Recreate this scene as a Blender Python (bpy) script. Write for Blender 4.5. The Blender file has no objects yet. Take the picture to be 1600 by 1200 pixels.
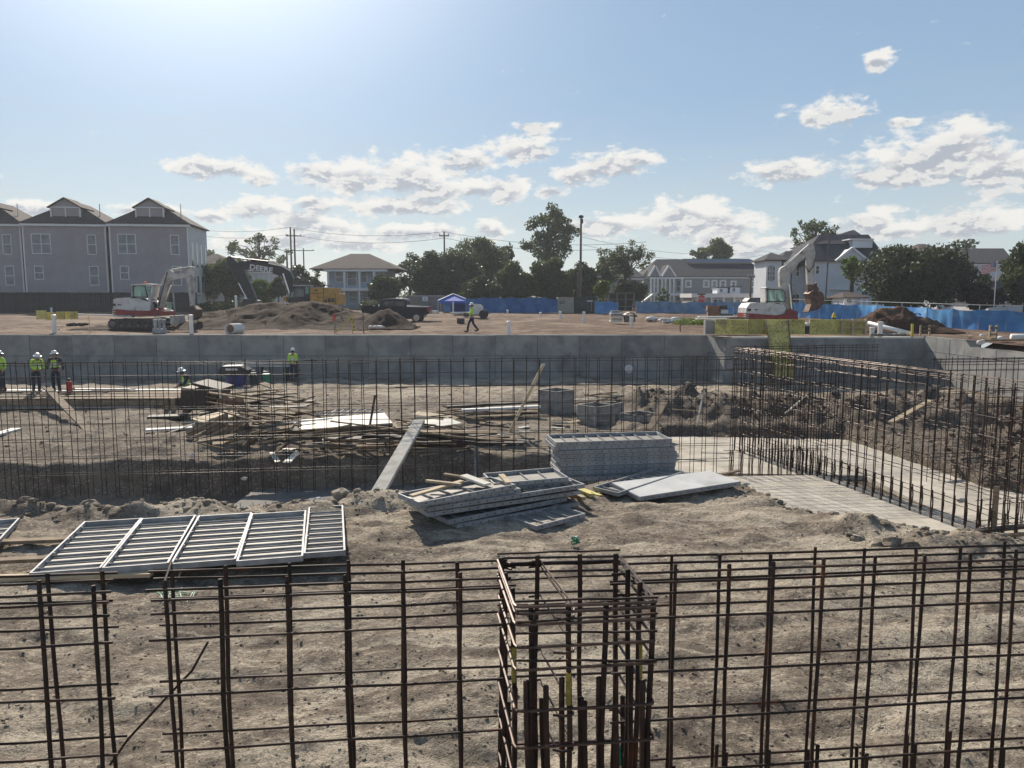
import bpy, bmesh, math, random
import numpy as np
from mathutils import Vector, Matrix, Euler
R = math.radians
PI = math.pi
scene = bpy.context.scene
col = scene.collection

# ------------------------------------------------------------------ camera
CAM_Z = 2.1
PITCH = math.atan(136/1200)
cam_d = bpy.data.cameras.new('camera')
cam = bpy.data.objects.new('camera', cam_d); col.objects.link(cam)
cam.location = (0, 0, CAM_Z)
cam.rotation_euler = (PI/2 - PITCH, 0, 0)
cam_d.sensor_width = 36; cam_d.lens = 27.0
cam_d.clip_start = 0.05; cam_d.clip_end = 5000
scene.camera = cam
cP, sP = math.cos(PITCH), math.sin(PITCH)
# surveyed positions: a sight line from the photographer's eye, met with a depth or a level
def ray(px, py):
    a = (px-800)/1200; b = (600-py)/1200
    return a, cP + b*sP, -sP + b*cP
def P(px, py, Y):
    a, dy, dz = ray(px, py); t = Y/dy
    return Vector((a*t, Y, CAM_Z + dz*t))
def G(px, py, z):
    a, dy, dz = ray(px, py); t = (z-CAM_Z)/dz
    return Vector((a*t, dy*t, z))
def aziel(px, py):
    a, dy, dz = ray(px, py)
    return math.atan2(a, dy), math.atan2(dz, math.hypot(a, dy))

# ------------------------------------------------------------------ sun, sky, exposure
SUN_EL, SUN_AZ = 34.5, -22.0       # degrees; azimuth from +Y, negative = left
sd = bpy.data.lights.new('sun', 'SUN'); sd.energy = 5.0; sd.angle = R(0.53); sd.color = (1.0, 0.90, 0.76)
sun = bpy.data.objects.new('sun', sd); col.objects.link(sun)
sdir = Vector((math.sin(R(SUN_AZ))*math.cos(R(SUN_EL)), math.cos(R(SUN_AZ))*math.cos(R(SUN_EL)), math.sin(R(SUN_EL))))
sun.rotation_euler = sdir.to_track_quat('Z', 'Y').to_euler()
sun.location = (0, 0, 60)
scene.view_settings.view_transform = 'Standard'
scene.view_settings.look = 'None'
scene.view_settings.exposure = 0.2
scene.view_settings.gamma = 1.0
scene.view_settings.use_curve_mapping = False

world = bpy.data.worlds.new("World"); scene.world = world; world.use_nodes = True
nt = world.node_tree; nt.nodes.clear()
class NB:
    """small node-graph writer"""
    def __init__(s, nt): s.nt = nt
    def n(s, t, **kw):
        nd = s.nt.nodes.new(t)
        for k, v in kw.items(): setattr(nd, k, v)
        return nd
    def put(s, sock, v):
        if isinstance(v, bpy.types.NodeSocket): s.nt.links.new(v, sock)
        elif v is not None: sock.default_value = v
    def m(s, op, a, b=None, c=None, clamp=False):
        nd = s.n('ShaderNodeMath', operation=op, use_clamp=clamp)
        for i, v in enumerate((a, b, c)):
            if v is not None: s.put(nd.inputs[i], v)
        return nd.outputs[0]
    def v(s, op, a, b=None, c=None):
        nd = s.n('ShaderNodeVectorMath', operation=op)
        for i, x in enumerate((a, b, c)):
            if x is not None: s.put(nd.inputs[i], x)
        return nd.outputs['Value'] if op in ('LENGTH', 'DOT_PRODUCT') else nd.outputs[0]
    def mix(s, f, a, b, bt='MIX'):
        nd = s.n('ShaderNodeMix', data_type='RGBA', blend_type=bt)
        s.put(nd.inputs[0], f)
        for i, x in ((6, a), (7, b)):
            if not isinstance(x, bpy.types.NodeSocket) and len(x) == 3: x = (*x, 1)
            s.put(nd.inputs[i], x)
        return nd.outputs[2]
    def noise(s, vec, scale, detail=4, rough=.55, dist=0.0, dim='3D'):
        nd = s.n('ShaderNodeTexNoise', noise_dimensions=dim)
        if vec is not None: s.put(nd.inputs['Vector'], vec)
        nd.inputs['Scale'].default_value = scale; nd.inputs['Detail'].default_value = detail
        nd.inputs['Roughness'].default_value = rough; nd.inputs['Distortion'].default_value = dist
        return nd.outputs[0]
    def ss(s, x, lo, hi, a=0.0, b=1.0):
        nd = s.n('ShaderNodeMapRange', interpolation_type='SMOOTHSTEP')
        s.put(nd.inputs[0], x)
        for i, vv in enumerate((lo, hi, a, b)): s.put(nd.inputs[i+1], vv)
        return nd.outputs[0]
w = NB(nt)
sky = w.n('ShaderNodeTexSky', sky_type='NISHITA', sun_disc=False)
sky.sun_elevation = R(SUN_EL); sky.sun_rotation = R(SUN_AZ)
sky.air_density = 1.1; sky.dust_density = 0.5; sky.ozone_density = 2.0
tc = w.n('ShaderNodeTexCoord')
gen = tc.outputs['Generated']
sep = w.n('ShaderNodeSeparateXYZ'); w.put(sep.inputs[0], gen)
az = w.m('ARCTAN2', sep.outputs[0], sep.outputs[1])
el = w.m('ARCSINE', sep.outputs[2])
cmb = w.n('ShaderNodeCombineXYZ'); w.put(cmb.inputs[0], az); w.put(cmb.inputs[1], el)
ae = cmb.outputs[0]
CLOUDS = [(335,262,62,15),(408,277,24,12),(500,268,40,20),(560,280,50,24),(645,272,62,34),(690,292,60,20),(745,294,32,16),(790,294,36,20),
 (728,250,38,19),(812,232,58,20),(838,198,32,9),(905,272,38,16),(955,258,52,20),(1003,248,28,12),(398,324,46,17),(330,338,28,9),
 (492,318,26,13),(630,322,95,13),(1085,340,72,30),(1130,365,58,32),(1170,385,30,16),(955,352,62,16),(1300,175,52,17),(1373,94,20,13),
 (1232,266,58,17),(1495,228,52,34),(1440,252,88,30),(1560,262,66,26),(1390,275,50,16),(1362,345,40,20),(1400,360,45,12),(1545,342,62,22),(1500,350,50,14),
 (770,358,26,16),(650,362,80,13),(500,350,70,18),(440,372,90,16),(560,380,60,14),(55,325,44,10),(1416,189,22,6),(860,300,28,10),(235,330,60,9),(1230,380,60,10)]
fld = None
for (cx, cy, rx, ry) in CLOUDS:
    a0, e0 = aziel(cx, cy)
    sx, sy = 1200/(rx*1.12), 1200/(ry*1.12)
    l = w.v('LENGTH', w.v('MULTIPLY_ADD', ae, (sx, sy, 0), (-a0*sx, -e0*sy, 0)))
    sx2, sy2 = sx*.95, sy*.95
    l2 = w.v('LENGTH', w.v('MULTIPLY_ADD', ae, (sx2, sy2, 0), (-a0*sx2+.10, -(e0-ry*.55/1200)*sy2, 0)))     # the same heap measured from its lower right: its shaded base
    if fld is None: fld = l; base_f = l2
    else: fld = w.m('SMOOTH_MIN', fld, l, 0.35); base_f = w.m('SMOOTH_MIN', base_f, l2, 0.35)
# the same kind of small cumulus goes on over the rest of the sky
strt = w.v('MULTIPLY', ae, (1.0, 1.9, 1.0))
wide = w.noise(w.v('ADD', gen, (3.1, 0, 0)), 5.0, 3, .5)
off = w.ss(w.m('ABSOLUTE', az), 0.62, 0.85)
hi = w.ss(el, .52, .30)
widef = w.m('MULTIPLY', w.m('MULTIPLY', w.ss(wide, .55, .70), off), hi)
fld = w.m('MINIMUM', fld, w.m('SUBTRACT', 1.55, w.m('MULTIPLY', widef, 1.3)))
ns = w.noise(strt, 30.0, 9, .62, .15)
ns2 = w.noise(w.v('ADD', strt, (-.004, .012, 0)), 30.0, 6, .62, .15)
dens = w.m('ADD', w.m('SUBTRACT', 1.0, fld), w.m('MULTIPLY', w.m('SUBTRACT', ns, .45), 2.9))
mask = w.ss(dens, .0, .55)
nlow = w.noise(strt, 17.0, 2.5, .5, .3)
thick = w.ss(w.m('ADD', w.m('SUBTRACT', 1.0, base_f), w.m('MULTIPLY', w.m('SUBTRACT', nlow, .5), 1.9)), .05, .60)
lit = w.ss(w.m('SUBTRACT', ns, ns2), -.05, .07)
# thin veil low down and high haze
veil = w.m('MULTIPLY', w.ss(w.noise(w.v('MULTIPLY', ae, (1, 4.5, 1)), 7.0, 5, .6, .4), .42, .75), w.ss(el, .34, .04))
skyc = sky.outputs[0]
hz = w.mix(w.ss(el, .26, .02), (4.3, 6.3, 8.8), (7.4, 8.6, 9.0))
hazec = w.mix(w.ss(el, .75, .10, 0.15, .78), skyc, hz)
# aureole: thin high haze scattering light around the sun
cosg = w.v('DOT_PRODUCT', w.v('NORMALIZE', gen), tuple(sdir))
aur = w.m('MULTIPLY', w.m('POWER', w.m('MAXIMUM', cosg, 0.0), 26.0), 12.5)
hazec = w.v('ADD', hazec, w.v('MULTIPLY', w.m('MULTIPLY', aur, 1.0), (1.0, .98, .93)))
c_bright = (11.2, 10.9, 10.3); c_grey = (5.6, 5.9, 6.6)
cc = w.mix(w.m('MULTIPLY', thick, w.m('SUBTRACT', 1.0, w.m('MULTIPLY', lit, .75))), c_bright, c_grey)
full = w.mix(w.m('MULTIPLY', veil, .35), hazec, (7.4, 7.5, 7.4))
full = w.mix(w.m('MULTIPLY', mask, .93), full, cc)
bg = w.n('ShaderNodeBackground'); bg.inputs['Strength'].default_value = 0.072
w.put(bg.inputs[0], full)
wo = w.n('ShaderNodeOutputWorld'); nt.links.new(bg.outputs[0], wo.inputs[0])

# ------------------------------------------------------------------ helpers
random.seed(7)
rnd = random.Random(11)
WL = {}                                  # world location of a root (objects are built in world space)
def tag(o, label=None, cat=None, group=None, kind=None):
    if label: o['label'] = label
    if cat: o['category'] = cat
    if group: o['group'] = group
    if kind: o['kind'] = kind
    return o
def thing(name, label, cat, loc=(0, 0, 0), group=None, rz=0.0):
    o = bpy.data.objects.new(name, None); col.objects.link(o)
    o.empty_display_size = .2
    o.location = loc; o.rotation_euler = (0, 0, rz)
    WL[o.name] = Vector(loc)
    return tag(o, label, cat, group)
class MB:
    def __init__(s): s.v = []; s.f = []
    def add(s, vs, fs):
        n = len(s.v); s.v += [tuple(v) for v in vs]; s.f += [tuple(i+n for i in f) for f in fs]; return s
    def box(s, c, d, rot=None):
        hx, hy, hz = d[0]/2, d[1]/2, d[2]/2
        vs = [Vector((x, y, z)) for x in (-hx, hx) for y in (-hy, hy) for z in (-hz, hz)]
        if rot is not None:
            M = rot if isinstance(rot, Matrix) else Euler(rot).to_matrix()
            vs = [M @ v for v in vs]
        c = Vector(c)
        return s.add([v + c for v in vs], [(0,1,3,2),(4,6,7,5),(0,4,5,1),(2,3,7,6),(0,2,6,4),(1,5,7,3)])
    def span(s, a, b):
        a, b = Vector(a), Vector(b); return s.box((a+b)/2, [abs(q) for q in (b-a)])
    def beam(s, p0, p1, wd, th, up=(0, 0, 1)):
        p0, p1 = Vector(p0), Vector(p1); d = (p1-p0); L = d.length; d.normalize()
        u = Vector(up); sd_ = d.cross(u)
        if sd_.length < 1e-4: sd_ = Vector((1, 0, 0))
        sd_.normalize(); u = sd_.cross(d)
        M = Matrix((d, sd_, u)).transposed()
        return s.box((p0+p1)/2, (L, wd, th), M)
    def tube(s, pts, r, n=8, cap=True):
        pts = [Vector(p) for p in pts]; rs = r if isinstance(r, (list, tuple)) else [r]*len(pts)
        rings = []
        for i, p in enumerate(pts):
            d = (pts[min(i+1, len(pts)-1)] - pts[max(i-1, 0)]).normalized()
            a = d.orthogonal().normalized() if i == 0 else (a - d*a.dot(d)).normalized()
            b = d.cross(a)
            rings.append([p + (a*math.cos(2*PI*k/n) + b*math.sin(2*PI*k/n))*rs[i] for k in range(n)])
        vs = [v for rg in rings for v in rg]; fs = []
        for i in range(len(pts)-1):
            for k in range(n): fs.append((i*n+k, i*n+(k+1) % n, (i+1)*n+(k+1) % n, (i+1)*n+k))
        if cap: fs += [tuple(reversed(range(n))), tuple(range((len(pts)-1)*n, len(pts)*n))]
        return s.add(vs, fs)
    def prism(s, pts, y0, y1):
        """outline in x,z extruded along y"""
        n = len(pts); A = sum(pts[i][0]*pts[(i+1) % n][1]-pts[(i+1) % n][0]*pts[i][1] for i in range(n))
        if A < 0: pts = list(reversed(pts))
        vs = [(p[0], y0, p[1]) for p in pts] + [(p[0], y1, p[1]) for p in pts]
        fs = [tuple(range(n)), tuple(reversed(range(n, 2*n)))] + [(i, i+n, (i+1) % n+n, (i+1) % n) for i in range(n)]
        return s.add(vs, fs)
    def pxprism(s, pts, Y, y0, y1):
        q = [P(a, b, Y) for a, b in pts]
        return s.prism([(p.x, p.z) for p in q], Y+y0, Y+y1)
    def lathe(s, c, prof, n=14, axis='Z'):
        vs = []; fs = []; c = Vector(c)
        for (r, h) in prof:
            for k in range(n):
                a = 2*PI*k/n; q = (r*math.cos(a), r*math.sin(a), h)
                if axis == 'Y': q = (q[0], q[2], q[1])
                if axis == 'X': q = (q[2], q[0], q[1])
                vs.append(c + Vector(q))
        for i in range(len(prof)-1):
            for k in range(n): fs.append((i*n+k, i*n+(k+1) % n, (i+1)*n+(k+1) % n, (i+1)*n+k))
        fs += [tuple(reversed(range(n))), tuple(range((len(prof)-1)*n, len(prof)*n))]
        return s.add(vs, fs)
    def rock(s, c, r, sq=(1, 1, .7), rn=rnd, sub=0):
        t = (1+5**.5)/2
        vs = [(-1,t,0),(1,t,0),(-1,-t,0),(1,-t,0),(0,-1,t),(0,1,t),(0,-1,-t),(0,1,-t),(t,0,-1),(t,0,1),(-t,0,-1),(-t,0,1)]
        fs = [(0,11,5),(0,5,1),(0,1,7),(0,7,10),(0,10,11),(1,5,9),(5,11,4),(11,10,2),(10,7,6),(7,1,8),(3,9,4),(3,4,2),(3,2,6),(3,6,8),(3,8,9),(4,9,5),(2,4,11),(6,2,10),(8,6,7),(9,8,1)]
        vs = [Vector(v).normalized() for v in vs]
        for _ in range(sub):
            mid = {}; nf = []
            def mp(a, b):
                k = (min(a, b), max(a, b))
                if k not in mid: mid[k] = len(vs); vs.append(((vs[a]+vs[b])/2).normalized())
                return mid[k]
            for a, b, d in fs:
                x, y, z = mp(a, b), mp(b, d), mp(d, a); nf += [(a, x, z), (b, y, x), (d, z, y), (x, y, z)]
            fs = nf
        M = Euler((rn.uniform(0, 6), rn.uniform(0, 6), rn.uniform(0, 6))).to_matrix()
        out = []
        for v in vs:
            q = M @ v; k = r*rn.uniform(.72, 1.15)
            out.append(Vector(c) + Vector((q.x*sq[0]*k, q.y*sq[1]*k, q.z*sq[2]*k)))
        return s.add(out, fs)
    def mesh(s, name, origin=(0, 0, 0), smooth=False):
        me = bpy.data.meshes.new(name); o = Vector(origin)
        me.from_pydata([(v[0]-o.x, v[1]-o.y, v[2]-o.z) for v in s.v], [], s.f); me.update()
        if smooth: me.shade_smooth()
        return me
def obj(name, mb, mat, parent=None, label=None, cat=None, group=None, kind=None, origin=None, smooth=False):
    """one mesh object; vertices given in world space (or the parent's local space if the parent stands at 0)"""
    root = parent
    if parent is not None:
        org = WL.get(parent.name, Vector((0, 0, 0)))
    elif origin is not None: org = Vector(origin)
    else:
        xs = [v[0] for v in mb.v]; ys = [v[1] for v in mb.v]; zs = [v[2] for v in mb.v]
        org = Vector(((min(xs)+max(xs))/2, (min(ys)+max(ys))/2, min(zs)))
    me = mb.mesh(name, org, smooth)
    for m_ in (mat if isinstance(mat, (list, tuple)) else [mat]): me.materials.append(m_)
    o = bpy.data.objects.new(name, me); col.objects.link(o)
    if parent is not None: o.parent = parent; WL[o.name] = org
    else: o.location = org; WL[o.name] = org
    return tag(o, label, cat, group, kind)
def inst(name, me, parent, M):
    o = bpy.data.objects.new(name, me); col.objects.link(o)
    o.parent = parent
    if parent is not None: M = Matrix.Translation(-WL.get(parent.name, Vector((0, 0, 0)))) @ M
    o.matrix_local = M
    return o
def children(o): return list(o.children)
def copy_tree(o, parent=None):
    c = o.copy(); col.objects.link(c); c.parent = parent
    for ch in list(o.children): copy_tree(ch, c)
    return c

# ---- noise for terrain
def _h(ix, iy, sd_):
    v = np.sin(ix*127.1 + iy*311.7 + sd_*74.7)*43758.5453
    return v - np.floor(v)
def vnoise(x, y, sd_=0):
    ix, iy = np.floor(x), np.floor(y); fx, fy = x-ix, y-iy
    fx = fx*fx*(3-2*fx); fy = fy*fy*(3-2*fy)
    a = _h(ix, iy, sd_); b = _h(ix+1, iy, sd_); c_ = _h(ix, iy+1, sd_); d = _h(ix+1, iy+1, sd_)
    return (a*(1-fx)+b*fx)*(1-fy) + (c_*(1-fx)+d*fx)*fy - .5
def fbm(x, y, oc=4, sd_=0, gain=.5):
    s_ = 0; a = 1
    for i in range(oc):
        s_ = s_ + a*vnoise(x*(2.03**i)+i*7.3, y*(2.03**i)-i*3.1, sd_+i); a *= gain
    return s_
def sstep(t): t = np.clip(t, 0, 1); return t*t*(3-2*t)

# ------------------------------------------------------------------ materials
def mat(name, c1, c2=None, scale=3.0, rough=.8, bump=0.0, bscale=None, metal=0.0, spec=.5, detail=5, lo=.35, hi=.65,
        rand=0.0, c3=None, s3=.6, t3=(.55, .7), coord='Object', stretch=None, bdist=.02):
    m_ = bpy.data.materials.new(name); m_.use_nodes = True
    t_ = m_.node_tree; b = NB(t_); pr = t_.nodes['Principled BSDF']
    tcn = b.n('ShaderNodeTexCoord')
    if coord == 'World':
        g = b.n('ShaderNodeNewGeometry'); vec = g.outputs['Position']
    else: vec = tcn.outputs[coord]
    if stretch: vec = b.v('MULTIPLY', vec, stretch)
    base = (*c1, 1)
    if c2 is not None:
        f = b.ss(b.noise(vec, scale, detail, .6), lo, hi)
        base = b.mix(f, c1, c2)
    if c3 is not None:
        f3 = b.ss(b.noise(b.v('ADD', vec, (5.2, 1.3, 2.7)), s3, 4, .6, .3), t3[0], t3[1])
        base = b.mix(f3, base, c3)
    if rand:
        oi = b.n('ShaderNodeObjectInfo')
        k = b.m('MULTIPLY_ADD', oi.outputs['Random'], 2*rand, 1-rand)
        cn = b.n('ShaderNodeCombineColor')
        for i in range(3): b.put(cn.inputs[i], k)
        base = b.mix(1.0, base, cn.outputs[0], 'MULTIPLY')
    b.put(pr.inputs['Base Color'], base)
    pr.inputs['Roughness'].default_value = rough; pr.inputs['Metallic'].default_value = metal
    pr.inputs['Specular IOR Level'].default_value = spec
    if bump:
        bn = b.n('ShaderNodeBump'); bn.inputs['Strength'].default_value = bump; bn.inputs['Distance'].default_value = bdist
        b.put(bn.inputs['Height'], b.noise(vec, bscale or scale*4, 6, .65))
        t_.links.new(bn.outputs[0], pr.inputs['Normal'])
    return m_
M = {}
M['concrete'] = mat('concrete', (.235,.235,.235), (.33,.325,.31), 1.1, .85, .3, 9, rand=.10, coord='World', c3=(.175,.175,.18), s3=.8, t3=(.52,.74), spec=.3)
M['concrete_dark'] = mat('joint', (.045,.045,.05), (.08,.08,.08), 3, .9)
M['slab'] = mat('slab_concrete', (.43,.39,.33), (.58,.53,.45), 1.6, .9, .3, 12, c3=(.33,.29,.24), s3=.8, t3=(.55,.75), spec=.3)
M['slab_shaded'] = mat('shaded_slab', (.16,.15,.14), (.24,.225,.205), 1.3, .9, .3, 10, c3=(.25,.22,.19), s3=.7, t3=(.5,.7), spec=.3)  # darker slab copy: the trench shade is put into its colour
M['rebar'] = mat('rusty_rebar', (.024,.016,.014), (.052,.029,.021), 9, .65, .0, metal=.2, spec=.4, rand=.4, coord='World', c3=(.10,.042,.022), s3=5, t3=(.57,.70))
M['rebar_tie'] = mat('tie_steel', (.045,.03,.025), (.095,.062,.048), 14, .42, .0, metal=.5, rand=.2, coord='World', c3=(.12,.06,.035), s3=6, t3=(.56,.7))
M['rebar_grey'] = mat('grey_rebar', (.05,.046,.044), (.10,.086,.075), 14, .36, .0, metal=.7, rand=.3)
M['alu'] = mat('aluminium_form', (.27,.28,.295), (.40,.41,.42), 3, .62, .15, 30, metal=.15, rand=.15, c3=(.20,.185,.165), s3=2.2, t3=(.5,.72), spec=.5)
M['alu_face'] = mat('form_face', (.235,.22,.195), (.34,.32,.29), 2.5, .6, .08, 20, metal=.05, c3=(.18,.165,.14), s3=1.8, t3=(.5,.75), rand=.08)
M['hole'] = mat('hole_dark', (.015,.015,.018), rough=.9)
M['wood'] = mat('weathered_wood', (.17,.125,.085), (.28,.215,.15), 5, .85, .3, 20, rand=.42, spec=.25)
M['wood_new'] = mat('new_lumber', (.40,.31,.20), (.52,.42,.29), 4, .75, .2, 20, rand=.2, spec=.3)
M['wood_dark'] = mat('dark_plywood', (.045,.035,.030), (.085,.065,.05), 4, .7, .2, 16, rand=.3)
M['ply_pale'] = mat('pale_plywood', (.62,.58,.47), (.72,.68,.57), 2, .33, .08, 12, rand=.1, c3=(.5,.45,.35), s3=1.5, t3=(.6,.75))
M['ply_box'] = mat('form_plywood_grey', (.24,.235,.225), (.33,.32,.30), 3, .8, .2, 14, rand=.12, c3=(.15,.14,.13), s3=1.6, t3=(.5,.7))
M['white_paint'] = mat('white_paint', (.72,.72,.70), (.80,.80,.78), 2, .5, rand=.05)
M['pvc'] = mat('white_pvc', (.78,.78,.76), (.85,.85,.83), 3, .35)
M['fence_dark'] = mat('dark_fence_boards', (.040,.034,.032), (.062,.052,.048), 1.5, .9, rand=.15)
M['siding'] = mat('grey_siding', (.34,.305,.315), (.38,.345,.355), .7, .8)
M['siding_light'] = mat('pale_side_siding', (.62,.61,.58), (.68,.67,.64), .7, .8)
M['siding_white'] = mat('pale_blue_siding', (.60,.63,.68), (.66,.69,.73), .7, .8)
M['siding_grey2'] = mat('grey_brown_siding', (.30,.30,.31), (.34,.34,.345), .8, .8)
M['siding_blue'] = mat('blue_grey_siding', (.34,.42,.50), (.42,.50,.58), 1.2, .8)
M['side_shaded'] = mat('shaded_side_siding', (.13,.105,.085), (.18,.15,.12), .8, .85)  # shade in the gaps between the townhouses, painted as dark siding
M['trim'] = mat('white_trim', (.74,.73,.72), (.80,.79,.78), 2, .6)
M['roof_brown'] = mat('brown_shingle', (.055,.040,.038), (.09,.066,.060), 3, .95, .3, 8)
M['roof_dark'] = mat('charcoal_shingle', (.024,.027,.034), (.042,.046,.056), 3, .95, .3, 8)
M['roof_grey'] = mat('grey_shingle', (.036,.036,.046), (.062,.062,.074), 3, .95, .3, 8)
M['panel_white'] = mat('white_form_face', (.52,.52,.50), (.62,.62,.60), 2, .6, .06, 14, c3=(.42,.41,.39), s3=1.2, t3=(.55,.75))
M['solar'] = mat('solar_panel', (.02,.03,.06), (.035,.045,.08), 1, .15)
M['glass'] = mat('dark_glass', (.05,.06,.07), (.12,.14,.16), .9, .08, spec=.8)
M['glass_pale'] = mat('curtained_glass', (.13,.135,.15), (.24,.25,.27), .8, .2, spec=.6)
M['tarp_shaded'] = mat('shaded_blue_tarp', (.02,.10,.30), (.035,.15,.38), 1.2, .6, .3, 3, c3=(.06,.2,.42), s3=.7, t3=(.5,.7), bdist=.08)  # darker tarp copy with the centre fence's shade in its blue
M['tarp_faded'] = mat('faded_blue_tarp', (.13,.24,.40), (.20,.33,.50), 1.6, .6, .3, 3, c3=(.08,.17,.33), s3=.9, t3=(.5,.7), bdist=.08)
M['bark'] = mat('bark', (.07,.055,.042), (.12,.10,.08), 5, .95, .4, 14)
M['pole'] = mat('pole_wood', (.11,.08,.065), (.17,.13,.10), 3, .95, .3, 20)
M['steel_dark'] = mat('dark_steel', (.05,.05,.055), (.08,.08,.085), 4, .5, metal=.4)
M['rubber'] = mat('rubber', (.02,.02,.02), (.05,.045,.04), 6, .85)
M['track'] = mat('muddy_track', (.05,.045,.04), (.13,.10,.08), 7, .85, .3, 30)
M['ex_white'] = mat('machine_white', (.55,.54,.52), (.70,.69,.67), 2.5, .35, rand=0, c3=(.40,.36,.31), s3=2.0, t3=(.5,.75), spec=.5)
M['ex_boom'] = mat('machine_boom_worn', (.42,.39,.35), (.62,.59,.54), 2.5, .45, c3=(.25,.20,.16), s3=1.6, t3=(.5,.7))
M['ex_red'] = mat('machine_red', (.22,.025,.03), (.33,.04,.04), 3, .4, c3=(.14,.06,.05), s3=2, t3=(.55,.8))
M['ex_black'] = mat('machine_black', (.022,.022,.026), (.045,.042,.045), 3, .45)
M['ex_orange'] = mat('machine_yellow', (.48,.24,.05), (.60,.33,.08), 2, .45, c3=(.30,.18,.08), s3=1.5, t3=(.55,.75))
M['chrome'] = mat('cylinder_rod', (.62,.62,.62), (.72,.72,.72), 4, .2, metal=.9)
M['bucket'] = mat('worn_bucket', (.09,.05,.04), (.20,.12,.09), 4, .6, .3, 14, metal=.3)
M['cabglass'] = mat('cab_glass', (.30,.50,.45), (.50,.66,.60), 1.5, .1, spec=.8)
M['truck'] = mat('black_truck_paint', (.012,.013,.022), (.02,.022,.034), 1, .3, spec=.35)
M['red'] = mat('red_paint', (.45,.03,.03), (.55,.05,.04), 4, .45)
M['blue_tarp'] = mat('blue_tarp', (.045,.20,.50), (.08,.30,.62), 1.2, .42, .3, 3, c3=(.12,.36,.62), s3=.7, t3=(.5,.7), bdist=.08)
M['blue_tent'] = mat('blue_canopy_cloth', (.02,.09,.48), (.03,.12,.55), 2, .6)
M['blue_dark'] = mat('dark_blue_plastic', (.02,.03,.16), (.03,.05,.22), 2, .4)
M['green_box'] = mat('dark_green_steel', (.035,.05,.045), (.06,.075,.065), 2, .7, c3=(.10,.08,.06), s3=1.2, t3=(.6,.8))
M['beige_box'] = mat('beige_steel', (.33,.32,.27), (.40,.39,.33), 2, .7, c3=(.20,.18,.14), s3=1.2, t3=(.55,.8))
M['gray_box'] = mat('taupe_panel', (.16,.15,.14), (.20,.19,.18), 2, .8)
M['hi_vis'] = mat('hi_vis_yellow_green', (.42,.72,.06), (.52,.82,.10), 9, .7)
M['hi_orange'] = mat('hi_vis_orange', (.75,.20,.03), (.80,.26,.05), 9, .7)
M['silver'] = mat('reflective_tape', (.62,.62,.62), (.7,.7,.7), 9, .35)
M['navy'] = mat('navy_cloth', (.022,.028,.055), (.04,.048,.08), 9, .9)
M['shirt_dark'] = mat('dark_shirt', (.03,.032,.04), (.05,.052,.06), 9, .9)
M['skin'] = mat('skin', (.30,.17,.11), (.36,.21,.14), 9, .6)
M['helmet'] = mat('hard_hat_white', (.78,.78,.76), (.84,.84,.82), 6, .35)
M['hair'] = mat('dark_hair', (.02,.015,.012), (.03,.025,.02), 9, .8)
M['boot'] = mat('work_boot', (.06,.045,.03), (.11,.085,.06), 9, .85)
M['green_plastic'] = mat('green_plastic', (.02,.22,.13), (.04,.30,.18), 5, .5)
M['brick_brown'] = mat('brown_carton', (.22,.11,.06), (.30,.16,.09), 3, .8)
M['yellow'] = mat('yellow_paint', (.60,.46,.05), (.68,.55,.10), 4, .6)
M['text'] = mat('lettering_white', (.7,.7,.7), rough=.6)
M['orange_glow'] = mat('beacon_orange', (.75,.14,.02), rough=.3)
M['cloth_white'] = mat('white_sheeting', (.66,.65,.62), (.75,.74,.71), 4, .7, .3, 10)
M['rail_metal'] = mat('galvanised', (.32,.33,.34), (.42,.43,.44), 4, .45, metal=.5)
M['paint_mark'] = mat('faded_yellow_mark', (.22,.17,.03), (.34,.27,.06), 30, .7)
# cab glass one can look through
_m = M['cabglass']; _t = _m.node_tree; _tr = _t.nodes.new('ShaderNodeBsdfTransparent'); _tr.inputs[0].default_value = (.75, .95, .88, 1); _mx = _t.nodes.new('ShaderNodeMixShader'); _mx.inputs[0].default_value = .62
_t.links.new(_t.nodes['Principled BSDF'].outputs[0], _mx.inputs[1]); _t.links.new(_tr.outputs[0], _mx.inputs[2]); _t.links.new(_mx.outputs[0], _t.nodes['Material Output'].inputs[0])
# yellow form panels with black stencilled strokes
def yellow_panel():
    m_ = mat('yellow_form_panel', (.48,.42,.13), (.66,.58,.19), 1.3, .7, c3=(.30,.26,.12), s3=1.1, t3=(.5,.7), rand=.25)
    t_ = m_.node_tree; b = NB(t_); pr = t_.nodes['Principled BSDF']
    src = pr.inputs['Base Color'].links[0].from_socket
    tcn = b.n('ShaderNodeTexCoord')
    n1 = b.noise(b.v('MULTIPLY', tcn.outputs['Object'], (9, 9, 26)), 1.0, 2, .5)
    n2 = b.noise(b.v('MULTIPLY', tcn.outputs['Object'], (1.2, 1.2, 3.2)), 1.0, 1, .5)
    f = b.m('MULTIPLY', b.ss(n1, .57, .62), b.ss(n2, .40, .50))
    b.put(pr.inputs['Base Color'], b.mix(b.m('MULTIPLY', f, .85), src, (.03,.03,.03)))
    return m_
M['yellow_panel'] = yellow_panel()
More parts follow.
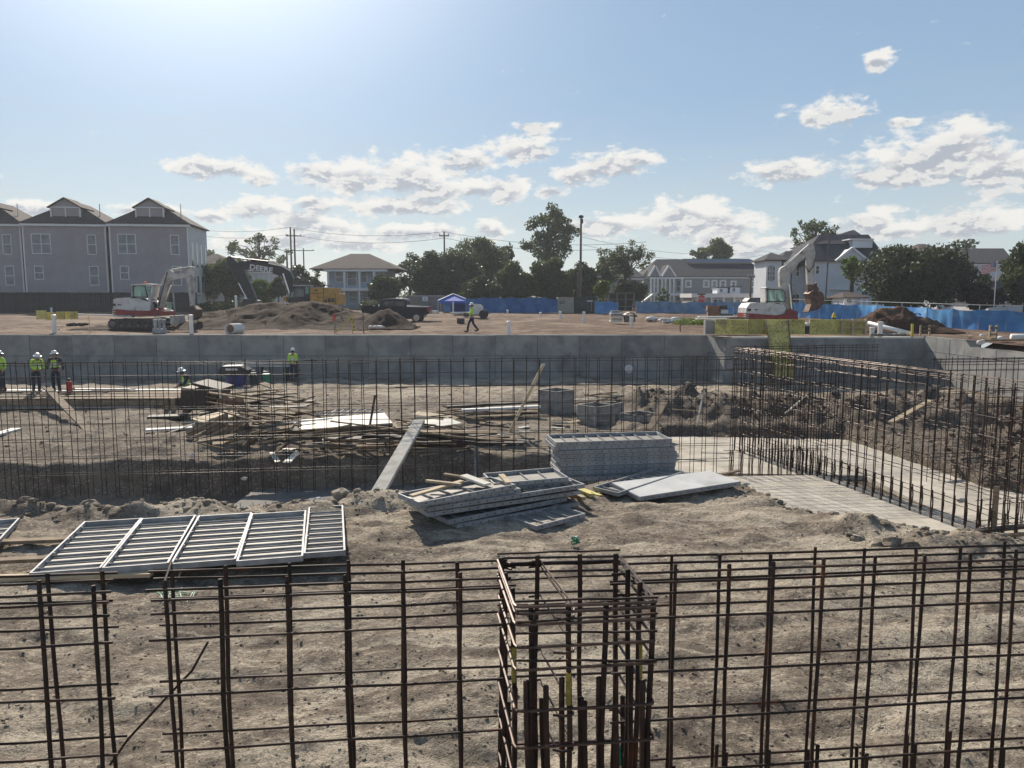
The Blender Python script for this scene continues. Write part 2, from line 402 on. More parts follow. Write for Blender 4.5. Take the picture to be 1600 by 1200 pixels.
# soils
def soil(name, cA, cB, cC, dark, s=1.0, crust=True, bump=.8, zones=False):
    m_ = bpy.data.materials.new(name); m_.use_nodes = True
    t_ = m_.node_tree; b = NB(t_); pr = t_.nodes['Principled BSDF']
    g = b.n('ShaderNodeNewGeometry'); p = g.outputs['Position']
    big = b.noise(p, .32*s, 5, .6, .6)
    mid = b.noise(p, 2.1*s, 7, .68, .5)
    fine = b.noise(p, 17*s, 6, .72)
    streak = b.noise(b.v('MULTIPLY', p, (.5, 1.6, 1)), 1.5*s, 5, .62, 1.0)
    base = b.mix(b.ss(mid, .38, .62), cA, cB)
    base = b.mix(b.ss(b.m('ADD', b.m('MULTIPLY', big, .55), b.m('MULTIPLY', streak, .45)), .47, .57), base, cC)
    base = b.mix(b.m('MULTIPLY', b.ss(b.noise(b.v('MULTIPLY', b.v('ADD', p, (9.1, 3.3, 0)), (.55, 1.5, 1)), .9*s, 5, .65, .8), .54, .66), .6), base, tuple(c*.62 for c in cA))
    base = b.mix(b.m('MULTIPLY', b.ss(fine, .50, .66), .55), base, dark)
    base = b.mix(b.m('MULTIPLY', b.ss(b.noise(p, 5.3*s, 5, .7), .58, .70), .55), base, dark)
    if zones:      # freshly dug, darker earth from the trench onward; sunlit strip along the back wall painted paler
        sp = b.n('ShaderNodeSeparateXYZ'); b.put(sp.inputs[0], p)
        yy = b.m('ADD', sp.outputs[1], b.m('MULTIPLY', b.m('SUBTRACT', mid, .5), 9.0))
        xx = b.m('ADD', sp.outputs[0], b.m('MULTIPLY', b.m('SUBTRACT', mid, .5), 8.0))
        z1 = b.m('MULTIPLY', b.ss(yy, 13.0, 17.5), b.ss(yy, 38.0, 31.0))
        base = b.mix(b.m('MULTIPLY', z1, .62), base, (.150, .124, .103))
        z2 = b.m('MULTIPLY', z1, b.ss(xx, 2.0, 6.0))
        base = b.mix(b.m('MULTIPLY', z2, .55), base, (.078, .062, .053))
    vfine = b.noise(p, 55*s, 4, .75)
    hgt = b.m('ADD', b.m('ADD', b.m('MULTIPLY', mid, .5), b.m('MULTIPLY', fine, .42)), b.m('MULTIPLY', vfine, .12))
    base = b.mix(b.m('MULTIPLY', b.ss(vfine, .46, .62), .45), base, dark)
    if crust:
        vo = b.n('ShaderNodeTexVoronoi'); vo.feature = 'DISTANCE_TO_EDGE'; vo.inputs['Scale'].default_value = 9*s
        nd = b.n('ShaderNodeTexNoise'); b.put(nd.inputs['Vector'], p); nd.inputs['Scale'].default_value = 6*s
        b.put(vo.inputs['Vector'], b.v('ADD', p, b.v('MULTIPLY', nd.outputs[1], (.2, .2, .2))))
        crk = b.ss(vo.outputs['Distance'], .0, .09)
        msk = b.ss(big, .42, .58)
        k = b.m('MULTIPLY', b.m('SUBTRACT', 1.0, crk), msk)
        base = b.mix(b.m('MULTIPLY', k, .12), base, dark)
        hgt = b.m('ADD', hgt, b.m('MULTIPLY', b.m('MULTIPLY', crk, msk), .05))
        wh = b.ss(b.noise(b.v('MULTIPLY', p, (.7, 1.3, 1)), 21*s, 5, .72), .54, .60)
        base = b.mix(b.m('MULTIPLY', b.m('MULTIPLY', wh, .75), b.ss(mid, .36, .58)), base, tuple(min(1, c*1.75) for c in cB))
    b.put(pr.inputs['Base Color'], base)
    pr.inputs['Roughness'].default_value = .92; pr.inputs['Specular IOR Level'].default_value = .15
    bn = b.n('ShaderNodeBump'); bn.inputs['Strength'].default_value = bump; bn.inputs['Distance'].default_value = .11
    b.put(bn.inputs['Height'], hgt); t_.links.new(bn.outputs[0], pr.inputs['Normal'])
    return m_
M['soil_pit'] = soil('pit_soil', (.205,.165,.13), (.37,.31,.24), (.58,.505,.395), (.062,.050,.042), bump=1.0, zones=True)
M['soil_up'] = soil('upper_soil', (.125,.078,.055), (.19,.122,.086), (.30,.225,.16), (.06,.038,.03), s=.6, crust=False)
M['soil_mound'] = soil('mound_soil', (.044,.029,.022), (.070,.044,.032), (.084,.056,.041), (.03,.021,.019), s=1.3, crust=False)
M['soil_mound_red'] = soil('mound_soil_red', (.075,.042,.028), (.115,.064,.042), (.14,.085,.058), (.04,.024,.02), s=1.3, crust=False)
M['grass'] = mat('distant_grass', (.06,.08,.03), (.12,.11,.06), .2, .95)
def leafmat(name, c1, c2, tr=.35, rough=.45):
    m_ = bpy.data.materials.new(name); m_.use_nodes = True
    t_ = m_.node_tree; b = NB(t_); pr = t_.nodes['Principled BSDF']
    g = b.n('ShaderNodeNewGeometry')
    f = b.m('ADD', b.m('MULTIPLY', g.outputs['Random Per Island'], .5), b.m('MULTIPLY', b.ss(b.noise(g.outputs['Position'], .6, 3, .6), .35, .65), .5))
    base = b.mix(f, c1, c2)
    b.put(pr.inputs['Base Color'], base); pr.inputs['Roughness'].default_value = rough
    pr.inputs['Specular IOR Level'].default_value = .35
    tl = b.n('ShaderNodeBsdfTranslucent'); b.put(tl.inputs[0], b.mix(.5, base, (.12,.15,.02)))
    mx = b.n('ShaderNodeMixShader'); mx.inputs[0].default_value = tr
    t_.links.new(pr.outputs[0], mx.inputs[1]); t_.links.new(tl.outputs[0], mx.inputs[2])
    t_.links.new(mx.outputs[0], t_.nodes['Material Output'].inputs[0])
    return m_
M['leaf_dark'] = leafmat('leaf_dark', (.034,.050,.026), (.07,.095,.045), .3)
M['leaf_mid'] = leafmat('leaf_mid', (.055,.08,.032), (.11,.14,.06), .38)
M['leaf_light'] = leafmat('leaf_light', (.07,.10,.035), (.13,.17,.06), .4)
M['leaf_olive'] = leafmat('leaf_olive', (.07,.085,.045), (.13,.14,.08), .35)
M['leaf_yellow'] = leafmat('leaf_yellow_green', (.10,.16,.03), (.18,.26,.05), .45)
M['leaf_red'] = leafmat('leaf_dark_red', (.035,.018,.018), (.06,.03,.03), .2)
M['leaf_gloss'] = leafmat('leaf_glossy', (.03,.045,.022), (.07,.09,.042), .2, .6)
M['plank_grey'] = mat('plank_grey', (.36,.35,.325), (.48,.47,.43), 4, .85, .2, 20, c3=(.27,.26,.235), s3=3, t3=(.5,.7), spec=.15)
# ================================================================== GROUND OF THE PIT
FAR_Y = 43.4; WX = 11.0; FRONT_Y = 41.0; RIGHT_X = 22.0; LEFT_X = -44.0; NEAR_Y = 1.6
E1 = np.array([(-46,10.5),(-30,11.2),(-8.9,12.9),(-5.5,13.2),(-2.7,13.5),(3.2,14.9),(4.5,15.0),(4.95,12.9),(6.2,11.2),(7.6,10.9),(12,11.3),(30,13)], float)
E2 = np.array([(-46,15.5),(-12.5,19.0),(.9,20.2),(4.1,20.4),(5.0,25.3),(10.9,24.9),(11.35,20.8),(11.6,18.3),(13.4,16.8),(30,18.5)], float)
def pit_h(x, y):
    wob = fbm(x*1.3, y*1.3, 3, 40)*.35
    e1 = np.interp(x, E1[:,0], E1[:,1]) + wob
    e2 = np.interp(x, E2[:,0], E2[:,1]) + wob*.8
    near = -1.5 + fbm(x*.35, y*.6, 4, 3)*.16 + fbm(x*1.1+y*.2, y*2.6, 4, 9)*.085 + fbm(x*4.5, y*7.5, 3, 21)*.030
    # wheel ruts crossing the near ground
    rut = np.sin((y*1.0-x*.12)*2.1+fbm(x*.4, y*.4, 2, 5)*3)
    near = near + np.clip(rut-.6, 0, 1)*.05*sstep((x+2)/4)
    berm = np.exp(-((y-e1+.75)/.55)**2)
    near = near + fbm(x*12, y*16, 2, 27)*.026 + berm*(.02+.30*np.clip(fbm(x*.9, y*.9, 3, 14)+.22, 0, 1)) + berm*fbm(x*3.2, y*3.2, 3, 15)*.12
    bot = -3.0 + .36*sstep((x+.5)/4.5) + fbm(x*1.5, y*1.5, 3, 31)*.06
    far = -2.14 - .30*sstep((y-24)/14) + fbm(x*.5, y*.5, 4, 51)*.14 + fbm(x*2.6, y*2.6, 4, 57)*.10
    far = far - .04*sstep((y-35)/3)
    def mound(cx, cy, rx, ry, h, rot=0, k=1.4):
        c_, s_ = math.cos(rot), math.sin(rot); u = ((x-cx)*c_+(y-cy)*s_)/rx; v = (-(x-cx)*s_+(y-cy)*c_)/ry
        r_ = np.sqrt(u*u+v*v) + fbm(x*.8, y*.8, 3, int(cx*3)+60)*.45
        return h*sstep(k*(1-r_))
    spoil = mound(8.0, 28.6, 4.6, 2.6, .62, .05) + mound(13.6, 26.8, 5.0, 3.4, .80, -.1) + mound(15.6, 20.6, 3.4, 3.3, 1.0, .2)
    spoil = spoil + mound(4.2, 24.0, 1.2, 3.0, .28) + mound(20, 24, 4, 5, .8) + mound(5.2, 29.5, 3, 2, .35)
    spoil = spoil*(.9+.55*fbm(x*1.3, y*1.3, 4, 77)) + np.clip(spoil, 0, .5)*fbm(x*4.5, y*4.5, 3, 83)*.32
    spoil = spoil + mound(-9, 21.5, 14, 1.6, .16)*(1+fbm(x*2, y*2, 3, 8))
    far = far + spoil
    s1 = sstep((y-e1)/.55+.5); s2 = sstep((y-e2)/.6+.5)
    h = near*(1-s1) + bot*s1
    h = h*(1-s2) + far*s2
    return h
def pit_z(x, y): return float(pit_h(np.array([float(x)]), np.array([float(y)]))[0])
def grid_mesh(name, xs, ys, hf, mat_, keep=None, smooth=True, **kw):
    X, Y = np.meshgrid(xs, ys); Z = hf(X, Y)
    nx, ny = len(xs), len(ys)
    co = np.stack([X.ravel(), Y.ravel(), Z.ravel()], 1).astype(np.float32)
    i = np.arange((ny-1)*(nx-1)); r = i//(nx-1); c_ = i % (nx-1); a = r*nx+c_
    q = np.stack([a, a+1, a+nx+1, a+nx], 1)
    if keep is not None:
        cx = (co[q[:,0],0]+co[q[:,2],0])/2; cy = (co[q[:,0],1]+co[q[:,2],1])/2
        q = q[keep(cx, cy)]
    me = bpy.data.meshes.new(name)
    me.vertices.add(len(co)); me.vertices.foreach_set('co', co.ravel())
    me.loops.add(q.size); me.loops.foreach_set('vertex_index', q.ravel().astype(np.int32))
    me.polygons.add(len(q)); me.polygons.foreach_set('loop_start', (np.arange(len(q))*4).astype(np.int32))
    me.update(calc_edges=True); me.validate()
    if smooth: me.shade_smooth()
    me.materials.append(mat_)
    o = bpy.data.objects.new(name, me); col.objects.link(o)
    return tag(o, kind='structure', **kw)
xs = np.concatenate([np.arange(LEFT_X, -14, .35), np.arange(-14, -9, .12), np.arange(-9, 9, .055), np.arange(9, 14, .10), np.arange(14, RIGHT_X+.05, .25), [RIGHT_X+.2]])
ys = [NEAR_Y-.2]
while ys[-1] < 44: ys.append(ys[-1] + max(.03, .0062*ys[-1]))
ys = np.array(ys)
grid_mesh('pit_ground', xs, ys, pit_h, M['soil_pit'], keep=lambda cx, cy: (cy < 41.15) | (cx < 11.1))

# ================================================================== UPPER GROUND
def up_h(x, y):
    base = .35*sstep((y-58)/32) + .55*sstep((2-y)/3)
    n = fbm(x*.12, y*.12, 3, 90)*.14 + fbm(x*.7, y*.9, 4, 95)*.10 + fbm(x*3, y*3, 3, 99)*.035
    near_wall = sstep((y-43.7)/1.5)
    return base + n*(.25+.75*near_wall) - .02
def zg(y): return float(.35*sstep(np.array([(y-58)/32]))[0])
def merge(a, extra): return np.unique(np.round(np.concatenate([a, extra]), 4))
ux = merge(np.concatenate([np.arange(-95, -44, 1.0), np.arange(-44, 44, .30), np.arange(44, 110, 1.0)]), [LEFT_X, 11.05, RIGHT_X+.15])
uy = merge(np.concatenate([np.arange(-8, 41, 1.0), np.arange(43, 62, .22), np.arange(62, 131, .7)]), [NEAR_Y, FRONT_Y+.15, FAR_Y+.15])
ux = ux[(np.abs(ux-11.05) < 1e-3) | (np.abs(ux-11.05) > .04)]
def in_pit(cx, cy):
    return ((cx > LEFT_X) & (cx < 11.05) & (cy > NEAR_Y) & (cy < FAR_Y+.15)) | ((cx > LEFT_X) & (cx < RIGHT_X+.15) & (cy > NEAR_Y) & (cy < FRONT_Y+.15))
grid_mesh('upper_ground', ux, uy, up_h, M['soil_up'], keep=lambda cx, cy: ~in_pit(cx, cy))
mb = MB()
for a, b_ in (((-600,130.6),(600,640)), ((-600,-300),(600,-7.8)), ((-600,-7.8),(-94.8,130.6)), ((108.9,-7.8),(600,130.6))):
    mb.add([(a[0],a[1],.33),(b_[0],a[1],.33),(b_[0],b_[1],.33),(a[0],b_[1],.33)], [(0,1,2,3)])
obj('distant_ground', mb, M['grass'], kind='structure', origin=(0,0,0))
mb = MB(); mb.span((LEFT_X-.3, NEAR_Y-.3, -3), (LEFT_X, FAR_Y+.3, .05)); mb.span((LEFT_X, NEAR_Y-.3, -3), (RIGHT_X+.5, NEAR_Y, .52))
obj('pit_side_wall', mb, M['concrete'], kind='structure')

grid_mesh('bank_strip', np.arange(RIGHT_X+.08, RIGHT_X+1.7, .12), np.arange(NEAR_Y, 36.3, .15), lambda x, y: -.34+.40*sstep((x-RIGHT_X-.1)/1.0)+fbm(x*3, y*3, 3, 66)*.05, M['soil_up'])
# concrete footings in the trench
def slab(name, pts, z, th, m_, jit=.0):
    mb = MB(); n = len(pts)
    vs = [(p[0], p[1], z) for p in pts] + [(p[0], p[1], z-th) for p in pts]
    mb.add(vs, [tuple(range(n)), tuple(reversed(range(n, 2*n)))] + [(i+n, (i+1) % n+n, (i+1) % n, i) for i in range(n)])
    return obj(name, mb, m_, kind='structure')
NS = [(4.9,19.0),(5.35,12.2),(9.9,11.0),(9.62,13.2),(8.05,19.15)]
slab('raised_footing_slab', NS, -2.40, .35, M['slab'])
slab('low_footing_slab', [(4.0,20.0),(9.2,19.6),(9.2,13.4),(16.5,12.8),(22,13.4),(22,17.5),(12.2,18.4),(11.9,25.6),(4.6,25.9)], -2.52, .3, M['slab'])
slab('trench_footing_slab', [(-6.6,16.6),(4.3,17.6),(4.3,20.6),(-6.6,19.2)], -2.80, .3, M['slab_shaded'])

# ================================================================== RETAINING WALLS
def wall(label, p0, p1, zb, zt, th=.32, pw=2.44, split=-.95, steps=None, seed=0, cap=True, inward=1):
    """concrete wall: thin joint core, and one cast panel per form width and lift"""
    p0, p1 = Vector(p0), Vector(p1); d = p1-p0; L = d.length; ang = math.atan2(d.y, d.x)
    t = thing('retaining_wall', label, 'concrete wall', ((p0.x+p1.x)/2, (p0.y+p1.y)/2, zb))
    r_ = random.Random(seed); base = Matrix.Translation((p0.x, p0.y, 0)) @ Matrix.Rotation(ang, 4, 'Z')
    mb = MB(); mb.span((0, .03, zb), (L, th, zt-.03-(0 if not steps else steps[1])))
    for i, v in enumerate(mb.v): mb.v[i] = tuple(base @ Vector(v))
    obj('wall_core', mb, M['concrete_dark'], t)
    n = max(1, round(L/pw)); ws = L/n
    me_cache = {}
    for i in range(n):
        top = zt
        if steps and (i+.5)*ws > steps[0]: top = zt-steps[1]
        for (a, b_) in ((zb, split), (split, top)):
            key = (round(ws, 3), round(b_-a, 3))
            if key not in me_cache:
                mb = MB(); g = .024; mb.box((0, 0, 0), (ws-g, .06, b_-a-.022))
                me_cache[key] = mb.mesh('wall_panel'); me_cache[key].materials.append(M['concrete'])
            proud = r_.uniform(-.008, .010)
            inst('wall_panel', me_cache[key], t, base @ Matrix.Translation(((i+.5)*ws, proud, (a+b_)/2)))
        if cap:
            mb = MB(); mb.box((0, 0, 0), (ws-.004, th, .035)); me = mb.mesh('coping_strip'); me.materials.append(M['concrete'])
            inst('coping_strip', me, t, base @ Matrix.Translation(((i+.5)*ws, th/2-.02, top+.016+r_.uniform(-.006, .006))))
    return t
wall('long grey concrete retaining wall in shade along the back of the pit', (LEFT_X, FAR_Y, 0), (WX, FAR_Y, 0), -2.75, -.05, seed=1, split=-1.22)
wall('short sunlit return of the concrete wall left of the yellow form panels', (WX, FAR_Y, 0), (11.42, FRONT_Y, 0), -2.75, -.05, seed=2, split=-1.0, pw=1.2)
wall('grey concrete wall below the row of yellow form panels', (11.42, FRONT_Y, 0), (RIGHT_X, FRONT_Y, 0), -2.75, -.08, seed=3, split=-1.25)
wall('pale concrete side wall with a stepped top at the right edge', (RIGHT_X, FRONT_Y, 0), (RIGHT_X+.25, NEAR_Y, 0), -2.75, .0, seed=4, split=-.75, pw=1.22, steps=(4.9, .30), th=.16)

# ================================================================== FAR BUILDINGS
def P2(px, py, Y): p = P(px, py, Y); return p.x, p.z
def window(parent, x0, x1, z0, z1, y, bars=(1, 1), glass='glass', fw=.09, trimm='trim'):
    """window on a wall that faces the camera (front at depth y)"""
    mb = MB()
    mb.span((x0-fw, y-.06, z0-fw), (x1+fw, y+.03, z0)); mb.span((x0-fw, y-.06, z1), (x1+fw, y+.03, z1+fw))
    mb.span((x0-fw, y-.06, z0), (x0, y+.03, z1)); mb.span((x1, y-.06, z0), (x1+fw, y+.03, z1))
    f = obj('window', mb, M[trimm], parent)
    mb = MB(); mb.span((x0, y-.02, z0), (x1, y+.02, z1)); obj('pane', mb, M[glass], f)
    mb = MB()
    for i in range(1, bars[0]+1-0):
        if bars[0] > 1 and i < bars[0]:
            xx = x0+(x1-x0)*i/bars[0]; mb.span((xx-.04, y-.05, z0), (xx+.04, y-.02, z1))
    for i in range(1, bars[1]+1):
        zz = z0+(z1-z0)*i/(bars[1]+1); mb.span((x0, y-.045, zz-.035), (x1, y-.02, zz+.035))
    if mb.v: obj('glazing_bar', mb, M[trimm], f)
    return f
def hip(mb, x0, x1, y0, y1, z0, z1, rx0, rx1, ry0=None, ry1=None, eave=.35, th=.12):
    """hip roof: eaves rectangle, ridge from (rx0,ry0) to (rx1,ry1)"""
    if ry0 is None: ry0 = ry1 = (y0+y1)/2
    x0 -= eave; x1 += eave; y0 -= eave; y1 += eave
    vs = [(x0,y0,z0),(x1,y0,z0),(x1,y1,z0),(x0,y1,z0),(rx0,ry0,z1),(rx1,ry1,z1),(x0,y0,z0-th),(x1,y0,z0-th),(x1,y1,z0-th),(x0,y1,z0-th)]
    return mb.add(vs, [(0,1,5,4),(1,2,5),(2,3,4,5),(3,0,4),(9,8,7,6),(6,7,1,0),(7,8,2,1),(8,9,3,2),(9,6,0,3)])
# --- three grey townhouses (turned with the street grid: built in their own frame, then turned)
def townhouse(label, corner, W, D, zb, ze, zr, rz, wins, side_glass=True, gablet=0):
    t = thing('townhouse', label, 'house', (corner[0], corner[1], zb), 'grey three storey houses behind the board fence', rz)
    WL[t.name] = Vector((0, 0, 0))
    H = ze-zb; HR = zr-zb
    mb = MB(); mb.span((0, 0, 0), (W, D, H)); obj('wall', mb, M['siding'], t)
    mb = MB(); mb.span((W-.02, .25, 0), (W+.03, D-.05, H-.15)); obj('side_siding', mb, M['siding_light' if 'excavator' in label else 'side_shaded'], t)
    for xx in (0, W):
        mb = MB(); mb.span((xx-.12, -.07, 0), (xx+.04, .06, H)); obj('corner_trim', mb, M['trim'], t)
    mb = MB(); mb.span((-.3, -.32, H-.32), (W+.3, -.02, H)); obj('eave_trim', mb, M['trim'], t)
    mb = MB(); hip(mb, 0, W, 0, D, H+.06, HR+.0, W*.5, W*.5, 3.0, D-.6, .35)
    rf = obj('roof', mb, M['roof_brown'], t)
    # dormer: pale box with its own little gable
    cx = W*.50; hw = W*.175; zt = H + (HR-H)*.64
    mb = MB(); mb.span((cx-hw, .65, H+.15), (cx+hw, 3.6, zt)); dm = obj('dormer', mb, M['siding'], t)
    mb = MB(); mb.span((cx-hw-.1, .5, zt), (cx+hw+.1, .66, zt+.14)); mb.span((cx-.06, .55, H+.3), (cx+.06, .64, zt)); mb.span((cx-hw-.1, .52, H+.2), (cx-hw+.05, .66, zt)); mb.span((cx+hw-.05, .52, H+.2), (cx+hw+.1, .66, zt))
    obj('dormer_trim', mb, M['trim'], dm)
    mb = MB(); mb.prism([(cx-hw-.1, zt+.14), (cx+hw+.1, zt+.14), (cx, HR+.02)], .6, 4.2); obj('dormer_gable', mb, M['siding'], dm)
    mb = MB()
    for s_ in (-1, 1): mb.beam((cx+s_*(hw+.35), 2.2, zt+.0), (cx, 2.2, HR+.10), 3.9, .12)
    obj('dormer_roof', mb, M['roof_brown'], dm)
    for q in (.72, .30):
        mb = MB(); mb.tube([(W*q+1.0, 3.0, H+.3), (W*q+1.0, 3.0, HR-.3)], .06, 6); obj('vent_pipe', mb, M['trim'], rf)
    for (u0, u1, v0, v1, nb) in wins: window(t, u0*W, u1*W, v0*H, v1*H, 0, (nb, 1), 'glass_pale')
    if side_glass:
        for v0, v1 in ((.52, .80), (.22, .42)):
            for k in range(4):
                yy = 1.0 + k*(D-2.2)/3.2
                mb = MB(); mb.span((W+.02, yy-.06, v0*H-.06), (W+.07, yy+.86, v1*H+.06)); f = obj('side_window', mb, M['trim'], t)
                mb = MB(); mb.span((W+.05, yy, v0*H), (W+.09, yy+.8, v1*H)); obj('pane', mb, M['glass'], f)
    return t
WIN2 = [(.10,.315,.665,.875,2),(.775,.87,.66,.87,1),(.11,.205,.375,.515,1),(.78,.88,.31,.515,1)]
th_ = R(8)
ZE = P(173, 350, 94).z
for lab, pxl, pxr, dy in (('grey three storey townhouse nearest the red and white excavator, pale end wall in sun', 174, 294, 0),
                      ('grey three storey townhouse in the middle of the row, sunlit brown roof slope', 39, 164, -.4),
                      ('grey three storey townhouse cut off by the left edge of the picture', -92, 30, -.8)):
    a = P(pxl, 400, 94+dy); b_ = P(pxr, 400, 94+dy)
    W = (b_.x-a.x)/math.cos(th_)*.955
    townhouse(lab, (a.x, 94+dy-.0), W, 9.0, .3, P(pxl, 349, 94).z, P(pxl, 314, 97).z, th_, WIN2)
# lattice of back building by the houses (brown roof peeking out)
t = thing('low_house', 'low brown roofed house half hidden by bushes beside the townhouses', 'house', P(340, 480, 125))
x0, z0 = P2(300, 412, 125); x1, _ = P2(356, 412, 125)
mb = MB(); mb.span((x0, 125, .3), (x1, 133, z0)); obj('wall', mb, M['siding_grey2'], t)
mb = MB(); hip(mb, x0, x1, 125, 133, z0, P2(330, 396, 128)[1], x0+2, (x0+x1)/2-.2); obj('roof', mb, M['roof_brown'], t)
# --- porch house
def box_house(name, label, px0, px1, pye, pyr, rpx0, rpx1, Y, D, wallm, roofm, zb=.3, eave=.4, group=None):
    x0, ze = P2(px0, pye, Y); x1, _ = P2(px1, pye, Y); zr = P2(px0, pyr, Y+D/2)[1]
    r0 = P2(rpx0, pyr, Y+D/2)[0]; r1 = P2(rpx1, pyr, Y+D/2)[0]
    t = thing(name, label, 'house', ((x0+x1)/2, Y, zb), group)
    mb = MB(); mb.span((x0, Y, zb), (x1, Y+D, ze)); obj('wall', mb, M[wallm], t)
    mb = MB(); hip(mb, x0, x1, Y, Y+D, ze+.05, zr, r0, r1, eave=eave); rf = obj('roof', mb, M[roofm], t)
    mb = MB(); mb.span((x0-.2, Y-eave+.02, ze-.30), (x1+.2, Y-.01, ze-.08)); obj('eave_trim', mb, M['trim'], t)
    return t, x0, x1, ze, rf
def pwin(t, px0, px1, py0, py1, Y, bars=(1, 1), glass='glass', **kw):
    x0, z1 = P2(px0, py0, Y); x1, z0 = P2(px1, py1, Y)
    return window(t, x0, x1, z0, z1, Y, bars, glass, **kw)
t, x0, x1, ze, rf = box_house('porch_house', 'grey two storey house with white porch columns and dark hipped roof', 513, 603, 421, 396.5, 548, 577, 112, 9, 'siding_blue', 'roof_brown', eave=2.2)
mb = MB(); x, z = P2(511, 450, 110); xb, zb_ = P2(606, 454.5, 110); mb.span((x, 109.8, zb_), (xb, 112, z)); obj('porch_floor', mb, M['trim'], t)
for px in (512.5, 538, 561.5, 584.5):
    for (pa, pb) in ((423, 450), (454.5, 478)):
        xx, za = P2(px, pa, 110); _, zb_ = P2(px, pb, 110)
        mb = MB(); mb.span((xx-.13, 109.85, zb_), (xx+.13, 110.11, za)); obj('porch_column', mb, M['trim'], t)
mb = MB(); xa, za = P2(511, 421.5, 110); xb, zb_ = P2(606, 424, 110); mb.span((xa, 109.75, zb_), (xb, 110.0, za)); obj('porch_beam', mb, M['trim'], t)
for pa, pb in ((445, 450), (470, 478)):
    mb = MB()
    for k in range(40):
        px = 513+k*(71/39); xx, za = P2(px, pa, 110); _, zb_ = P2(px, pb, 110); mb.span((xx-.03, 109.93, zb_), (xx+.03, 110.0, za))
    obj('railing', mb, M['siding_blue'], t, kind='stuff')
for a, b_, c_, d in ((525, 536, 425, 440), (543, 557, 424, 447), (564, 573, 425, 441), (546, 558, 456, 473), (566, 574, 457, 472), (520, 530, 457, 472)): pwin(t, a, b_, c_, d, 112, (1, 1), 'glass_pale')
# --- pale blue house behind the dark excavator boom
t, x0, x1, ze, rf = box_house('pale_house', 'pale blue boarded house seen under the dark excavator boom', 384, 440, 424, 408, 398, 428, 132, 10, 'siding_white', 'roof_dark')
for a in range(388, 438, 8): 
    mb = MB(); xx, za = P2(a, 426, 132); mb.span((xx-.07, 131.9, .3), (xx+.07, 132, za)); obj('corner_trim', mb, M['trim'], t)
# --- cottage with white gable
t, x0, x1, ze, rf = box_house('cottage', 'dark green roofed cottage with a narrow white gable among trees', 918, 1003, 434, 418, 930, 990, 128, 9, 'siding_grey2', 'roof_dark')
a = P(934, 418, 126); 
mb = MB(); b1 = P(928, 434, 126); b2 = P(941, 434, 126); mb.prism([(b1.x, b1.z), (b2.x, b2.z), (a.x, a.z)], 126, 128.5); obj('gable', mb, M['trim'], t)
# --- long grey two storey house
Y = 140
t, x0, x1, ze, rf = box_house('long_house', 'long grey two storey house with dark roof, solar panels and columned porch', 1006, 1200, 432.5, 405, 1026, 1166, Y, 14, 'siding_grey2', 'roof_dark')
sx0, sz0 = P2(1077, 411.5, Y+4.6); sx1, sz1 = P2(1170, 406, Y+6.3)
mb = MB(); mb.add([(sx0, Y+4.4, sz0+.15), (sx1+1.4, Y+4.4, sz0+.15), (sx1, Y+6.3, sz1+.2), (sx0-1, Y+6.3, sz1+.2)], [(0,1,2,3)])
obj('solar_panel', mb, M['solar'], rf)
for g0, g1, gx in ((1014, 1032, 1024), (1034, 1056, 1045)):
    b1 = P(g0, 432, Y-2.2); b2 = P(g1, 432, Y-2.2); a = P(gx, 416, Y-2.2)
    mb = MB(); mb.prism([(b1.x, b1.z), (b2.x, b2.z), (a.x, a.z)], Y-2.2, Y+3); g_ = obj('porch_gable', mb, M['siding_grey2'], t)
    mb = MB()
    for q in (b1, b2): mb.beam((q.x, Y-2.3, q.z), (a.x, Y-2.3, a.z+.12), .3, .28)
    obj('gable_trim', mb, M['trim'], g_)
    mb = MB()
    for q in (b1, b2): mb.beam((q.x+(q.x-a.x)*.08, Y+.4, q.z-.1), (a.x, Y+.4, a.z+.3), 5.2, .10)
    obj('gable_roof', mb, M['roof_dark'], g_)
for pa, pb in ((433, 436), (458, 462)):
    mb = MB(); xa, za = P2(1016, pa, Y-2.2); xb, zb_ = P2(1068, pb, Y-2.2); mb.span((xa, Y-2.2, zb_), (xb, Y-.02, za)); obj('porch_beam', mb, M['trim'], t)
for px in (1017.5, 1022.5, 1028, 1034.5, 1040, 1047, 1053, 1066):
    for pa, pb in ((436, 458), (462, 480)):
        xx, za = P2(px, pa, Y-2.1); _, zb_ = P2(px, pb, Y-2.1); mb = MB(); mb.span((xx-.16, Y-2.2, zb_), (xx+.16, Y-1.9, za)); obj('porch_column', mb, M['trim'], t)
for a in (1024, 1037, 1050, 1058):
    pwin(t, a, a+4.5, 439, 456, Y, (1, 1)); pwin(t, a, a+4.5, 464, 478, Y, (1, 1))
for a, b_, c_, d in ((1073, 1078, 440, 447), (1101, 1106, 440, 447), (1114, 1118, 440, 450), (1127, 1132, 440, 449), (1144, 1148, 441, 448), (1175, 1179, 441, 447)): pwin(t, a, b_, c_, d, Y, (1, 1), 'glass_pale', fw=.3)
st0 = P(1003, 473, Y-3); st1 = P(1020, 460, Y-3)
mb = MB(); mb.beam(st0, st1, 1.2, .3); obj('stair', mb, M['trim'], t)
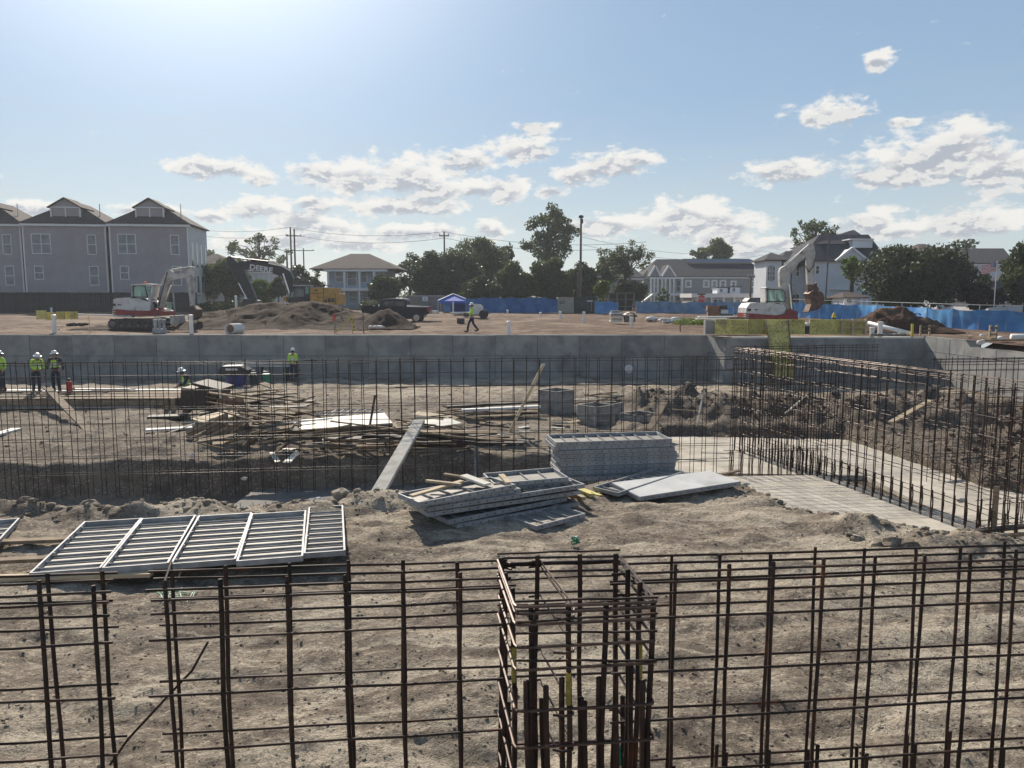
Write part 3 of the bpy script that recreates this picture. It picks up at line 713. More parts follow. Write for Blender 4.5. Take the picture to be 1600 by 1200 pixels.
# --- low white carport building
t = thing('carport', 'low white flat roofed outbuilding in front of the long house', 'outbuilding', P(1135, 482, 120))
Y = 120; xa, za = P2(1080, 458.5, Y); xb, zb_ = P2(1192, 465, Y)
mb = MB(); mb.span((xa, Y-.3, zb_), (xb, Y+8, za)); obj('roof', mb, M['trim'], t)
mb = MB(); mb.span((xa+.3, Y, .3), (xb-.3, Y+7.5, zb_)); obj('wall', mb, M['siding_grey2'], t)
for px in (1095, 1112, 1131, 1147, 1165):
    mb = MB(); xx = P2(px, 470, Y-.2)[0]; mb.span((xx-.12, Y-.25, .3), (xx+.12, Y-.01, zb_)); obj('post', mb, M['trim'], t)
for a, b_ in ((1083, 1092), (1115, 1128), (1150, 1163)): pwin(t, a, b_, 468, 479, Y, (2, 1), 'glass')
for (a, b_, c_, d) in ((1121, 1137, 450, 458.5), (1141, 1156, 449, 458.5)):
    xa, za = P2(a, c_, Y+4); xb, zb_ = P2(b_, d, Y+4)
    mb = MB(); mb.span((xa, Y+4, zb_), (xb, Y+7, za)); d_ = obj('roof_hut', mb, M['siding_white'], t)
    mb = MB(); mb.span((xa-.2, Y+3.8, za), (xb+.2, Y+7.2, za+.15)); obj('hut_roof', mb, M['roof_dark'], d_)
    mb = MB(); mb.span((xa+.4, Y+3.95, za-.65), ((xa+xb)/2, Y+4.02, za-.15)); obj('pane', mb, M['glass'], d_)
# --- big pale blue house on the right
Y = 100
t = thing('big_house', 'large pale blue two storey house with dark roof, dormer and corner tower', 'house', P(1320, 485, Y))
def hb(px0, px1, py0, py1, Y0, D, m_, nm, par, zb=None):
    x0, z1 = P2(px0, py0, Y0); x1, z0 = P2(px1, py1, Y0)
    if zb is not None: z0 = zb
    mb = MB(); mb.span((x0, Y0, z0), (x1, Y0+D, z1)); return obj(nm, mb, M[m_], par)
hb(1270, 1402, 408, 480, Y, 13, 'siding_white', 'wall', t, .3)
hb(1232, 1270.4, 416, 480, Y+3, 9, 'siding_white', 'wing_wall', t, .3)
hb(1198, 1219, 406, 480, Y-1, 5, 'siding_white', 'tower_wall', t, .3)
x0 = P2(1270, 0, Y)[0]; x1 = P2(1402, 0, Y)[0]; ze = P2(0, 408, Y)[1]
mb = MB(); hip(mb, x0, x1, Y, Y+13, ze+.05, P2(0, 366.5, Y+5)[1], P2(1297, 0, Y+5)[0], P2(1376, 0, Y+5)[0], Y+5, Y+5, eave=.5); rf = obj('roof', mb, M['roof_grey'], t)
mb = MB(); hip(mb, P2(1309, 0, Y)[0], P2(1398, 0, Y)[0], Y+3, Y+12, P2(0, 381, Y+3)[1], P2(0, 359.5, Y+7)[1], P2(1349, 0, Y+7)[0], P2(1353, 0, Y+7)[0], Y+7, Y+7, eave=.3); obj('upper_roof', mb, M['roof_grey'], rf)
hb(1333, 1363, 375, 387, Y+1.6, 4, 'siding_white', 'dormer', t)
hb(1328, 1366, 372.8, 374.6, Y+1.3, 5, 'trim', 'dormer_roof', t)
mb = MB(); b1 = P(1305, 408, Y-.5); b2 = P(1357, 408, Y-.5); a = P(1331, 388.5, Y-.5); mb.prism([(b1.x, b1.z), (b2.x, b2.z), (a.x, a.z)], Y-.5, Y+4); g_ = obj('front_gable', mb, M['siding_white'], t)
mb = MB()
for q in (b1, b2): mb.beam((q.x, Y-.6, q.z), (a.x, Y-.6, a.z+.1), .4, .25)
obj('gable_trim', mb, M['trim'], g_)
xe0 = P2(1232, 0, Y+3)[0]
mb = MB(); hip(mb, xe0, x0+.5, Y+3, Y+12, P2(0, 416, Y+3)[1], P2(0, 392, Y+7)[1], xe0+2.5, x0+1.5, eave=.4); obj('wing_roof', mb, M['roof_grey'], t)
xt0, zt = P2(1198, 406, Y-1); xt1 = P2(1219, 406, Y-1)[0]
mb = MB(); hip(mb, xt0, xt1+1.4, Y-1, Y+4, zt, P2(0, 394.5, Y+1)[1], (xt0+xt1)/2+.4, (xt0+xt1)/2+.6, eave=.45); obj('tower_roof', mb, M['roof_grey'], t)
for k in range(3): pwin(t, 1199.8+k*3.9, 1202.1+k*3.9, 416.5, 437.5, Y-1, (1, 2), 'glass', fw=.12)
pwin(t, 1244.8, 1248, 417, 431, Y+3, (1, 1), 'glass', fw=.12)
for k in range(2): pwin(t, 1239+k*5.4, 1242.3+k*5.4, 460.5, 478.5, Y+3, (1, 2), 'glass', fw=.14)
pwin(t, 1275.3, 1279.3, 415.8, 427.5, Y, (1, 1), 'glass', fw=.12)
pwin(t, 1320, 1325.6, 430.8, 435.5, Y, (1, 0), 'glass')
pwin(t, 1307, 1311.4, 460, 471.5, Y, (1, 2), 'glass_pale', fw=.12)
hb(1297.6, 1334, 451.8, 453, Y-.35, .34, 'trim', 'garage_lintel', t)
hb(1271, 1402, 408.2, 410, Y-.3, .28, 'trim', 'eave_trim', t)
mb = MB(); q = P(1241, 449, Y+2.8); mb.lathe(q, [(.05, -.25), (.25, -.2), (.28, 0), (.16, .2), (.03, .26)], 8); obj('wall_lamp', mb, M['trim'], t)
# --- shed in front of it
t = thing('garden_shed', 'small white shed with twin windows and brown roof before the big pale house', 'shed', P(1335, 482, 84))
Y = 84; xa, za = P2(1320, 464.5, Y); xb, zb_ = P2(1336, 479, Y); xc = P2(1354, 470, Y)[0]
mb = MB(); mb.span((xa, Y, .3), (xb, Y+3.5, za)); obj('wall', mb, M['siding_white'], t)
mb = MB(); hip(mb, xa-.1, xc, Y-.1, Y+4, za, P2(0, 456.5, Y+2)[1], (xa+xb)/2, xc-.7, eave=.2); obj('roof', mb, M['roof_brown'], t)
for px in (1319, 1354, 1346):
    mb = MB(); xx = P2(px, 470, Y-.2)[0]; mb.span((xx-.06, Y-.3, .2), (xx+.06, Y-.18, za-.1)); obj('post', mb, M['trim'], t)
for k in range(2): pwin(t, 1323.2+k*4.8, 1326+k*4.8, 467.5, 472.5, Y, (1, 0), 'glass', fw=.10)
t = thing('picket_fence', 'low white fence in front of the big pale house', 'fence', P(1320, 482, 82))
for k in range(26):
    p = P(1280+k*4.0, 476, 82); mb = MB(); mb.span((p.x-.10, 82, .3), (p.x+.10, 82.04, p.z+.03*(k % 2))); obj('picket', mb, M['trim'], t)
p0 = P(1278, 478, 82); p1 = P(1384, 478, 82); mb = MB(); mb.span((p0.x, 82.05, .7), (p1.x, 82.12, .8)); obj('rail', mb, M['trim'], t)
# --- far right house
t, x0, x1, ze, rf = box_house('far_house', 'long white house with grey brown roof behind the magnolia and the flag', 1468, 1580, 412, 388, 1478, 1568, 112, 12, 'siding_white', 'roof_grey')
mb = MB(); hip(mb, P2(1452, 0, 118)[0], P2(1486, 0, 118)[0], 116, 124, P2(0, 392, 116)[1], P2(0, 380.5, 119)[1], P2(1462, 0, 119)[0], P2(1474, 0, 119)[0]); obj('upper_roof', mb, M['roof_brown'], rf)
t, x0, x1, ze, rf = box_house('grey_gable_house', 'low grey roofed building between the flag and the right edge', 1545, 1612, 470, 428, 1565, 1590, 96, 8, 'siding_white', 'roof_grey')
for a in (1552, 1566): pwin(t, a, a+5, 472, 480, 96)

# ================================================================== FENCES
t = thing('board_fence', 'tall dark board fence in front of the grey townhouses', 'fence', (-55, 91, .3))
yl = 91.0
x0 = P2(-150, 460, yl)[0]; x1 = P2(312, 460, yl)[0]; n = int((x1-x0)/.30); zt = P2(0, 457, yl)[1]
me = MB().box((0, 0, 0), (.285, .035, zt-.3)).mesh('board'); me.materials.append(M['fence_dark'])
for i in range(min(n, 295)):
    inst('board', me, t, Matrix.Translation((x0+.3*(i+.5) if n < 295 else x1-.3*(i+.5), yl+(i % 2)*.012, (zt+.3)/2+rnd.uniform(-.02, .02))))
mb = MB(); mb.span((x0, yl+.06, .5), (x1, yl+.12, .6)); mb.span((x0, yl+.06, zt-.4), (x1, yl+.12, zt-.3)); obj('rail', mb, M['fence_dark'], t)

def tarp_fence(label, pts, hts, folds=.12, seed=0, post='rail_metal', over=0.0, cloth='blue_tarp'):
    """cloth hung between posts along a line of world points, one tarp per bay"""
    r_ = random.Random(seed)
    t = thing('tarp_fence', label, 'fence', (pts[0][0], pts[0][1], 0))
    for i in range(len(pts)-1):
        a, b_ = Vector(pts[i]), Vector(pts[i+1]); L = (b_-a).length; n = max(6, int(L/.25)); m_ = 7
        d = (b_-a).normalized(); nn = Vector((-d.y, d.x, 0)); ph = r_.uniform(0, 9); sag = r_.uniform(.02, .14)
        vs = []; fs = []
        for j in range(m_+1):
            for k in range(n+1):
                u = k/n; v = j/m_; s_ = u*L
                z0 = a.z*(1-u)+b_.z*u; h = hts[i]*(1-u)+hts[i+1]*u
                off = folds*(math.sin(s_*2.3+ph+2*v)*.45 + math.sin(s_*5.1+ph*2-3*v)*.25)*(1-.5*v) + folds*.6*math.sin(3*v+s_)
                off *= min(1, u*8, (1-u)*8)
                p = a+(b_-a)*u + nn*off; z = z0+v*(h-sag*math.sin(PI*u)*v) + .0
                vs.append((p.x, p.y, z))
        for j in range(m_):
            for k in range(n): q = j*(n+1)+k; fs.append((q, q+1, q+n+2, q+n+1))
        mb = MB(); mb.add(vs, fs); obj('tarp', mb, M[cloth], t, smooth=True)
    mb_r = MB()
    for i, p in enumerate(pts):
        mb = MB(); mb.tube([(p[0], p[1]+.08, p[2]-.1), (p[0], p[1]+.08, p[2]+hts[i]+over)], .035, 6); obj('post', mb, M[post], t)
    if over:
        mb_r.tube([(p[0], p[1]+.08, p[2]+hts[i]+over-.02) for i, p in enumerate(pts)], .025, 5); obj('top_rail', mb_r, M[post], t)
    return t
def fp(px, Y): p = P(px, 480, Y); return (p.x, Y, zg(Y))
tarp_fence('blue tarp fence hung behind the canopy tent and white tank', [fp(a, 86) for a in (728, 752, 776, 800, 825, 850, 873)], [1.65, 1.7, 1.68, 1.75, 1.7, 1.72, 1.5], seed=1, cloth='tarp_shaded')
tarp_fence('bright blue tarp piece right of the green container', [fp(a, 84) for a in (930, 942, 955, 966)], [1.4, 1.3, 1.35, 1.2], seed=2, folds=.06)
tarp_fence('faded blue tarp fence before the long grey house', [fp(a, y) for a, y in ((995, 84), (1016, 84), (1037, 83), (1058, 83), (1080, 82), (1102, 82), (1126, 81), (1150, 80), (1175, 79), (1200, 78))], [1.35, 1.3, 1.38, 1.2, 1.35, 1.25, 1.35, 1.3, 1.2, 1.3], seed=3, cloth='tarp_faded')
rp = [(1236, 74), (1258, 72), (1282, 70), (1310, 68), (1340, 66), (1372, 62), (1410, 57.5), (1450, 53), (1490, 50), (1532, 48), (1575, 46.5), (1625, 45), (1690, 44)]
tarp_fence('wrinkled blue tarp fence running to the right edge under a wire fence', [fp(a, y) for a, y in rp], [1.42, 1.42, 1.4, 1.42, 1.42, 1.42, 1.4, 1.38, 1.35, 1.32, 1.3, 1.3, 1.3], folds=.2, seed=4, over=.30)

# ================================================================== POLES, WIRES
def pole(label, px, pyt, Y, r=.15, cross=None, name='utility_pole'):
    p = P(px, pyt, Y); t = thing(name, label, 'pole', (p.x, Y, zg(Y)), None)
    mb = MB(); mb.tube([(p.x, Y, zg(Y)-.3), (p.x, Y, p.z*.5), (p.x, Y, p.z)], [r*1.15, r, r*.8], 8); obj('shaft', mb, M['pole'], t, smooth=True)
    if cross:
        for (dz, w_) in cross:
            mb = MB(); mb.span((p.x-w_, Y-.22, p.z-dz-.08), (p.x+w_, Y-.10, p.z-dz+.08)); c_ = obj('crossarm', mb, M['pole'], t)
            for s_ in (-.9, 0, .9):
                mb = MB(); mb.lathe((p.x+s_*w_, Y-.16, p.z-dz+.08), [(.05, 0), (.09, .05), (.05, .12), (.08, .16), (.04, .24)], 6); obj('insulator', mb, M['rail_metal'], c_)
    return t, p
t, pA = pole('thick tall utility pole behind the dark green container', 908, 336, 92, .14)
mb = MB(); mb.box((pA.x, 92, pA.z-.2), (.55, .4, .25)); mb.box((pA.x+.05, 91.7, pA.z-.75), (.3, .3, .5)); obj('pole_top_bracket', mb, M['steel_dark'], t)
pole('thin bare pole just left of the thick tall pole', 903, 424, 90, .06)
t, pB = pole('thin utility pole rising from the dark trees left of centre', 694, 362, 112, .13, [(.6, .7)])
t, pC = pole('left one of the twin tall poles behind the dark excavator', 453.5, 355, 138, .17, [(1.5, .8)])
t, pD = pole('right one of the twin tall poles behind the dark excavator', 459.5, 358, 138, .17, [(1.2, 1.3)])
pole('short thick stub pole beside the twin tall poles', 448, 393, 136, .18)
t, pE = pole('distant pole with a wide crossarm right of the twin poles', 474, 388, 170, .16, [(.5, 2.4)])
pole('small wooden pole between carport and white excavator', 1173.5, 431, 96, .13, [(.15, .45)])
t, _ = pole('slim dark mast leaning before the big pale house', 1286, 470, 76, .02, name='slim_mast')
bpy.data.objects.remove(t.children[0]); mb = MB(); a = P(1296, 371, 76); b_ = P(1288.5, 490, 76); mb.tube([a, (a+b_)/2, b_], [.05, .06, .07], 6); obj('shaft', mb, M['steel_dark'], t)
def wire(label, pts, sag, r=.03):
    mb = MB()
    for a, b_ in zip(pts[:-1], pts[1:]):
        q = []
        for k in range(13):
            u = k/12; p = Vector(a)*(1-u)+Vector(b_)*u; p.z -= sag*4*u*(1-u); q.append(p)
        mb.tube(q, r, 4, cap=False)
    tag(obj('overhead_wire', mb, M['steel_dark']), label, 'wire')
wire('upper overhead wire from the townhouses across to the thin pole', [P(250, 350, 128), pC, pB, P(1010, 378, 105)], 1.0)
wire('lower overhead wire below the first one over the left trees', [P(250, 353.5, 128)-Vector((0,0,.4)), pC-Vector((0,0,1.2)), pB-Vector((0,0,.9)), P(1010, 384, 105)], 1.1)
wire('faint wire leaving the thick pole to the right', [pA-Vector((0,0,2.5)), P(1190, 392, 120), P(1400, 380, 130)], 1.2, .02)
wire('second faint wire leaving the thick pole to the right', [pA-Vector((0,0,3.4)), P(1190, 399, 120), P(1400, 392, 130)], 1.2, .02)
mb = MB(); q = P(1096, 467, 96)
# stop sign
t = thing('stop_sign', 'red eight sided STOP sign on a post beyond the faded blue fence', 'sign', (q.x, 96, zg(96)))
mb.tube([(q.x, 96.06, .2), (q.x, 96.06, q.z+.7)], .04, 6); obj('post', mb, M['rail_metal'], t)
def oct_(r, y0, y1): return MB().prism([(q.x+r*math.cos(PI/8+k*PI/4), q.z+r*math.sin(PI/8+k*PI/4)) for k in range(8)], y0, y1)
obj('sign_border', oct_(.56, 96.0, 96.03), M['text'], t)
sf = obj('sign_face', oct_(.50, 95.985, 95.999), M['red'], t)
def text_mesh(txt, size, parent, loc, rot=(PI/2, 0, 0), mat_='text', name='lettering', ext=.005, bold=0.0, sx=1.0):
    cu = bpy.data.curves.new('t', 'FONT'); cu.body = txt; cu.size = size; cu.extrude = ext; cu.align_x = 'CENTER'; cu.align_y = 'CENTER'; cu.offset = bold
    tmp = bpy.data.objects.new('t', cu); col.objects.link(tmp)
    dg = bpy.context.evaluated_depsgraph_get(); me = bpy.data.meshes.new_from_object(tmp.evaluated_get(dg))
    bpy.data.objects.remove(tmp); me.materials.clear(); me.materials.append(M[mat_])
    o = bpy.data.objects.new(name, me); col.objects.link(o); o.parent = parent
    o.location = Vector(loc)-WL.get(parent.name, Vector()); o.rotation_euler = rot; o.scale = (sx, 1, 1)
    WL[o.name] = Vector(loc)
    return o
text_mesh('STOP', .40, t, (q.x, 95.975, q.z))
q2 = P(1096, 461, 96); mb = MB(); mb.box((q2.x, 96, q2.z+.10), (1.0, .02, .16)); obj('street_name_plate', mb, M['green_box'], t)
# flag
FY = 74; q = P(1558, 408, FY); t = thing('flag', 'small striped stars and stripes flag on a white pole', 'flag', (q.x, FY, .35))
mb = MB(); mb.tube([(q.x, FY, .3), (q.x, FY, q.z)], .04, 6); obj('flag_pole', mb, M['trim'], t)
L = 1.4; H = .85; fz = P(1556, 412, FY).z
for k in range(13):
    mb = MB(); vs = []; fs = []
    for i in range(13):
        u = i/12; yy = FY+.12*math.sin(u*9); dz = .16*math.sin(u*5+.6)-.30*u*0
        zt_ = fz-k*H/13+dz; vs += [(q.x-u*L, yy, zt_), (q.x-u*L, yy, zt_-H/13)]
    for i in range(12): fs.append((2*i, 2*i+1, 2*i+3, 2*i+2))
    mb.add(vs, fs); obj('stripe', mb, M['red'] if k % 2 == 0 else M['text'], t)
mb = MB(); vs = []; fs = []
for i in range(6):
    u = i/12; yy = FY+.12*math.sin(u*9)-.012; dz = .16*math.sin(u*5+.6); vs += [(q.x-u*L, yy, fz+dz), (q.x-u*L, yy, fz+dz-H*7/13)]
for i in range(5): fs.append((2*i, 2*i+1, 2*i+3, 2*i+2))
mb.add(vs, fs); obj('canton', mb, M['blue_dark'], t)
mb = MB()
for r_ in range(5):
    for c_ in range(6 if r_ % 2 == 0 else 5):
        u = (c_+.5+(r_ % 2)*.5)*.4/6; yy = FY+.12*math.sin(u*9)-.025
        mb.box((q.x-u*L, yy, fz+.16*math.sin(u*5+.6)-(r_+.6)*H*.5/5.2), (.05, .004, .05))
obj('stars', mb, M['text'], t, kind='stuff')

# ================================================================== TREES
nprng = np.random.default_rng(5)
def leaf_mesh(name, centers, radii, per, size, sq=(1, 1, .8)):
    """many small folded leaf sprays spread through clump volumes"""
    tot = int(sum(per)); ci = np.repeat(np.arange(len(centers)), per)
    C_ = np.array(centers)[ci]; Rr = np.array(radii)[ci][:, None]
    d = nprng.normal(size=(tot, 3)); d /= np.linalg.norm(d, axis=1)[:, None]
    rr = nprng.random((tot, 1))**.45
    pos = C_ + d*rr*Rr*np.array(sq)
    a = nprng.normal(size=(tot, 3)); a /= np.linalg.norm(a, axis=1)[:, None]
    b_ = np.cross(a, nprng.normal(size=(tot, 3))); b_ /= np.linalg.norm(b_, axis=1)[:, None]
    s_ = size*nprng.uniform(.6, 1.35, (tot, 1))
    v0 = pos-a*s_; v1 = pos+b_*s_*.55; v2 = pos+a*s_; v3 = pos-b_*s_*.55+a*s_*.2
    co = np.stack([v0, v1, v2, v3], 1).reshape(-1, 3).astype(np.float32)
    me = bpy.data.meshes.new(name); n = tot
    me.vertices.add(n*4); me.vertices.foreach_set('co', co.ravel())
    me.loops.add(n*4); me.loops.foreach_set('vertex_index', np.arange(n*4, dtype=np.int32))
    me.polygons.add(n); me.polygons.foreach_set('loop_start', (np.arange(n)*4).astype(np.int32))
    me.update(calc_edges=True)
    return me
def tree(label, px, pyt, pw, Y, leaf='leaf_mid', density=1.0, open_=0.3, zb=None, pyb=None, name='tree', size=.2, trunk_r=.22, seed=0, shape='round', group=None, cat='tree', sq=(1,1,.8)):
    r_ = random.Random(seed+int(px)); 
    base = P(px, pyt, Y); zt = base.z; zb = zg(Y) if zb is None else zb
    half = pw/1200*Y/2*1.22; zt += .25; H = zt-zb
    zc0 = zb+H*.28 if pyb is None else P(px, pyb, Y).z      # underside of the crown
    t = thing(name, label, cat, (base.x, Y, zb), group)
    t.name = name; WL[t.name] = Vector((base.x, Y, zb))
    c0 = Vector((base.x, Y, zb)); crown_h = zt-zc0; cz = zc0+crown_h/2
    # clumps
    n = int({'round': 46, 'tall': 42, 'column': 20, 'wide': 80, 'dome': 120, 'open': 38}.get(shape, 30))
    cs = []; rs = []
    k = 0
    while len(cs) < n and k < 4000:
        k += 1
        u, v, q = r_.uniform(-1, 1), r_.uniform(-1, 1), r_.uniform(-1, 1)
        rr = math.sqrt(u*u+v*v+q*q)
        if rr > 1 or (rr < .45 and r_.random() < .5): continue
        prof = 1.0
        if shape == 'dome' and q < -.1 and rr < .5: continue
        if shape == 'tall': prof = .45+.55*(1-max(0, q))**.7
        if shape == 'column': prof = .9 if q < .2 else max(.15, 1-(q-.2)*1.1)
        sz = r_.uniform(.20, .34)*(.8 if open_ > .5 else 1.0)
        x = u*half*(1-sz*.8)*prof; y = v*half*.9*(1-sz)*prof; z = q*crown_h/2*(1-sz*.7)
        cs.append((c0.x+x, Y+y, cz+z)); rs.append(sz*min(half, crown_h/1.6)*(1.15 if open_ < .4 else .85))
    # trunk and limbs: reach a share of the clumps
    mb = MB(); zf = zc0+crown_h*(.25 if open_ < .5 else .35)
    lean = r_.uniform(-.06, .06)*half
    mb.tube([c0-Vector((0,0,.3)), c0+Vector((lean, 0, (zf-zb)*.5)), Vector((c0.x+lean, Y, zf)), Vector((c0.x+lean*1.4, Y, zt-crown_h*.22))], [trunk_r*1.3, trunk_r, trunk_r*.75, trunk_r*.2], 8)
    for c_, rr in list(zip(cs, rs))[::1 if open_ > .4 else 2]:
        st = Vector((c0.x+lean, Y, zb+(zf-zb)*r_.uniform(.65, 1.1))); e = Vector(c_); md = (st+e)/2+Vector((r_.uniform(-.2,.2), r_.uniform(-.2,.2), .12*half))
        mb.tube([st, md, e], [trunk_r*.42, trunk_r*.25, trunk_r*.07], 5, cap=False)
    obj('trunk', mb, M['bark'], t, smooth=True)
    area = half*crown_h
    per_ = [max(12, int(density*215*(rr/ (size*3.6))**2*.55)) for rr in rs]
    tot = sum(per_); cap_ = 34000 if shape == 'dome' else 19000
    if tot > cap_: per_ = [max(8, int(p*cap_/tot)) for p in per_]
    me = leaf_mesh('crown', [(c_[0]-c0.x, c_[1]-Y, c_[2]-zb) for c_ in cs], rs, per_, size, sq)
    me.materials.append(M[leaf]); o = bpy.data.objects.new('crown', me); col.objects.link(o); o.parent = t
    return t
tree('rounded dark green bushy tree right of the townhouses', 349, 402, 72, 104, 'leaf_mid', 1.0, .2, pyb=476, seed=1)
tree('spreading open crowned tree behind the dark excavator boom', 402, 366, 96, 150, 'leaf_mid', .55, .6, pyb=425, seed=2, shape='open', trunk_r=.35, size=.24)
tree('small fluffy tree behind the tall spreading tree', 322, 388, 34, 160, 'leaf_light', .6, .5, pyb=410, seed=3, shape='open')
tree('dense dark cypress like tree behind the dark excavator cab', 470, 404, 44, 112, 'leaf_dark', 1.2, .1, pyb=480, seed=4, shape='column', trunk_r=.15)
tree('dark pointed evergreen at the left of the evergreen clump', 451, 410, 24, 110, 'leaf_dark', 1.2, .1, pyb=480, seed=5, shape='column', trunk_r=.12)
tree('dark evergreen next to the porch house', 491, 412, 34, 114, 'leaf_mid', 1.1, .1, pyb=480, seed=6, shape='column', trunk_r=.12)
tree('yellow green shrub under the dark excavator boom', 409, 432, 34, 102, 'leaf_yellow', .8, .3, pyb=482, seed=7, trunk_r=.1)
tree('small dark tree under the elbow of the dark boom', 435, 434, 30, 100, 'leaf_dark', .9, .3, pyb=470, seed=8, trunk_r=.1)
tree('low bush beside the porch house columns', 600, 428, 44, 106, 'leaf_dark', 1.1, .2, pyb=482, seed=9, trunk_r=.12)
tree('thin olive tree with an airy top left of the dark grove', 641, 388, 48, 122, 'leaf_olive', .8, .4, pyb=470, seed=10, shape='tall')
tree('leftmost dense dark tree of the central grove', 672, 389, 58, 112, 'leaf_dark', 1.1, .15, pyb=480, seed=11)
tree('dense dark tree behind the thin utility pole', 712, 392, 76, 114, 'leaf_dark', 1.2, .1, pyb=482, seed=12, shape='wide')
tree('tall rounded tree topping the central grove', 747, 372, 92, 126, 'leaf_mid', .95, .3, pyb=450, seed=13, shape='round', trunk_r=.3)
tree('ragged small crown at the right shoulder of the central grove', 792, 380, 26, 132, 'leaf_mid', .6, .5, pyb=412, seed=14, shape='open')
tree('low dark tree above the canopy tent', 752, 432, 66, 104, 'leaf_dark', 1.2, .1, pyb=484, seed=15)
tree('left of two round oaks under the tallest tree', 806, 404, 56, 106, 'leaf_mid', 1.2, .15, pyb=482, seed=16)
tree('right of two round oaks under the tallest tree', 861, 402, 64, 106, 'leaf_mid', 1.2, .15, pyb=482, seed=17)
tree('tallest open crowned tree standing high over the grove', 857, 317, 96, 130, 'leaf_mid', .62, .55, pyb=414, seed=18, shape='tall', trunk_r=.4, size=.25)
tree('dense dark tree behind the thick tall pole', 907, 412, 60, 112, 'leaf_dark', 1.1, .15, pyb=484, seed=19)
tree('pale airy tree left of the long grey house', 976, 374, 84, 112, 'leaf_olive', .55, .6, pyb=440, seed=20, shape='round', size=.17)
tree('low green tree behind the dark rack', 951, 400, 44, 120, 'leaf_olive', .7, .5, pyb=450, seed=21)
tree('small bright yellow green tree right of the green container', 942, 440, 24, 90, 'leaf_yellow', .8, .3, pyb=468, seed=22, trunk_r=.08, size=.15)
tree('reddish brown bush below the pale airy tree', 985, 436, 46, 106, 'leaf_olive', .8, .3, pyb=480, seed=23)
tree('bushy tree seen over the roof of the long house', 1122, 372, 46, 172, 'leaf_light', .8, .3, pyb=412, seed=24, shape='tall', size=.26)
tree('smaller tree left of the one over the long roof', 1095, 386, 34, 174, 'leaf_mid', .7, .4, pyb=412, seed=25, size=.24)
tree('loose leafy tree behind the raised excavator boom', 1273, 339, 66, 122, 'leaf_mid', .55, .6, pyb=394, seed=26, shape='open', trunk_r=.3)
tree('low shrub top behind the corner tower', 1245, 392, 40, 124, 'leaf_mid', .5, .5, pyb=412, seed=27)
tree('young yellow green tree in front of the big pale house', 1333, 398, 34, 92, 'leaf_yellow', .8, .4, pyb=442, seed=28, trunk_r=.28, size=.15)
tree('huge glossy dark magnolia right of the big pale house', 1440, 379, 168, 84, 'leaf_gloss', 1.5, .1, pyb=490, seed=29, shape='dome', size=.2, trunk_r=.3)
tree('dark red leaved shrub at the foot of the magnolia', 1535, 446, 58, 80, 'leaf_red', 1.2, .1, pyb=484, seed=30, trunk_r=.1)
tree('dark conifer cut by the right edge of the picture', 1612, 366, 84, 78, 'leaf_dark', 1.3, .1, pyb=484, seed=31, shape='tall')
tree('flat topped sparse tree over the far white house roof', 1510, 373, 44, 150, 'leaf_mid', .45, .6, pyb=392, seed=32, shape='open')
tree('light green shrub at the porch of the long house', 1036, 450, 18, 96, 'leaf_light', .7, .4, pyb=482, seed=33, trunk_r=.06, size=.14)
tree('small palm like shrub behind the flag', 1540, 425, 26, 100, 'leaf_mid', .8, .3, pyb=470, seed=34, trunk_r=.1)
tree('grey green bush left of the shed', 1296, 466, 20, 88, 'leaf_mid', .9, .3, pyb=484, seed=35, trunk_r=.06, size=.14)
# far woods that read as one mass
cs = []; rs = []
for k in range(420):
    x = rnd.uniform(-330, 330); y = rnd.uniform(215, 300); h = rnd.uniform(2.0, 5.5)+1.5*math.sin(x*.03)
    cs.append((x, y, h*.55)); rs.append(h*.62)
me = leaf_mesh('far_woods', cs, rs, [110]*len(cs), .55, (1.4, 1, .9)); me.materials.append(M['leaf_mid'])
o = bpy.data.objects.new('far_woods', me); col.objects.link(o); tag(o, 'low hazy line of far trees along the horizon', 'woods', kind='stuff')
# hedge of shrubs behind the fences, ground cover
cs = []; rs = []
for k in range(60):
    px = rnd.uniform(560, 950); Y = rnd.uniform(100, 104); p = P(px, 478, Y); cs.append((p.x, Y, .9)); rs.append(rnd.uniform(.8, 1.4))
for k in range(30):
    px = rnd.uniform(312, 400); Y = rnd.uniform(94, 98); p = P(px, 478, Y); cs.append((p.x, Y, .8)); rs.append(rnd.uniform(.6, 1.2))
me = leaf_mesh('hedge', cs, rs, [170]*len(cs), .16); me.materials.append(M['leaf_dark'])
o = bpy.data.objects.new('hedge', me); col.objects.link(o); tag(o, 'dark undergrowth along the foot of the tree line', 'bushes', kind='stuff')
cs = []; rs = []
for k in range(60):
    px = rnd.uniform(1058, 1108); Y = rnd.uniform(57, 62); p = P(px, 495, Y); cs.append((p.x, Y, .12)); rs.append(rnd.uniform(.2, .45))
me = leaf_mesh('weeds', cs, rs, [60]*len(cs), .07, (1.2, 1, .9)); me.materials.append(M['leaf_yellow'])
o = bpy.data.objects.new('weeds', me); col.objects.link(o); tag(o, 'patch of green weeds left of the yellow form panels', 'weeds', kind='stuff')

# the air between here and the far houses
hm = bpy.data.materials.new('haze_air'); hm.use_nodes = True; ht_ = hm.node_tree; ht_.nodes.clear()
pv = ht_.nodes.new('ShaderNodeVolumePrincipled'); pv.inputs['Density'].default_value = .00042; pv.inputs['Color'].default_value = (.86, .92, 1, 1); pv.inputs['Anisotropy'].default_value = .35
ho = ht_.nodes.new('ShaderNodeOutputMaterial'); ht_.links.new(pv.outputs[0], ho.inputs['Volume'])
mb = MB(); mb.span((-620, -320, -4.2), (620, 660, 26)); obj('haze', mb, hm, kind='stuff')
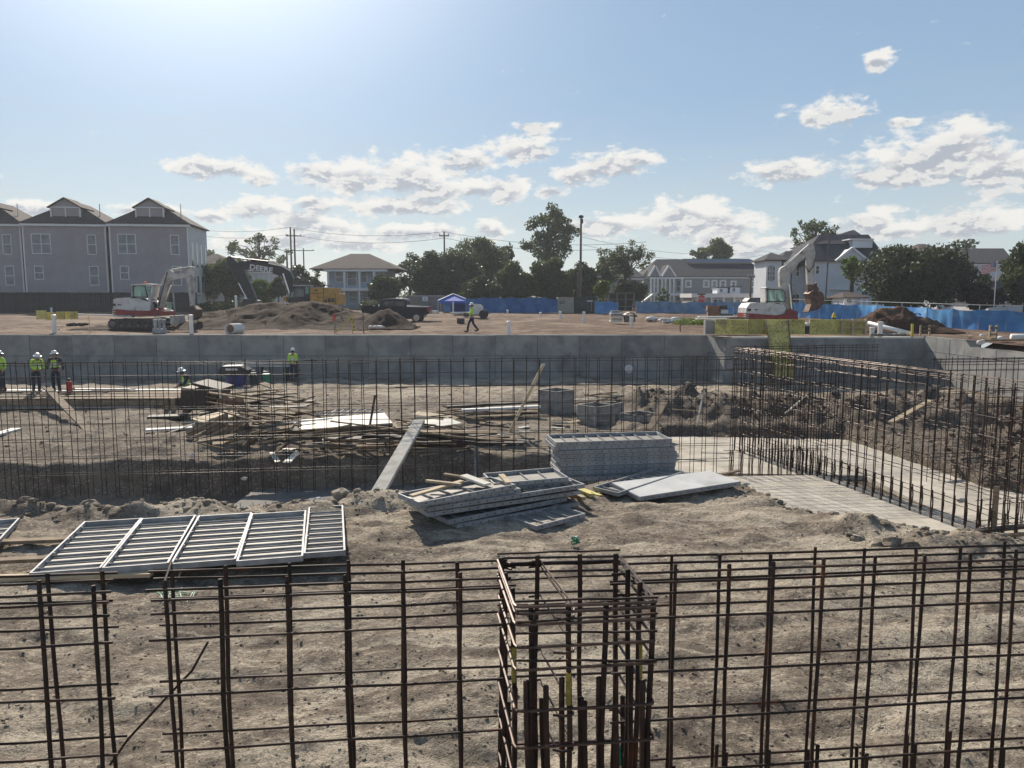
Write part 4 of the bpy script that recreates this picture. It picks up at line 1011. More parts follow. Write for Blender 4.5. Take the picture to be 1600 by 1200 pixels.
# ================================================================== DIRT MOUNDS ON THE UPPER GROUND
def dirt_mound(label, x0, x1, y0, y1, h, mat_, seed, prof, rough=.5, res=.16):
    """heap of soil: footprint rectangle, a height profile along x and a rounded section along y"""
    xs = np.arange(x0, x1+.01, res); ys = np.arange(y0, y1+.01, res); X, Y_ = np.meshgrid(xs, ys)
    u = (X-x0)/(x1-x0); v = (Y_-y0)/(y1-y0)
    pu = np.interp(u+.04*fbm(X*.7, Y_*.7, 3, seed), [p[0] for p in prof], [p[1] for p in prof])
    sec = sstep(np.minimum(v, 1-v)*2.1*(1+.3*fbm(X*.5, Y_*.5, 2, seed+3)))
    Z = h*pu*sec; am = np.clip(Z, 0, .6)
    Z = Z + am*(fbm(X*1.1, Y_*1.1, 4, seed+5)*.45*rough*1.6 + fbm(X*3.6, Y_*3.6, 3, seed+7)*.30*rough)
    Z = np.where(Z < .03, -.15, Z)
    ny, nx = X.shape; co = np.stack([X-(x0+x1)/2, Y_-(y0+y1)/2, Z], -1).reshape(-1, 3)
    i = np.arange((ny-1)*(nx-1)); r = i//(nx-1); c_ = i % (nx-1); a = r*nx+c_; q = np.stack([a, a+1, a+nx+1, a+nx], 1)
    me = bpy.data.meshes.new('dirt_mound'); me.from_pydata(co.tolist(), [], q.tolist()); me.update(); me.shade_smooth(); me.materials.append(M[mat_])
    o = bpy.data.objects.new('dirt_mound', me); col.objects.link(o); o.location = ((x0+x1)/2, (y0+y1)/2, 0)
    WL[o.name] = Vector(o.location)
    tag(o, label, 'dirt pile')
    # clods rolled down its flanks
    mb = MB(); rr = random.Random(seed)
    for k in range(110):
        x = rr.uniform(x0, x1); y = rr.uniform(y0, y0+(y1-y0)*.75); uu = (x-x0)/(x1-x0); vv = (y-y0)/(y1-y0)
        hh = h*float(np.interp(uu, [p[0] for p in prof], [p[1] for p in prof]))*float(sstep(np.array([min(vv, 1-vv)*2.1]))[0])
        mb.rock((x, y, max(.02, hh*.97)), rr.uniform(.02, .07), rn=rr)
    obj('clods', mb, M[mat_], o, kind='stuff')
    return o
def X_(px, Y): return P(px, 480, Y).x
dirt_mound('long dark brown dirt mound in front of the dark excavator', X_(296, 53), X_(600, 53), 48, 60, 1.75, 'soil_mound', 21,
           [(0, .0), (.05, .5), (.12, .62), (.25, .80), (.42, .97), (.58, 1.0), (.70, .90), (.82, .62), (.92, .42), (1, 0)], .55)
dirt_mound('smaller dirt heap in front of the black pickup truck', X_(556, 51), X_(652, 51), 49, 55, 1.3, 'soil_mound', 31,
           [(0, 0), (.12, .45), (.35, .92), (.5, 1.0), (.65, .75), (.85, .30), (1, 0)], .4, .12)
dirt_mound('reddish lumpy dirt pile before the blue tarp at right', X_(1352, 46), X_(1500, 46), 44.2, 49.5, 1.5, 'soil_mound_red', 41,
           [(0, 0), (.10, .62), (.25, .98), (.45, 1.0), (.6, .8), (.78, .45), (.92, .14), (1, 0)], 1.0, .10)
dirt_mound('low spread of spoil under the red and white excavator', X_(126, 52), X_(330, 52), 48.5, 56, .38, 'soil_mound', 51,
           [(0, 0), (.2, .6), (.5, .8), (.8, 1), (1, 0)], 1.0, .2)

# ================================================================== EXCAVATORS
def tracks(t, x0, x1, Y, w, h, m_='track', z=0, sep=None):
    for yy in (Y-w/2, Y+w/2):
        mb = MB(); r = h/2; pts = []
        for k in range(9): a = PI/2+PI*k/8; pts.append((x0+r+r*math.cos(a), z+r+r*math.sin(a)))
        for k in range(9): a = -PI/2+PI*k/8; pts.append((x1-r+r*math.cos(a), z+r+r*math.sin(a)))
        mb.prism(pts, yy-.20, yy+.20); tr = obj('crawler_track', mb, M[m_], t)
        mb = MB(); n = int((x1-x0)/.17)
        for k in range(n):
            xx = x0+r*.6+(x1-x0-r*1.2)*k/(n-1); mb.box((xx, yy, z+h+.01), (.05, .42, .04)); mb.box((xx, yy, z+.02), (.05, .42, .03))
        for k in range(7):
            a = PI/2+PI*k/6; mb.box((x0+r+(r+.015)*math.cos(a), yy, z+r+(r+.015)*math.sin(a)), (.05, .42, .05)); mb.box((x1-r-(r+.015)*math.cos(a), yy, z+r+(r+.015)*math.sin(a)), (.05, .42, .05))
        obj('track_shoes', mb, M['steel_dark'], tr)
        for xx, rr in ((x0+r, r*.62), (x1-r, r*.62)):
            mb = MB(); mb.lathe((xx, yy-.20, z+r), [(rr, -.035), (rr*.8, -.05), (rr*.3, -.05), (rr*.25, -.08)], 12, 'Y'); obj('wheel', mb, M['gray_box'], tr)
        for k in range(4):
            xx = x0+h+(x1-x0-2*h)*(k+.5)/4; mb = MB(); mb.lathe((xx, yy-.20, z+r*.62), [(r*.3, -.03), (r*.2, -.045)], 10, 'Y'); obj('roller', mb, M['gray_box'], tr)
def person_seated(label, x, y, z, face=1, vest='hi_vis'):
    pass
def Z1(ox, oy, k):   # close-up picture coordinates to photograph coordinates
    return lambda pts: [(ox+a/k, oy+b_/k) for a, b_ in pts]
# ---- white and red excavator on the left
Y = 50.5; c1 = Z1(170, 390, 8.57)
t = thing('excavator', 'compact white and red excavator with orange beacon in front of the grey townhouses', 'excavator', (X_(222, Y), Y, 0))
tracks(t, P(182, 510, Y).x, P(262, 510, Y).x, Y, 1.7, .62, z=.06)
mb = MB(); mb.pxprism(c1([(158, 790), (160, 670), (190, 650), (390, 640), (450, 640), (600, 690), (650, 700), (640, 815), (380, 810)]), Y, -.95, .85); bd = obj('engine_cover', mb, M['ex_white'], t)
mb = MB(); mb.pxprism(c1([(156, 792), (380, 812), (640, 817), (700, 780), (800, 825), (805, 880), (300, 872), (160, 868)]), Y, -.99, .88); obj('lower_body', mb, M['ex_red'], t)
mb = MB(); mb.pxprism(c1([(164, 878), (405, 882), (400, 905), (170, 895)]), Y, -.97, -.5); obj('side_step', mb, M['ex_white'], t)
for k in range(3):
    mb = MB(); mb.pxprism(c1([(150, 795+k*26), (192, 800+k*26), (192, 808+k*26), (150, 803+k*26)]), Y, -1.0, -.6); obj('louvre', mb, M['ex_white'], bd)
mb = MB(); mb.pxprism(c1([(162, 722), (190, 722), (190, 752), (162, 752)]), Y, -.98, -.9); obj('intake_grille', mb, M['ex_black'], bd)
mb = MB(); mb.pxprism(c1([(215, 730), (265, 730), (265, 745), (215, 745)]), Y, -.965, -.9); obj('model_decal', mb, M['ex_black'], bd)
mb = MB()
for seg in ([(395, 640), (405, 490), (425, 490), (418, 640)], [(395, 492), (405, 470), (695, 470), (690, 492)], [(575, 492), (598, 492), (650, 700), (625, 700)], [(395, 632), (610, 632), (620, 655), (395, 650)], [(665, 492), (684, 492), (660, 640), (645, 640)]):
    mb.pxprism(c1(seg), Y, -.95, .05)
cb = obj('cab_frame', mb, M['ex_white'], t)
mb = MB(); mb.pxprism(c1([(424, 490), (578, 490), (612, 634), (420, 634)]), Y, -.93, -.91); obj('side_window', mb, M['cabglass'], cb)
mb = MB(); mb.pxprism(c1([(600, 492), (668, 492), (650, 620), (628, 620)]), Y, -.93, -.91); obj('front_window', mb, M['cabglass'], cb)
mb = MB()
for seg in ([(418, 486), (430, 486), (428, 640), (416, 640)], [(418, 484), (590, 484), (590, 494), (418, 494)], [(576, 490), (588, 490), (622, 640), (608, 640)], [(418, 630), (615, 630), (618, 642), (418, 642)]): mb.pxprism(c1(seg), Y, -.99, -.94)
obj('window_seal', mb, M['ex_black'], cb)
mb = MB(); mb.pxprism(c1([(385, 482), (395, 465), (560, 458), (700, 465), (705, 482)]), Y, -1.0, .10); obj('cab_roof', mb, M['ex_white'], cb)
q = P(*c1([(525, 456)])[0], Y); mb = MB(); mb.lathe((q.x, Y-.4, q.z), [(.11, -.05), (.11, .02), (.09, .10), (.04, .13)], 10); obj('beacon', mb, M['orange_glow'], cb)
mb = MB(); mb.pxprism(c1([(665, 830), (672, 720), (700, 600), (745, 470), (712, 455), (722, 405), (765, 330), (785, 275), (830, 268), (868, 300), (880, 322), (1040, 318), (1062, 345), (1058, 375), (950, 385), (850, 410), (810, 470), (760, 640), (712, 800)]), Y, -.18, .14)
bm_ = obj('boom', mb, M['ex_boom'], t)
mb = MB(); mb.pxprism(c1([(1045, 300), (1095, 225), (1150, 235), (1158, 300), (1168, 440), (1150, 560), (1150, 760), (1100, 770), (1078, 560), (1052, 440)]), Y, -.14, .10); stk = obj('stick', mb, M['ex_boom'], t)
def rod(a, b_, Y, dy, r, m_, nm, par): 
    mb = MB(); p, q = P(*a, Y), P(*b_, Y); p.y += dy; q.y += dy; mb.tube([p, q], r, 8); return obj(nm, mb, M[m_], par)
a, b_ = c1([(860, 275), (1100, 232)]); rod(a, b_, Y, 0, .055, 'chrome', 'stick_cylinder', bm_); m2 = c1([(985, 252)])[0]; rod(a, m2, Y, 0, .09, 'ex_boom', 'cylinder_barrel', bm_)
a, b_ = c1([(690, 800), (815, 480)]); rod(a, b_, Y, .28, .06, 'chrome', 'lift_cylinder', bm_)
mb = MB(); mb.tube([P(*p, Y)-Vector((0,.2,0)) for p in c1([(800, 300), (770, 430), (720, 600), (690, 760)])], .03, 6); obj('hose', mb, M['ex_black'], bm_)
a, b_ = c1([(1110, 330), (1140, 720)]); rod(a, b_, Y, -.18, .05, 'ex_boom', 'bucket_cylinder', stk)
mb = MB(); mb.pxprism(c1([(1095, 760), (1150, 750), (1220, 800), (1215, 900), (1160, 940), (1090, 930), (1110, 860)]), Y, -.42, .42); obj('bucket', mb, M['bucket'], t)
mb = MB(); mb.pxprism(c1([(690, 715), (800, 715), (800, 800), (765, 825), (730, 800), (720, 740)]), Y, .50, .54); obj('front_guard', mb, M['cabglass'], t)
mb = MB()
for seg in ([(805, 560), (818, 560), (840, 830), (825, 830)], [(690, 708), (805, 708), (805, 718), (690, 718)]): mb.pxprism(c1(seg), Y, .5, .6)
obj('guard_frame', mb, M['rail_metal'], t)
mb = MB()
for seg in ([(690, 890), (920, 905), (930, 925), (690, 903)], [(730, 925), (790, 965), (1050, 940), (1050, 948), (780, 975), (725, 940)]): mb.pxprism(c1(seg), Y, -.9, -.75)
mb.pxprism(c1([(905, 880), (930, 880), (945, 990), (915, 990)]), Y, -1.0, 1.0); obj('dozer_blade', mb, M['ex_boom'], t)
# ---- white and burgundy excavator on the right, bucket raised
Y = 50.0; c2 = Z1(1090, 370, 7.5)
t = thing('excavator', 'white and burgundy excavator with raised boom and hanging rusty bucket', 'excavator', (X_(1195, Y), Y, 0))
tracks(t, P(1152, 510, Y).x, P(1240, 510, Y).x, Y, 1.7, .62, z=.06)
mb = MB(); mb.pxprism(c2([(515, 890), (520, 830), (560, 778), (640, 768), (780, 775), (950, 792), (975, 830), (955, 895), (860, 915)]), Y, -.98, .85); bd = obj('engine_cover', mb, M['ex_white'], t)
mb = MB(); mb.pxprism(c2([(515, 892), (860, 917), (955, 900), (1000, 840), (1105, 872), (1112, 975), (580, 975), (515, 940)]), Y, -1.02, .9); obj('lower_body', mb, M['ex_red'], t)
for k in range(3):
    mb = MB(); mb.pxprism(c2([(508, 882+k*24), (545, 888+k*24), (545, 896+k*24), (508, 890+k*24)]), Y, -1.05, -.6); obj('louvre', mb, M['ex_white'], bd)
mb = MB(); mb.pxprism(c2([(530, 838), (570, 838), (570, 868), (530, 868)]), Y, -1.01, -.9); obj('intake_grille', mb, M['ex_black'], bd)
mb = MB(); mb.pxprism(c2([(610, 846), (650, 846), (650, 858), (610, 858)]), Y, -.995, -.9); obj('model_decal', mb, M['ex_black'], bd)
mb = MB()
for seg in ([(738, 780), (738, 605), (764, 600), (764, 780)], [(738, 625), (745, 600), (930, 600), (960, 635), (955, 640), (930, 618)], [(945, 625), (965, 640), (972, 770), (955, 768)], [(738, 755), (970, 755), (970, 775), (738, 775)], [(848, 615), (862, 615), (862, 760), (848, 760)]): mb.pxprism(c2(seg), Y, -.97, .05)
cb = obj('cab_frame', mb, M['ex_white'], t)
mb = MB(); mb.pxprism(c2([(762, 618), (935, 618), (957, 650), (960, 758), (762, 758)]), Y, -.93, -.91); obj('side_window', mb, M['cabglass'], cb)
mb = MB()
for seg in ([(758, 612), (768, 612), (768, 765), (758, 765)], [(758, 612), (935, 612), (935, 622), (758, 622)], [(932, 612), (962, 648), (955, 652), (928, 618)], [(955, 645), (965, 645), (968, 765), (958, 765)], [(758, 752), (966, 752), (966, 765), (758, 765)]): mb.pxprism(c2(seg), Y, -1.0, -.975)
obj('window_seal', mb, M['ex_black'], cb)
mb = MB(); mb.pxprism(c2([(735, 602), (760, 590), (920, 590), (945, 605)]), Y, -1.0, .10); obj('cab_roof', mb, M['ex_white'], cb)
mb = MB(); mb.pxprism(c2([(1005, 920), (968, 700), (952, 560), (948, 420), (960, 372), (1010, 340), (1290, 88), (1310, 130), (1300, 190), (1240, 250), (1180, 300), (1100, 410), (1070, 470), (1062, 620), (1080, 860)]), Y, -.20, .16); bm_ = obj('boom', mb, M['ex_boom'], t)
mb = MB(); mb.pxprism(c2([(1258, 200), (1290, 80), (1352, 92), (1372, 190), (1345, 380), (1330, 560), (1278, 560), (1272, 400)]), Y, -.15, .12); stk = obj('stick', mb, M['ex_boom'], t)
a, b_ = c2([(1005, 345), (1300, 85)]); rod(a, b_, Y, 0, .06, 'chrome', 'stick_cylinder', bm_)
a, b_ = c2([(1160, 215), (1020, 330)]); rod(a, b_, Y, 0, .10, 'ex_boom', 'cylinder_barrel', bm_)
a, b_ = c2([(1085, 900), (1050, 560)]); rod(a, b_, Y, -.3, .06, 'chrome', 'lift_cylinder', bm_)
a, b_ = c2([(1355, 250), (1350, 560)]); rod(a, b_, Y, -.16, .05, 'ex_boom', 'bucket_cylinder', stk)
for off_ in (0, 12):
    mb = MB(); mb.tube([P(*p, Y)-Vector((0,.22,0)) for p in c2([(1245, 250+off_), (1240, 330), (1290, 420-off_), (1345, 330+off_), (1355, 260)])], .025, 6); obj('hose', mb, M['ex_black'], stk)
mb = MB(); mb.tube([P(*p, Y)-Vector((0,.24,0)) for p in c2([(1110, 900), (1100, 760), (1080, 560), (1085, 430)])], .03, 6); obj('hose', mb, M['ex_black'], bm_)
mb = MB(); mb.pxprism(c2([(1268, 668), (1300, 640), (1410, 640), (1440, 665), (1455, 715), (1440, 790), (1395, 840), (1340, 862), (1270, 872), (1300, 790), (1292, 730)]), Y, -.45, .45); bk = obj('bucket', mb, M['bucket'], t)
for k in range(5):
    q = P(*c2([(1268, 876)])[0], Y); mb = MB(); mb.beam(q+Vector((.22, -.40+.2*k, .08)), q+Vector((-.12, -.40+.2*k, -.06)), .08, .05); obj('bucket_tooth', mb, M['bucket'], bk)
mb = MB(); mb.pxprism(c2([(1280, 560), (1335, 560), (1390, 535), (1388, 580), (1415, 610), (1405, 650), (1370, 640), (1340, 600), (1310, 660), (1282, 650)]), Y, -.14, .14); obj('bucket_linkage', mb, M['bucket'], stk)
# ---- big dark excavator with yellow house
Y = 68; c3 = Z1(340, 380, 7.27)
t = thing('excavator', 'large excavator with black boom, yellow engine house, half behind the long mound', 'excavator', (X_(490, Y), Y, .1))
tracks(t, P(452, 495, Y).x, P(545, 495, Y).x, Y, 2.6, .95, z=.1)
mb = MB(); mb.pxprism(c3([(250, 215), (330, 205), (540, 222), (740, 262), (830, 318), (870, 400), (872, 650), (830, 650), (812, 500), (750, 385), (600, 332), (300, 296), (235, 280)]), Y, -.35, .30); bm_ = obj('boom', mb, M['ex_black'], t)
mb = MB(); mb.pxprism(c3([(118, 235), (115, 165), (135, 148), (158, 150), (240, 225), (320, 330), (450, 630), (430, 690), (385, 680), (330, 590), (200, 400)]), Y, -.25, .2); stk = obj('stick', mb, M['ex_black'], t)
a, b_ = c3([(160, 158), (560, 215)]); rod(a, b_, Y, 0, .07, 'chrome', 'stick_cylinder', bm_); a = c3([(380, 192)])[0]; rod(a, (b_[0]+2, b_[1]), Y, 0, .12, 'ex_black', 'cylinder_barrel', bm_)
a, b_ = c3([(760, 345), (850, 620)]); rod(a, b_, Y, -.45, .10, 'chrome', 'lift_cylinder', bm_)
a, b_ = c3([(250, 450), (350, 640)]); rod(a, b_, Y, -.28, .07, 'chrome', 'bucket_cylinder', stk)
mb = MB(); mb.pxprism(c3([(330, 630), (470, 650), (500, 740), (420, 790), (330, 760), (300, 690)]), Y, -.7, .7); obj('bucket', mb, M['ex_black'], t)
qa = P(*c3([(509, 292)])[0], Y)
tx = text_mesh('DEERE', .62, t, (qa.x, Y-.365, qa.z), rot=(PI/2, R(9), 0), bold=.02, ext=.004, sx=1.15)
mb = MB(); mb.pxprism(c3([(865, 640), (868, 560), (912, 492), (1090, 492), (1092, 672), (850, 672)]), Y, -1.3, -.2); cb = obj('cab', mb, M['ex_black'], t)
mb = MB(); mb.pxprism(c3([(880, 600), (885, 560), (915, 545), (905, 610), (865, 620)]), Y, -1.32, -1.31); obj('windscreen', mb, M['cabglass'], cb)
mb = MB(); mb.pxprism(c3([(1040, 500), (1085, 500), (1085, 578), (1040, 578)]), Y, -1.32, -1.31); obj('rear_window', mb, M['cabglass'], cb)
mb = MB(); mb.pxprism(c3([(925, 520), (1025, 520), (1025, 610), (915, 610)]), Y, -1.32, -1.31); obj('side_window', mb, M['glass'], cb)
mb = MB(); mb.pxprism(c3([(905, 476), (1095, 476), (1095, 490), (905, 490)]), Y, -1.35, -.1); obj('cab_roof', mb, M['rail_metal'], cb)
mb = MB(); mb.pxprism(c3([(1097, 505), (1240, 508), (1372, 512), (1372, 572), (1420, 576), (1422, 700), (1097, 700)]), Y, -1.35, 1.3); bd = obj('engine_house', mb, M['ex_orange'], t)
for k, (a, b_, c_, d) in enumerate(((1255, 640, 1285, 670), (1295, 625, 1325, 670), (1335, 625, 1368, 670), (1150, 530, 1180, 545))):
    mb = MB(); mb.pxprism(c3([(a, b_), (c_, b_), (c_, d), (a, d)]), Y, -1.37, -1.355); obj('grille', mb, M['ex_black'], bd)
for a, b_, c_, d in ((1097, 566, 1245, 571), (1243, 512, 1247, 690), (1100, 505, 1372, 510), (1170, 610, 1245, 614), (1375, 574, 1379, 690)):
    mb = MB(); mb.pxprism(c3([(a, b_), (c_, b_), (c_, d), (a, d)]), Y, -1.368, -1.352); obj('door_seam', mb, M['hole'] if b_ > 510 else M['ex_white'], bd)
mb = MB(); mb.tube([P(*p, Y)-Vector((0,.8,0)) for p in c3([(1150, 500), (1150, 482), (1290, 482), (1290, 500)])], .04, 6); obj('handrail', mb, M['ex_black'], bd)
mb = MB(); mb.pxprism(c3([(790, 605), (825, 605), (825, 660), (790, 660)]), Y, -1.2, -.8); obj('work_light', mb, M['ex_orange'], t)
for p in ((1030, 320), (1090, 305)):
    pass
# ---- black pickup
Y = 64; c4 = Z1(560, 440, 6.667)
t = thing('pickup_truck', 'black crew cab pickup truck partly hidden by the smaller dirt heap', 'pickup truck', (X_(620, Y), Y, 0))
mb = MB(); mb.pxprism(c4([(55, 262), (75, 252), (170, 246), (185, 258), (520, 262), (750, 258), (752, 330), (705, 345), (690, 372), (560, 385), (480, 388), (130, 380), (60, 340)]), Y, -.98, .98); bd = obj('body', mb, M['truck'], t)
mb = MB(); mb.pxprism(c4([(178, 262), (270, 192), (300, 182), (500, 184), (522, 205), (525, 262)]), Y, -.86, .86); cbn = obj('cabin', mb, M['truck'], t)
mb = MB(); mb.pxprism(c4([(262, 190), (300, 176), (390, 172), (515, 180), (522, 194), (500, 188), (300, 186), (280, 198)]), Y, -.84, .84); obj('cabin_roof', mb, M['rail_metal'], cbn)
for seg in ([(245, 250), (300, 205), (385, 203), (385, 252)], [(396, 203), (490, 205), (500, 252), (396, 252)]):
    mb = MB(); mb.pxprism(c4(seg), Y, -.885, -.865); obj('side_window', mb, M['glass'], cbn)
mb = MB(); mb.pxprism(c4([(172, 262), (262, 190), (276, 198), (192, 264)]), Y, -.80, .80); obj('windscreen', mb, M['glass_pale'], cbn)
q = P(*c4([(240, 245)])[0], Y); mb = MB(); mb.box((q.x, Y-1.08, q.z), (.12, .22, .2)); obj('wing_mirror', mb, M['chrome'], t)
for cx in (620, 195):
    q = P(*c4([(cx, 380)])[0], Y)
    for s_ in (-1, 1):
        mb = MB(); yy = Y+s_*.86; mb.lathe((q.x, yy, .40), [(.30, -.14), (.40, -.12), (.42, 0), (.40, .12), (.30, .14)], 20, 'Y'); wh = obj('wheel', mb, M['rubber'], t, smooth=False)
        mb = MB(); mb.lathe((q.x, yy+s_*.135, .40), [(.26, -.01), (.25, .012), (.08, .02), (.05, .04)], 16, 'Y'); rm = obj('rim', mb, M['chrome'], wh)
        for k in range(6):
            a = k*PI/3; mb = MB(); mb.beam((q.x+.07*math.cos(a), yy+s_*.16, .4+.07*math.sin(a)), (q.x+.24*math.cos(a), yy+s_*.155, .4+.24*math.sin(a)), .03, .05); 
mb = MB(); mb.pxprism(c4([(728, 262), (748, 262), (748, 312), (728, 312)]), Y, -1.0, -.7); obj('tail_light', mb, M['red'], t)
mb = MB(); mb.pxprism(c4([(520, 240), (745, 258), (745, 264), (520, 262)]), Y, -.99, -.9); obj('bed_rail', mb, M['chrome'], t)
mb = MB(); mb.pxprism(c4([(755, 300), (830, 305), (830, 335), (755, 335)]), Y+1, -.9, .9); obj('rear_bumper', mb, M['chrome'], t)
mb = MB(); mb.pxprism(c4([(386, 205), (390, 205), (390, 375), (386, 375)]), Y, -.988, -.97); mb.pxprism(c4([(512, 262), (516, 262), (516, 375), (512, 375)]), Y, -.988, -.97); obj('door_seam', mb, M['hole'], bd)
# ---- taupe cabin with white notice
Y = 93
t = thing('site_cabin', 'taupe site cabin with a small white notice left of the blue canopy', 'site cabin', (X_(662, Y), Y, .3))
x0, z1 = P2(634, 463, Y); x1, _ = P2(692, 463, Y)
mb = MB(); mb.span((x0, Y, .3), (x1, Y+2.4, z1)); obj('wall', mb, M['gray_box'], t)
mb = MB(); mb.span((x0-.08, Y-.08, z1), (x1+.08, Y+2.5, z1+.10)); obj('roof', mb, M['rail_metal'], t)
a = P(660, 463.6, Y); b_ = P(668.5, 470.5, Y); mb = MB(); mb.span((a.x, Y-.05, b_.z), (b_.x, Y-.02, a.z)); sg = obj('notice', mb, M['text'], t)
mb = MB(); cx = (a.x+b_.x)/2; 
for k, wd in enumerate((.34, .26, .40)): mb.box((cx, Y-.055, a.z-.17-k*.12), (wd, .006, .05))
obj('notice_lines', mb, M['gray_box'], sg)
# ---- blue canopy
Y = 88; t = thing('canopy_tent', 'bright blue peaked canopy tent with white roof edges and one side wall', 'canopy tent', (X_(709, Y), Y, .3))
ap = P(708, 459.5, Y+1.6); e0 = P(684.5, 471, Y); e1 = P(733.5, 469.5, Y); D = 3.4; ez = (e0.z+e1.z)/2
mb = MB(); cor = [(e0.x, Y, ez), (e1.x, Y, ez), (e1.x, Y+D, ez), (e0.x, Y+D, ez)]
mb.add(cor+[(ap.x, Y+D/2, ap.z)], [(0,1,4),(1,2,4),(2,3,4),(3,0,4)]); cp = obj('canopy', mb, M['blue_tent'], t)
mb = MB()
for i in range(4):
    mb.beam((cor[i][0], cor[i][1]-.03, cor[i][2]+.06), (ap.x, Y+D/2-.03, ap.z+.05), .16, .06)
obj('roof_edge', mb, M['cloth_white'], cp)
mb = MB()
for i in range(4):
    a = Vector(cor[i]); b_ = Vector(cor[(i+1) % 4]); mb.add([a, b_, b_-Vector((0,0,.28)), a-Vector((0,0,.28))], [(0,1,2,3)])
obj('valance', mb, M['blue_tent'], cp)
for c_ in cor:
    mb = MB(); mb.span((c_[0]-.05, c_[1]-.05, .3), (c_[0]+.05, c_[1]+.05, ez)); obj('leg', mb, M['rail_metal'], t)
mb = MB(); mb.span((X_(700, Y)+0, Y+D-.03, .3), (e1.x, Y+D, ez-.1)); mb.span((e1.x-.03, Y+.1, .3), (e1.x, Y+D-.05, ez-.1)); obj('side_wall', mb, M['blue_tent'], t)
mb = MB(); a = P(694, 473, Y+.5); b_ = P(704, 487, Y+.5); mb.span((a.x, Y+.5, b_.z), (b_.x, Y+.6, a.z)); obj('hanging_cloth', mb, M['blue_tarp'], t)
t2 = P(708, 472, Y-.3); mb = MB(); mb.span((t2.x-.09, Y-.4, .3), (t2.x+.09, Y-.25, t2.z)); tag(obj('white_post', mb, M['pvc']), 'white post standing at the middle of the blue canopy', 'post')
mb = MB(); mb.beam((X_(704, 84), 84, .36), (X_(748, 84), 84, .40), .5, .18); tag(obj('white_slab', mb, M['cloth_white']), 'long white slab lying before the blue canopy', 'slab')
# ---- tank trailer
Y = 72; t = thing('tank_trailer', 'white water tank on a two wheeled trailer behind the walking worker', 'trailer', (X_(745, Y), Y, .15))
x0, z1 = P2(734, 476, Y); x1, z0 = P2(754.5, 491, Y)
mb = MB(); pts = [(x0+.1, z0), (x1-.15, z0), (x1, z0+.2), (x1, z1-.25), (x1-.2, z1), (x0+.15, z1), (x0, z1-.3), (x0, z0+.2)]; mb.prism(pts, Y-.6, Y+.6); obj('tank', mb, M['cloth_white'], t)
mb = MB(); mb.lathe(((x0+x1)/2, Y, z1), [(.14, 0), (.14, .06), (.09, .09)], 10); obj('filler_cap', mb, M['gray_box'], t)
mb = MB(); mb.span((x0-.5, Y-.6, z0-.12), (x1+.25, Y+.6, z0)); mb.beam((x0-.4, Y, z0-.06), (x0-1.5, Y, z0-.1), .1, .1); obj('chassis', mb, M['steel_dark'], t)
for yy in (Y-.7, Y+.7):
    for xx in (x1+.08,):
        mb = MB(); mb.lathe((xx, yy, .50), [(.28, -.10), (.40, -.09), (.42, 0), (.40, .09), (.28, .10)], 16, 'Y'); obj('wheel', mb, M['rubber'], t)
mb = MB(); mb.box((x0-.3, Y-.6, z0-.05), (.5, .1, .35)); obj('mudguard', mb, M['steel_dark'], t)
mb = MB(); q = P(720, 501, 59); mb.box((q.x, 59, .24), (.55, .5, .42)); mb.box((q.x, 59, .47), (.60, .55, .05)); tag(obj('dark_crate', mb, M['steel_dark']), 'small dark crate on the dirt behind the walking worker', 'crate')
# ---- containers, rack
def container(label, px0, px1, pyt, Y, D, m_, ribs, extra=None):
    x0, z1 = P2(px0, pyt, Y); x1, _ = P2(px1, pyt, Y)
    t = thing('storage_container', label, 'container', ((x0+x1)/2, Y, zg(Y)))
    mb = MB(); mb.span((x0, Y+.05, zg(Y)), (x1, Y+D, z1)); obj('wall', mb, M[m_], t)
    n = ribs
    for k in range(n+1):
        xx = x0+(x1-x0)*k/n; mb = MB(); mb.span((xx-.05, Y-.02, zg(Y)), (xx+.05, Y+.049, z1-.01)); obj('rib', mb, M[m_], t)
    mb = MB(); mb.span((x0-.06, Y-.06, z1), (x1+.06, Y+D+.04, z1+.10)); obj('roof', mb, M[m_], t)
    return t, x0, x1, z1
t, x0, x1, z1 = container('beige steel storage box with a small dark window', 872.5, 896, 466, 86, 3, 'beige_box', 3)
a = P(874.5, 470, 86); b_ = P(882, 474.5, 86); mb = MB(); mb.span((a.x, 85.93, b_.z), (b_.x, 85.99, a.z)); obj('window', mb, M['glass'], t)
t, x0, x1, z1 = container('dark green steel container right of the beige box', 896.6, 932.5, 465.5, 86.5, 3, 'green_box', 5)
a = P(917, 469.5, 86.5); b_ = P(926, 471.2, 86.5); mb = MB(); mb.span((a.x, 86.40, b_.z), (b_.x, 86.47, a.z)); obj('data_plate', mb, M['cloth_white'], t)
mb = MB(); mb.tube([(x1-.6, 86.40, .5), (x1-.6, 86.40, z1-.2)], .03, 6); obj('lock_rod', mb, M['rail_metal'], t)
Y = 98; x0, z1 = P2(951, 457, Y); x1, _ = P2(991, 457, Y)
t = thing('open_rack', 'dark open storage rack of posts and shelves right of the bright shrub', 'rack', ((x0+x1)/2, Y, .33))
for k in range(4):
    xx = x0+(x1-x0)*k/3
    mb = MB(); mb.span((xx-.08, Y-.1, .3), (xx+.08, Y+.06, z1)); obj('post', mb, M['gray_box'], t)
for z in (z1-.08, (z1+.9)/2, .9):
    mb = MB(); mb.span((x0, Y-.08, z-.06), (x1, Y+1.5, z+.02)); obj('shelf', mb, M['gray_box'], t)
mb = MB(); mb.span((x0, Y+1.5, .3), (x1, Y+1.6, z1)); obj('back_panel', mb, M['wood_dark'], t)
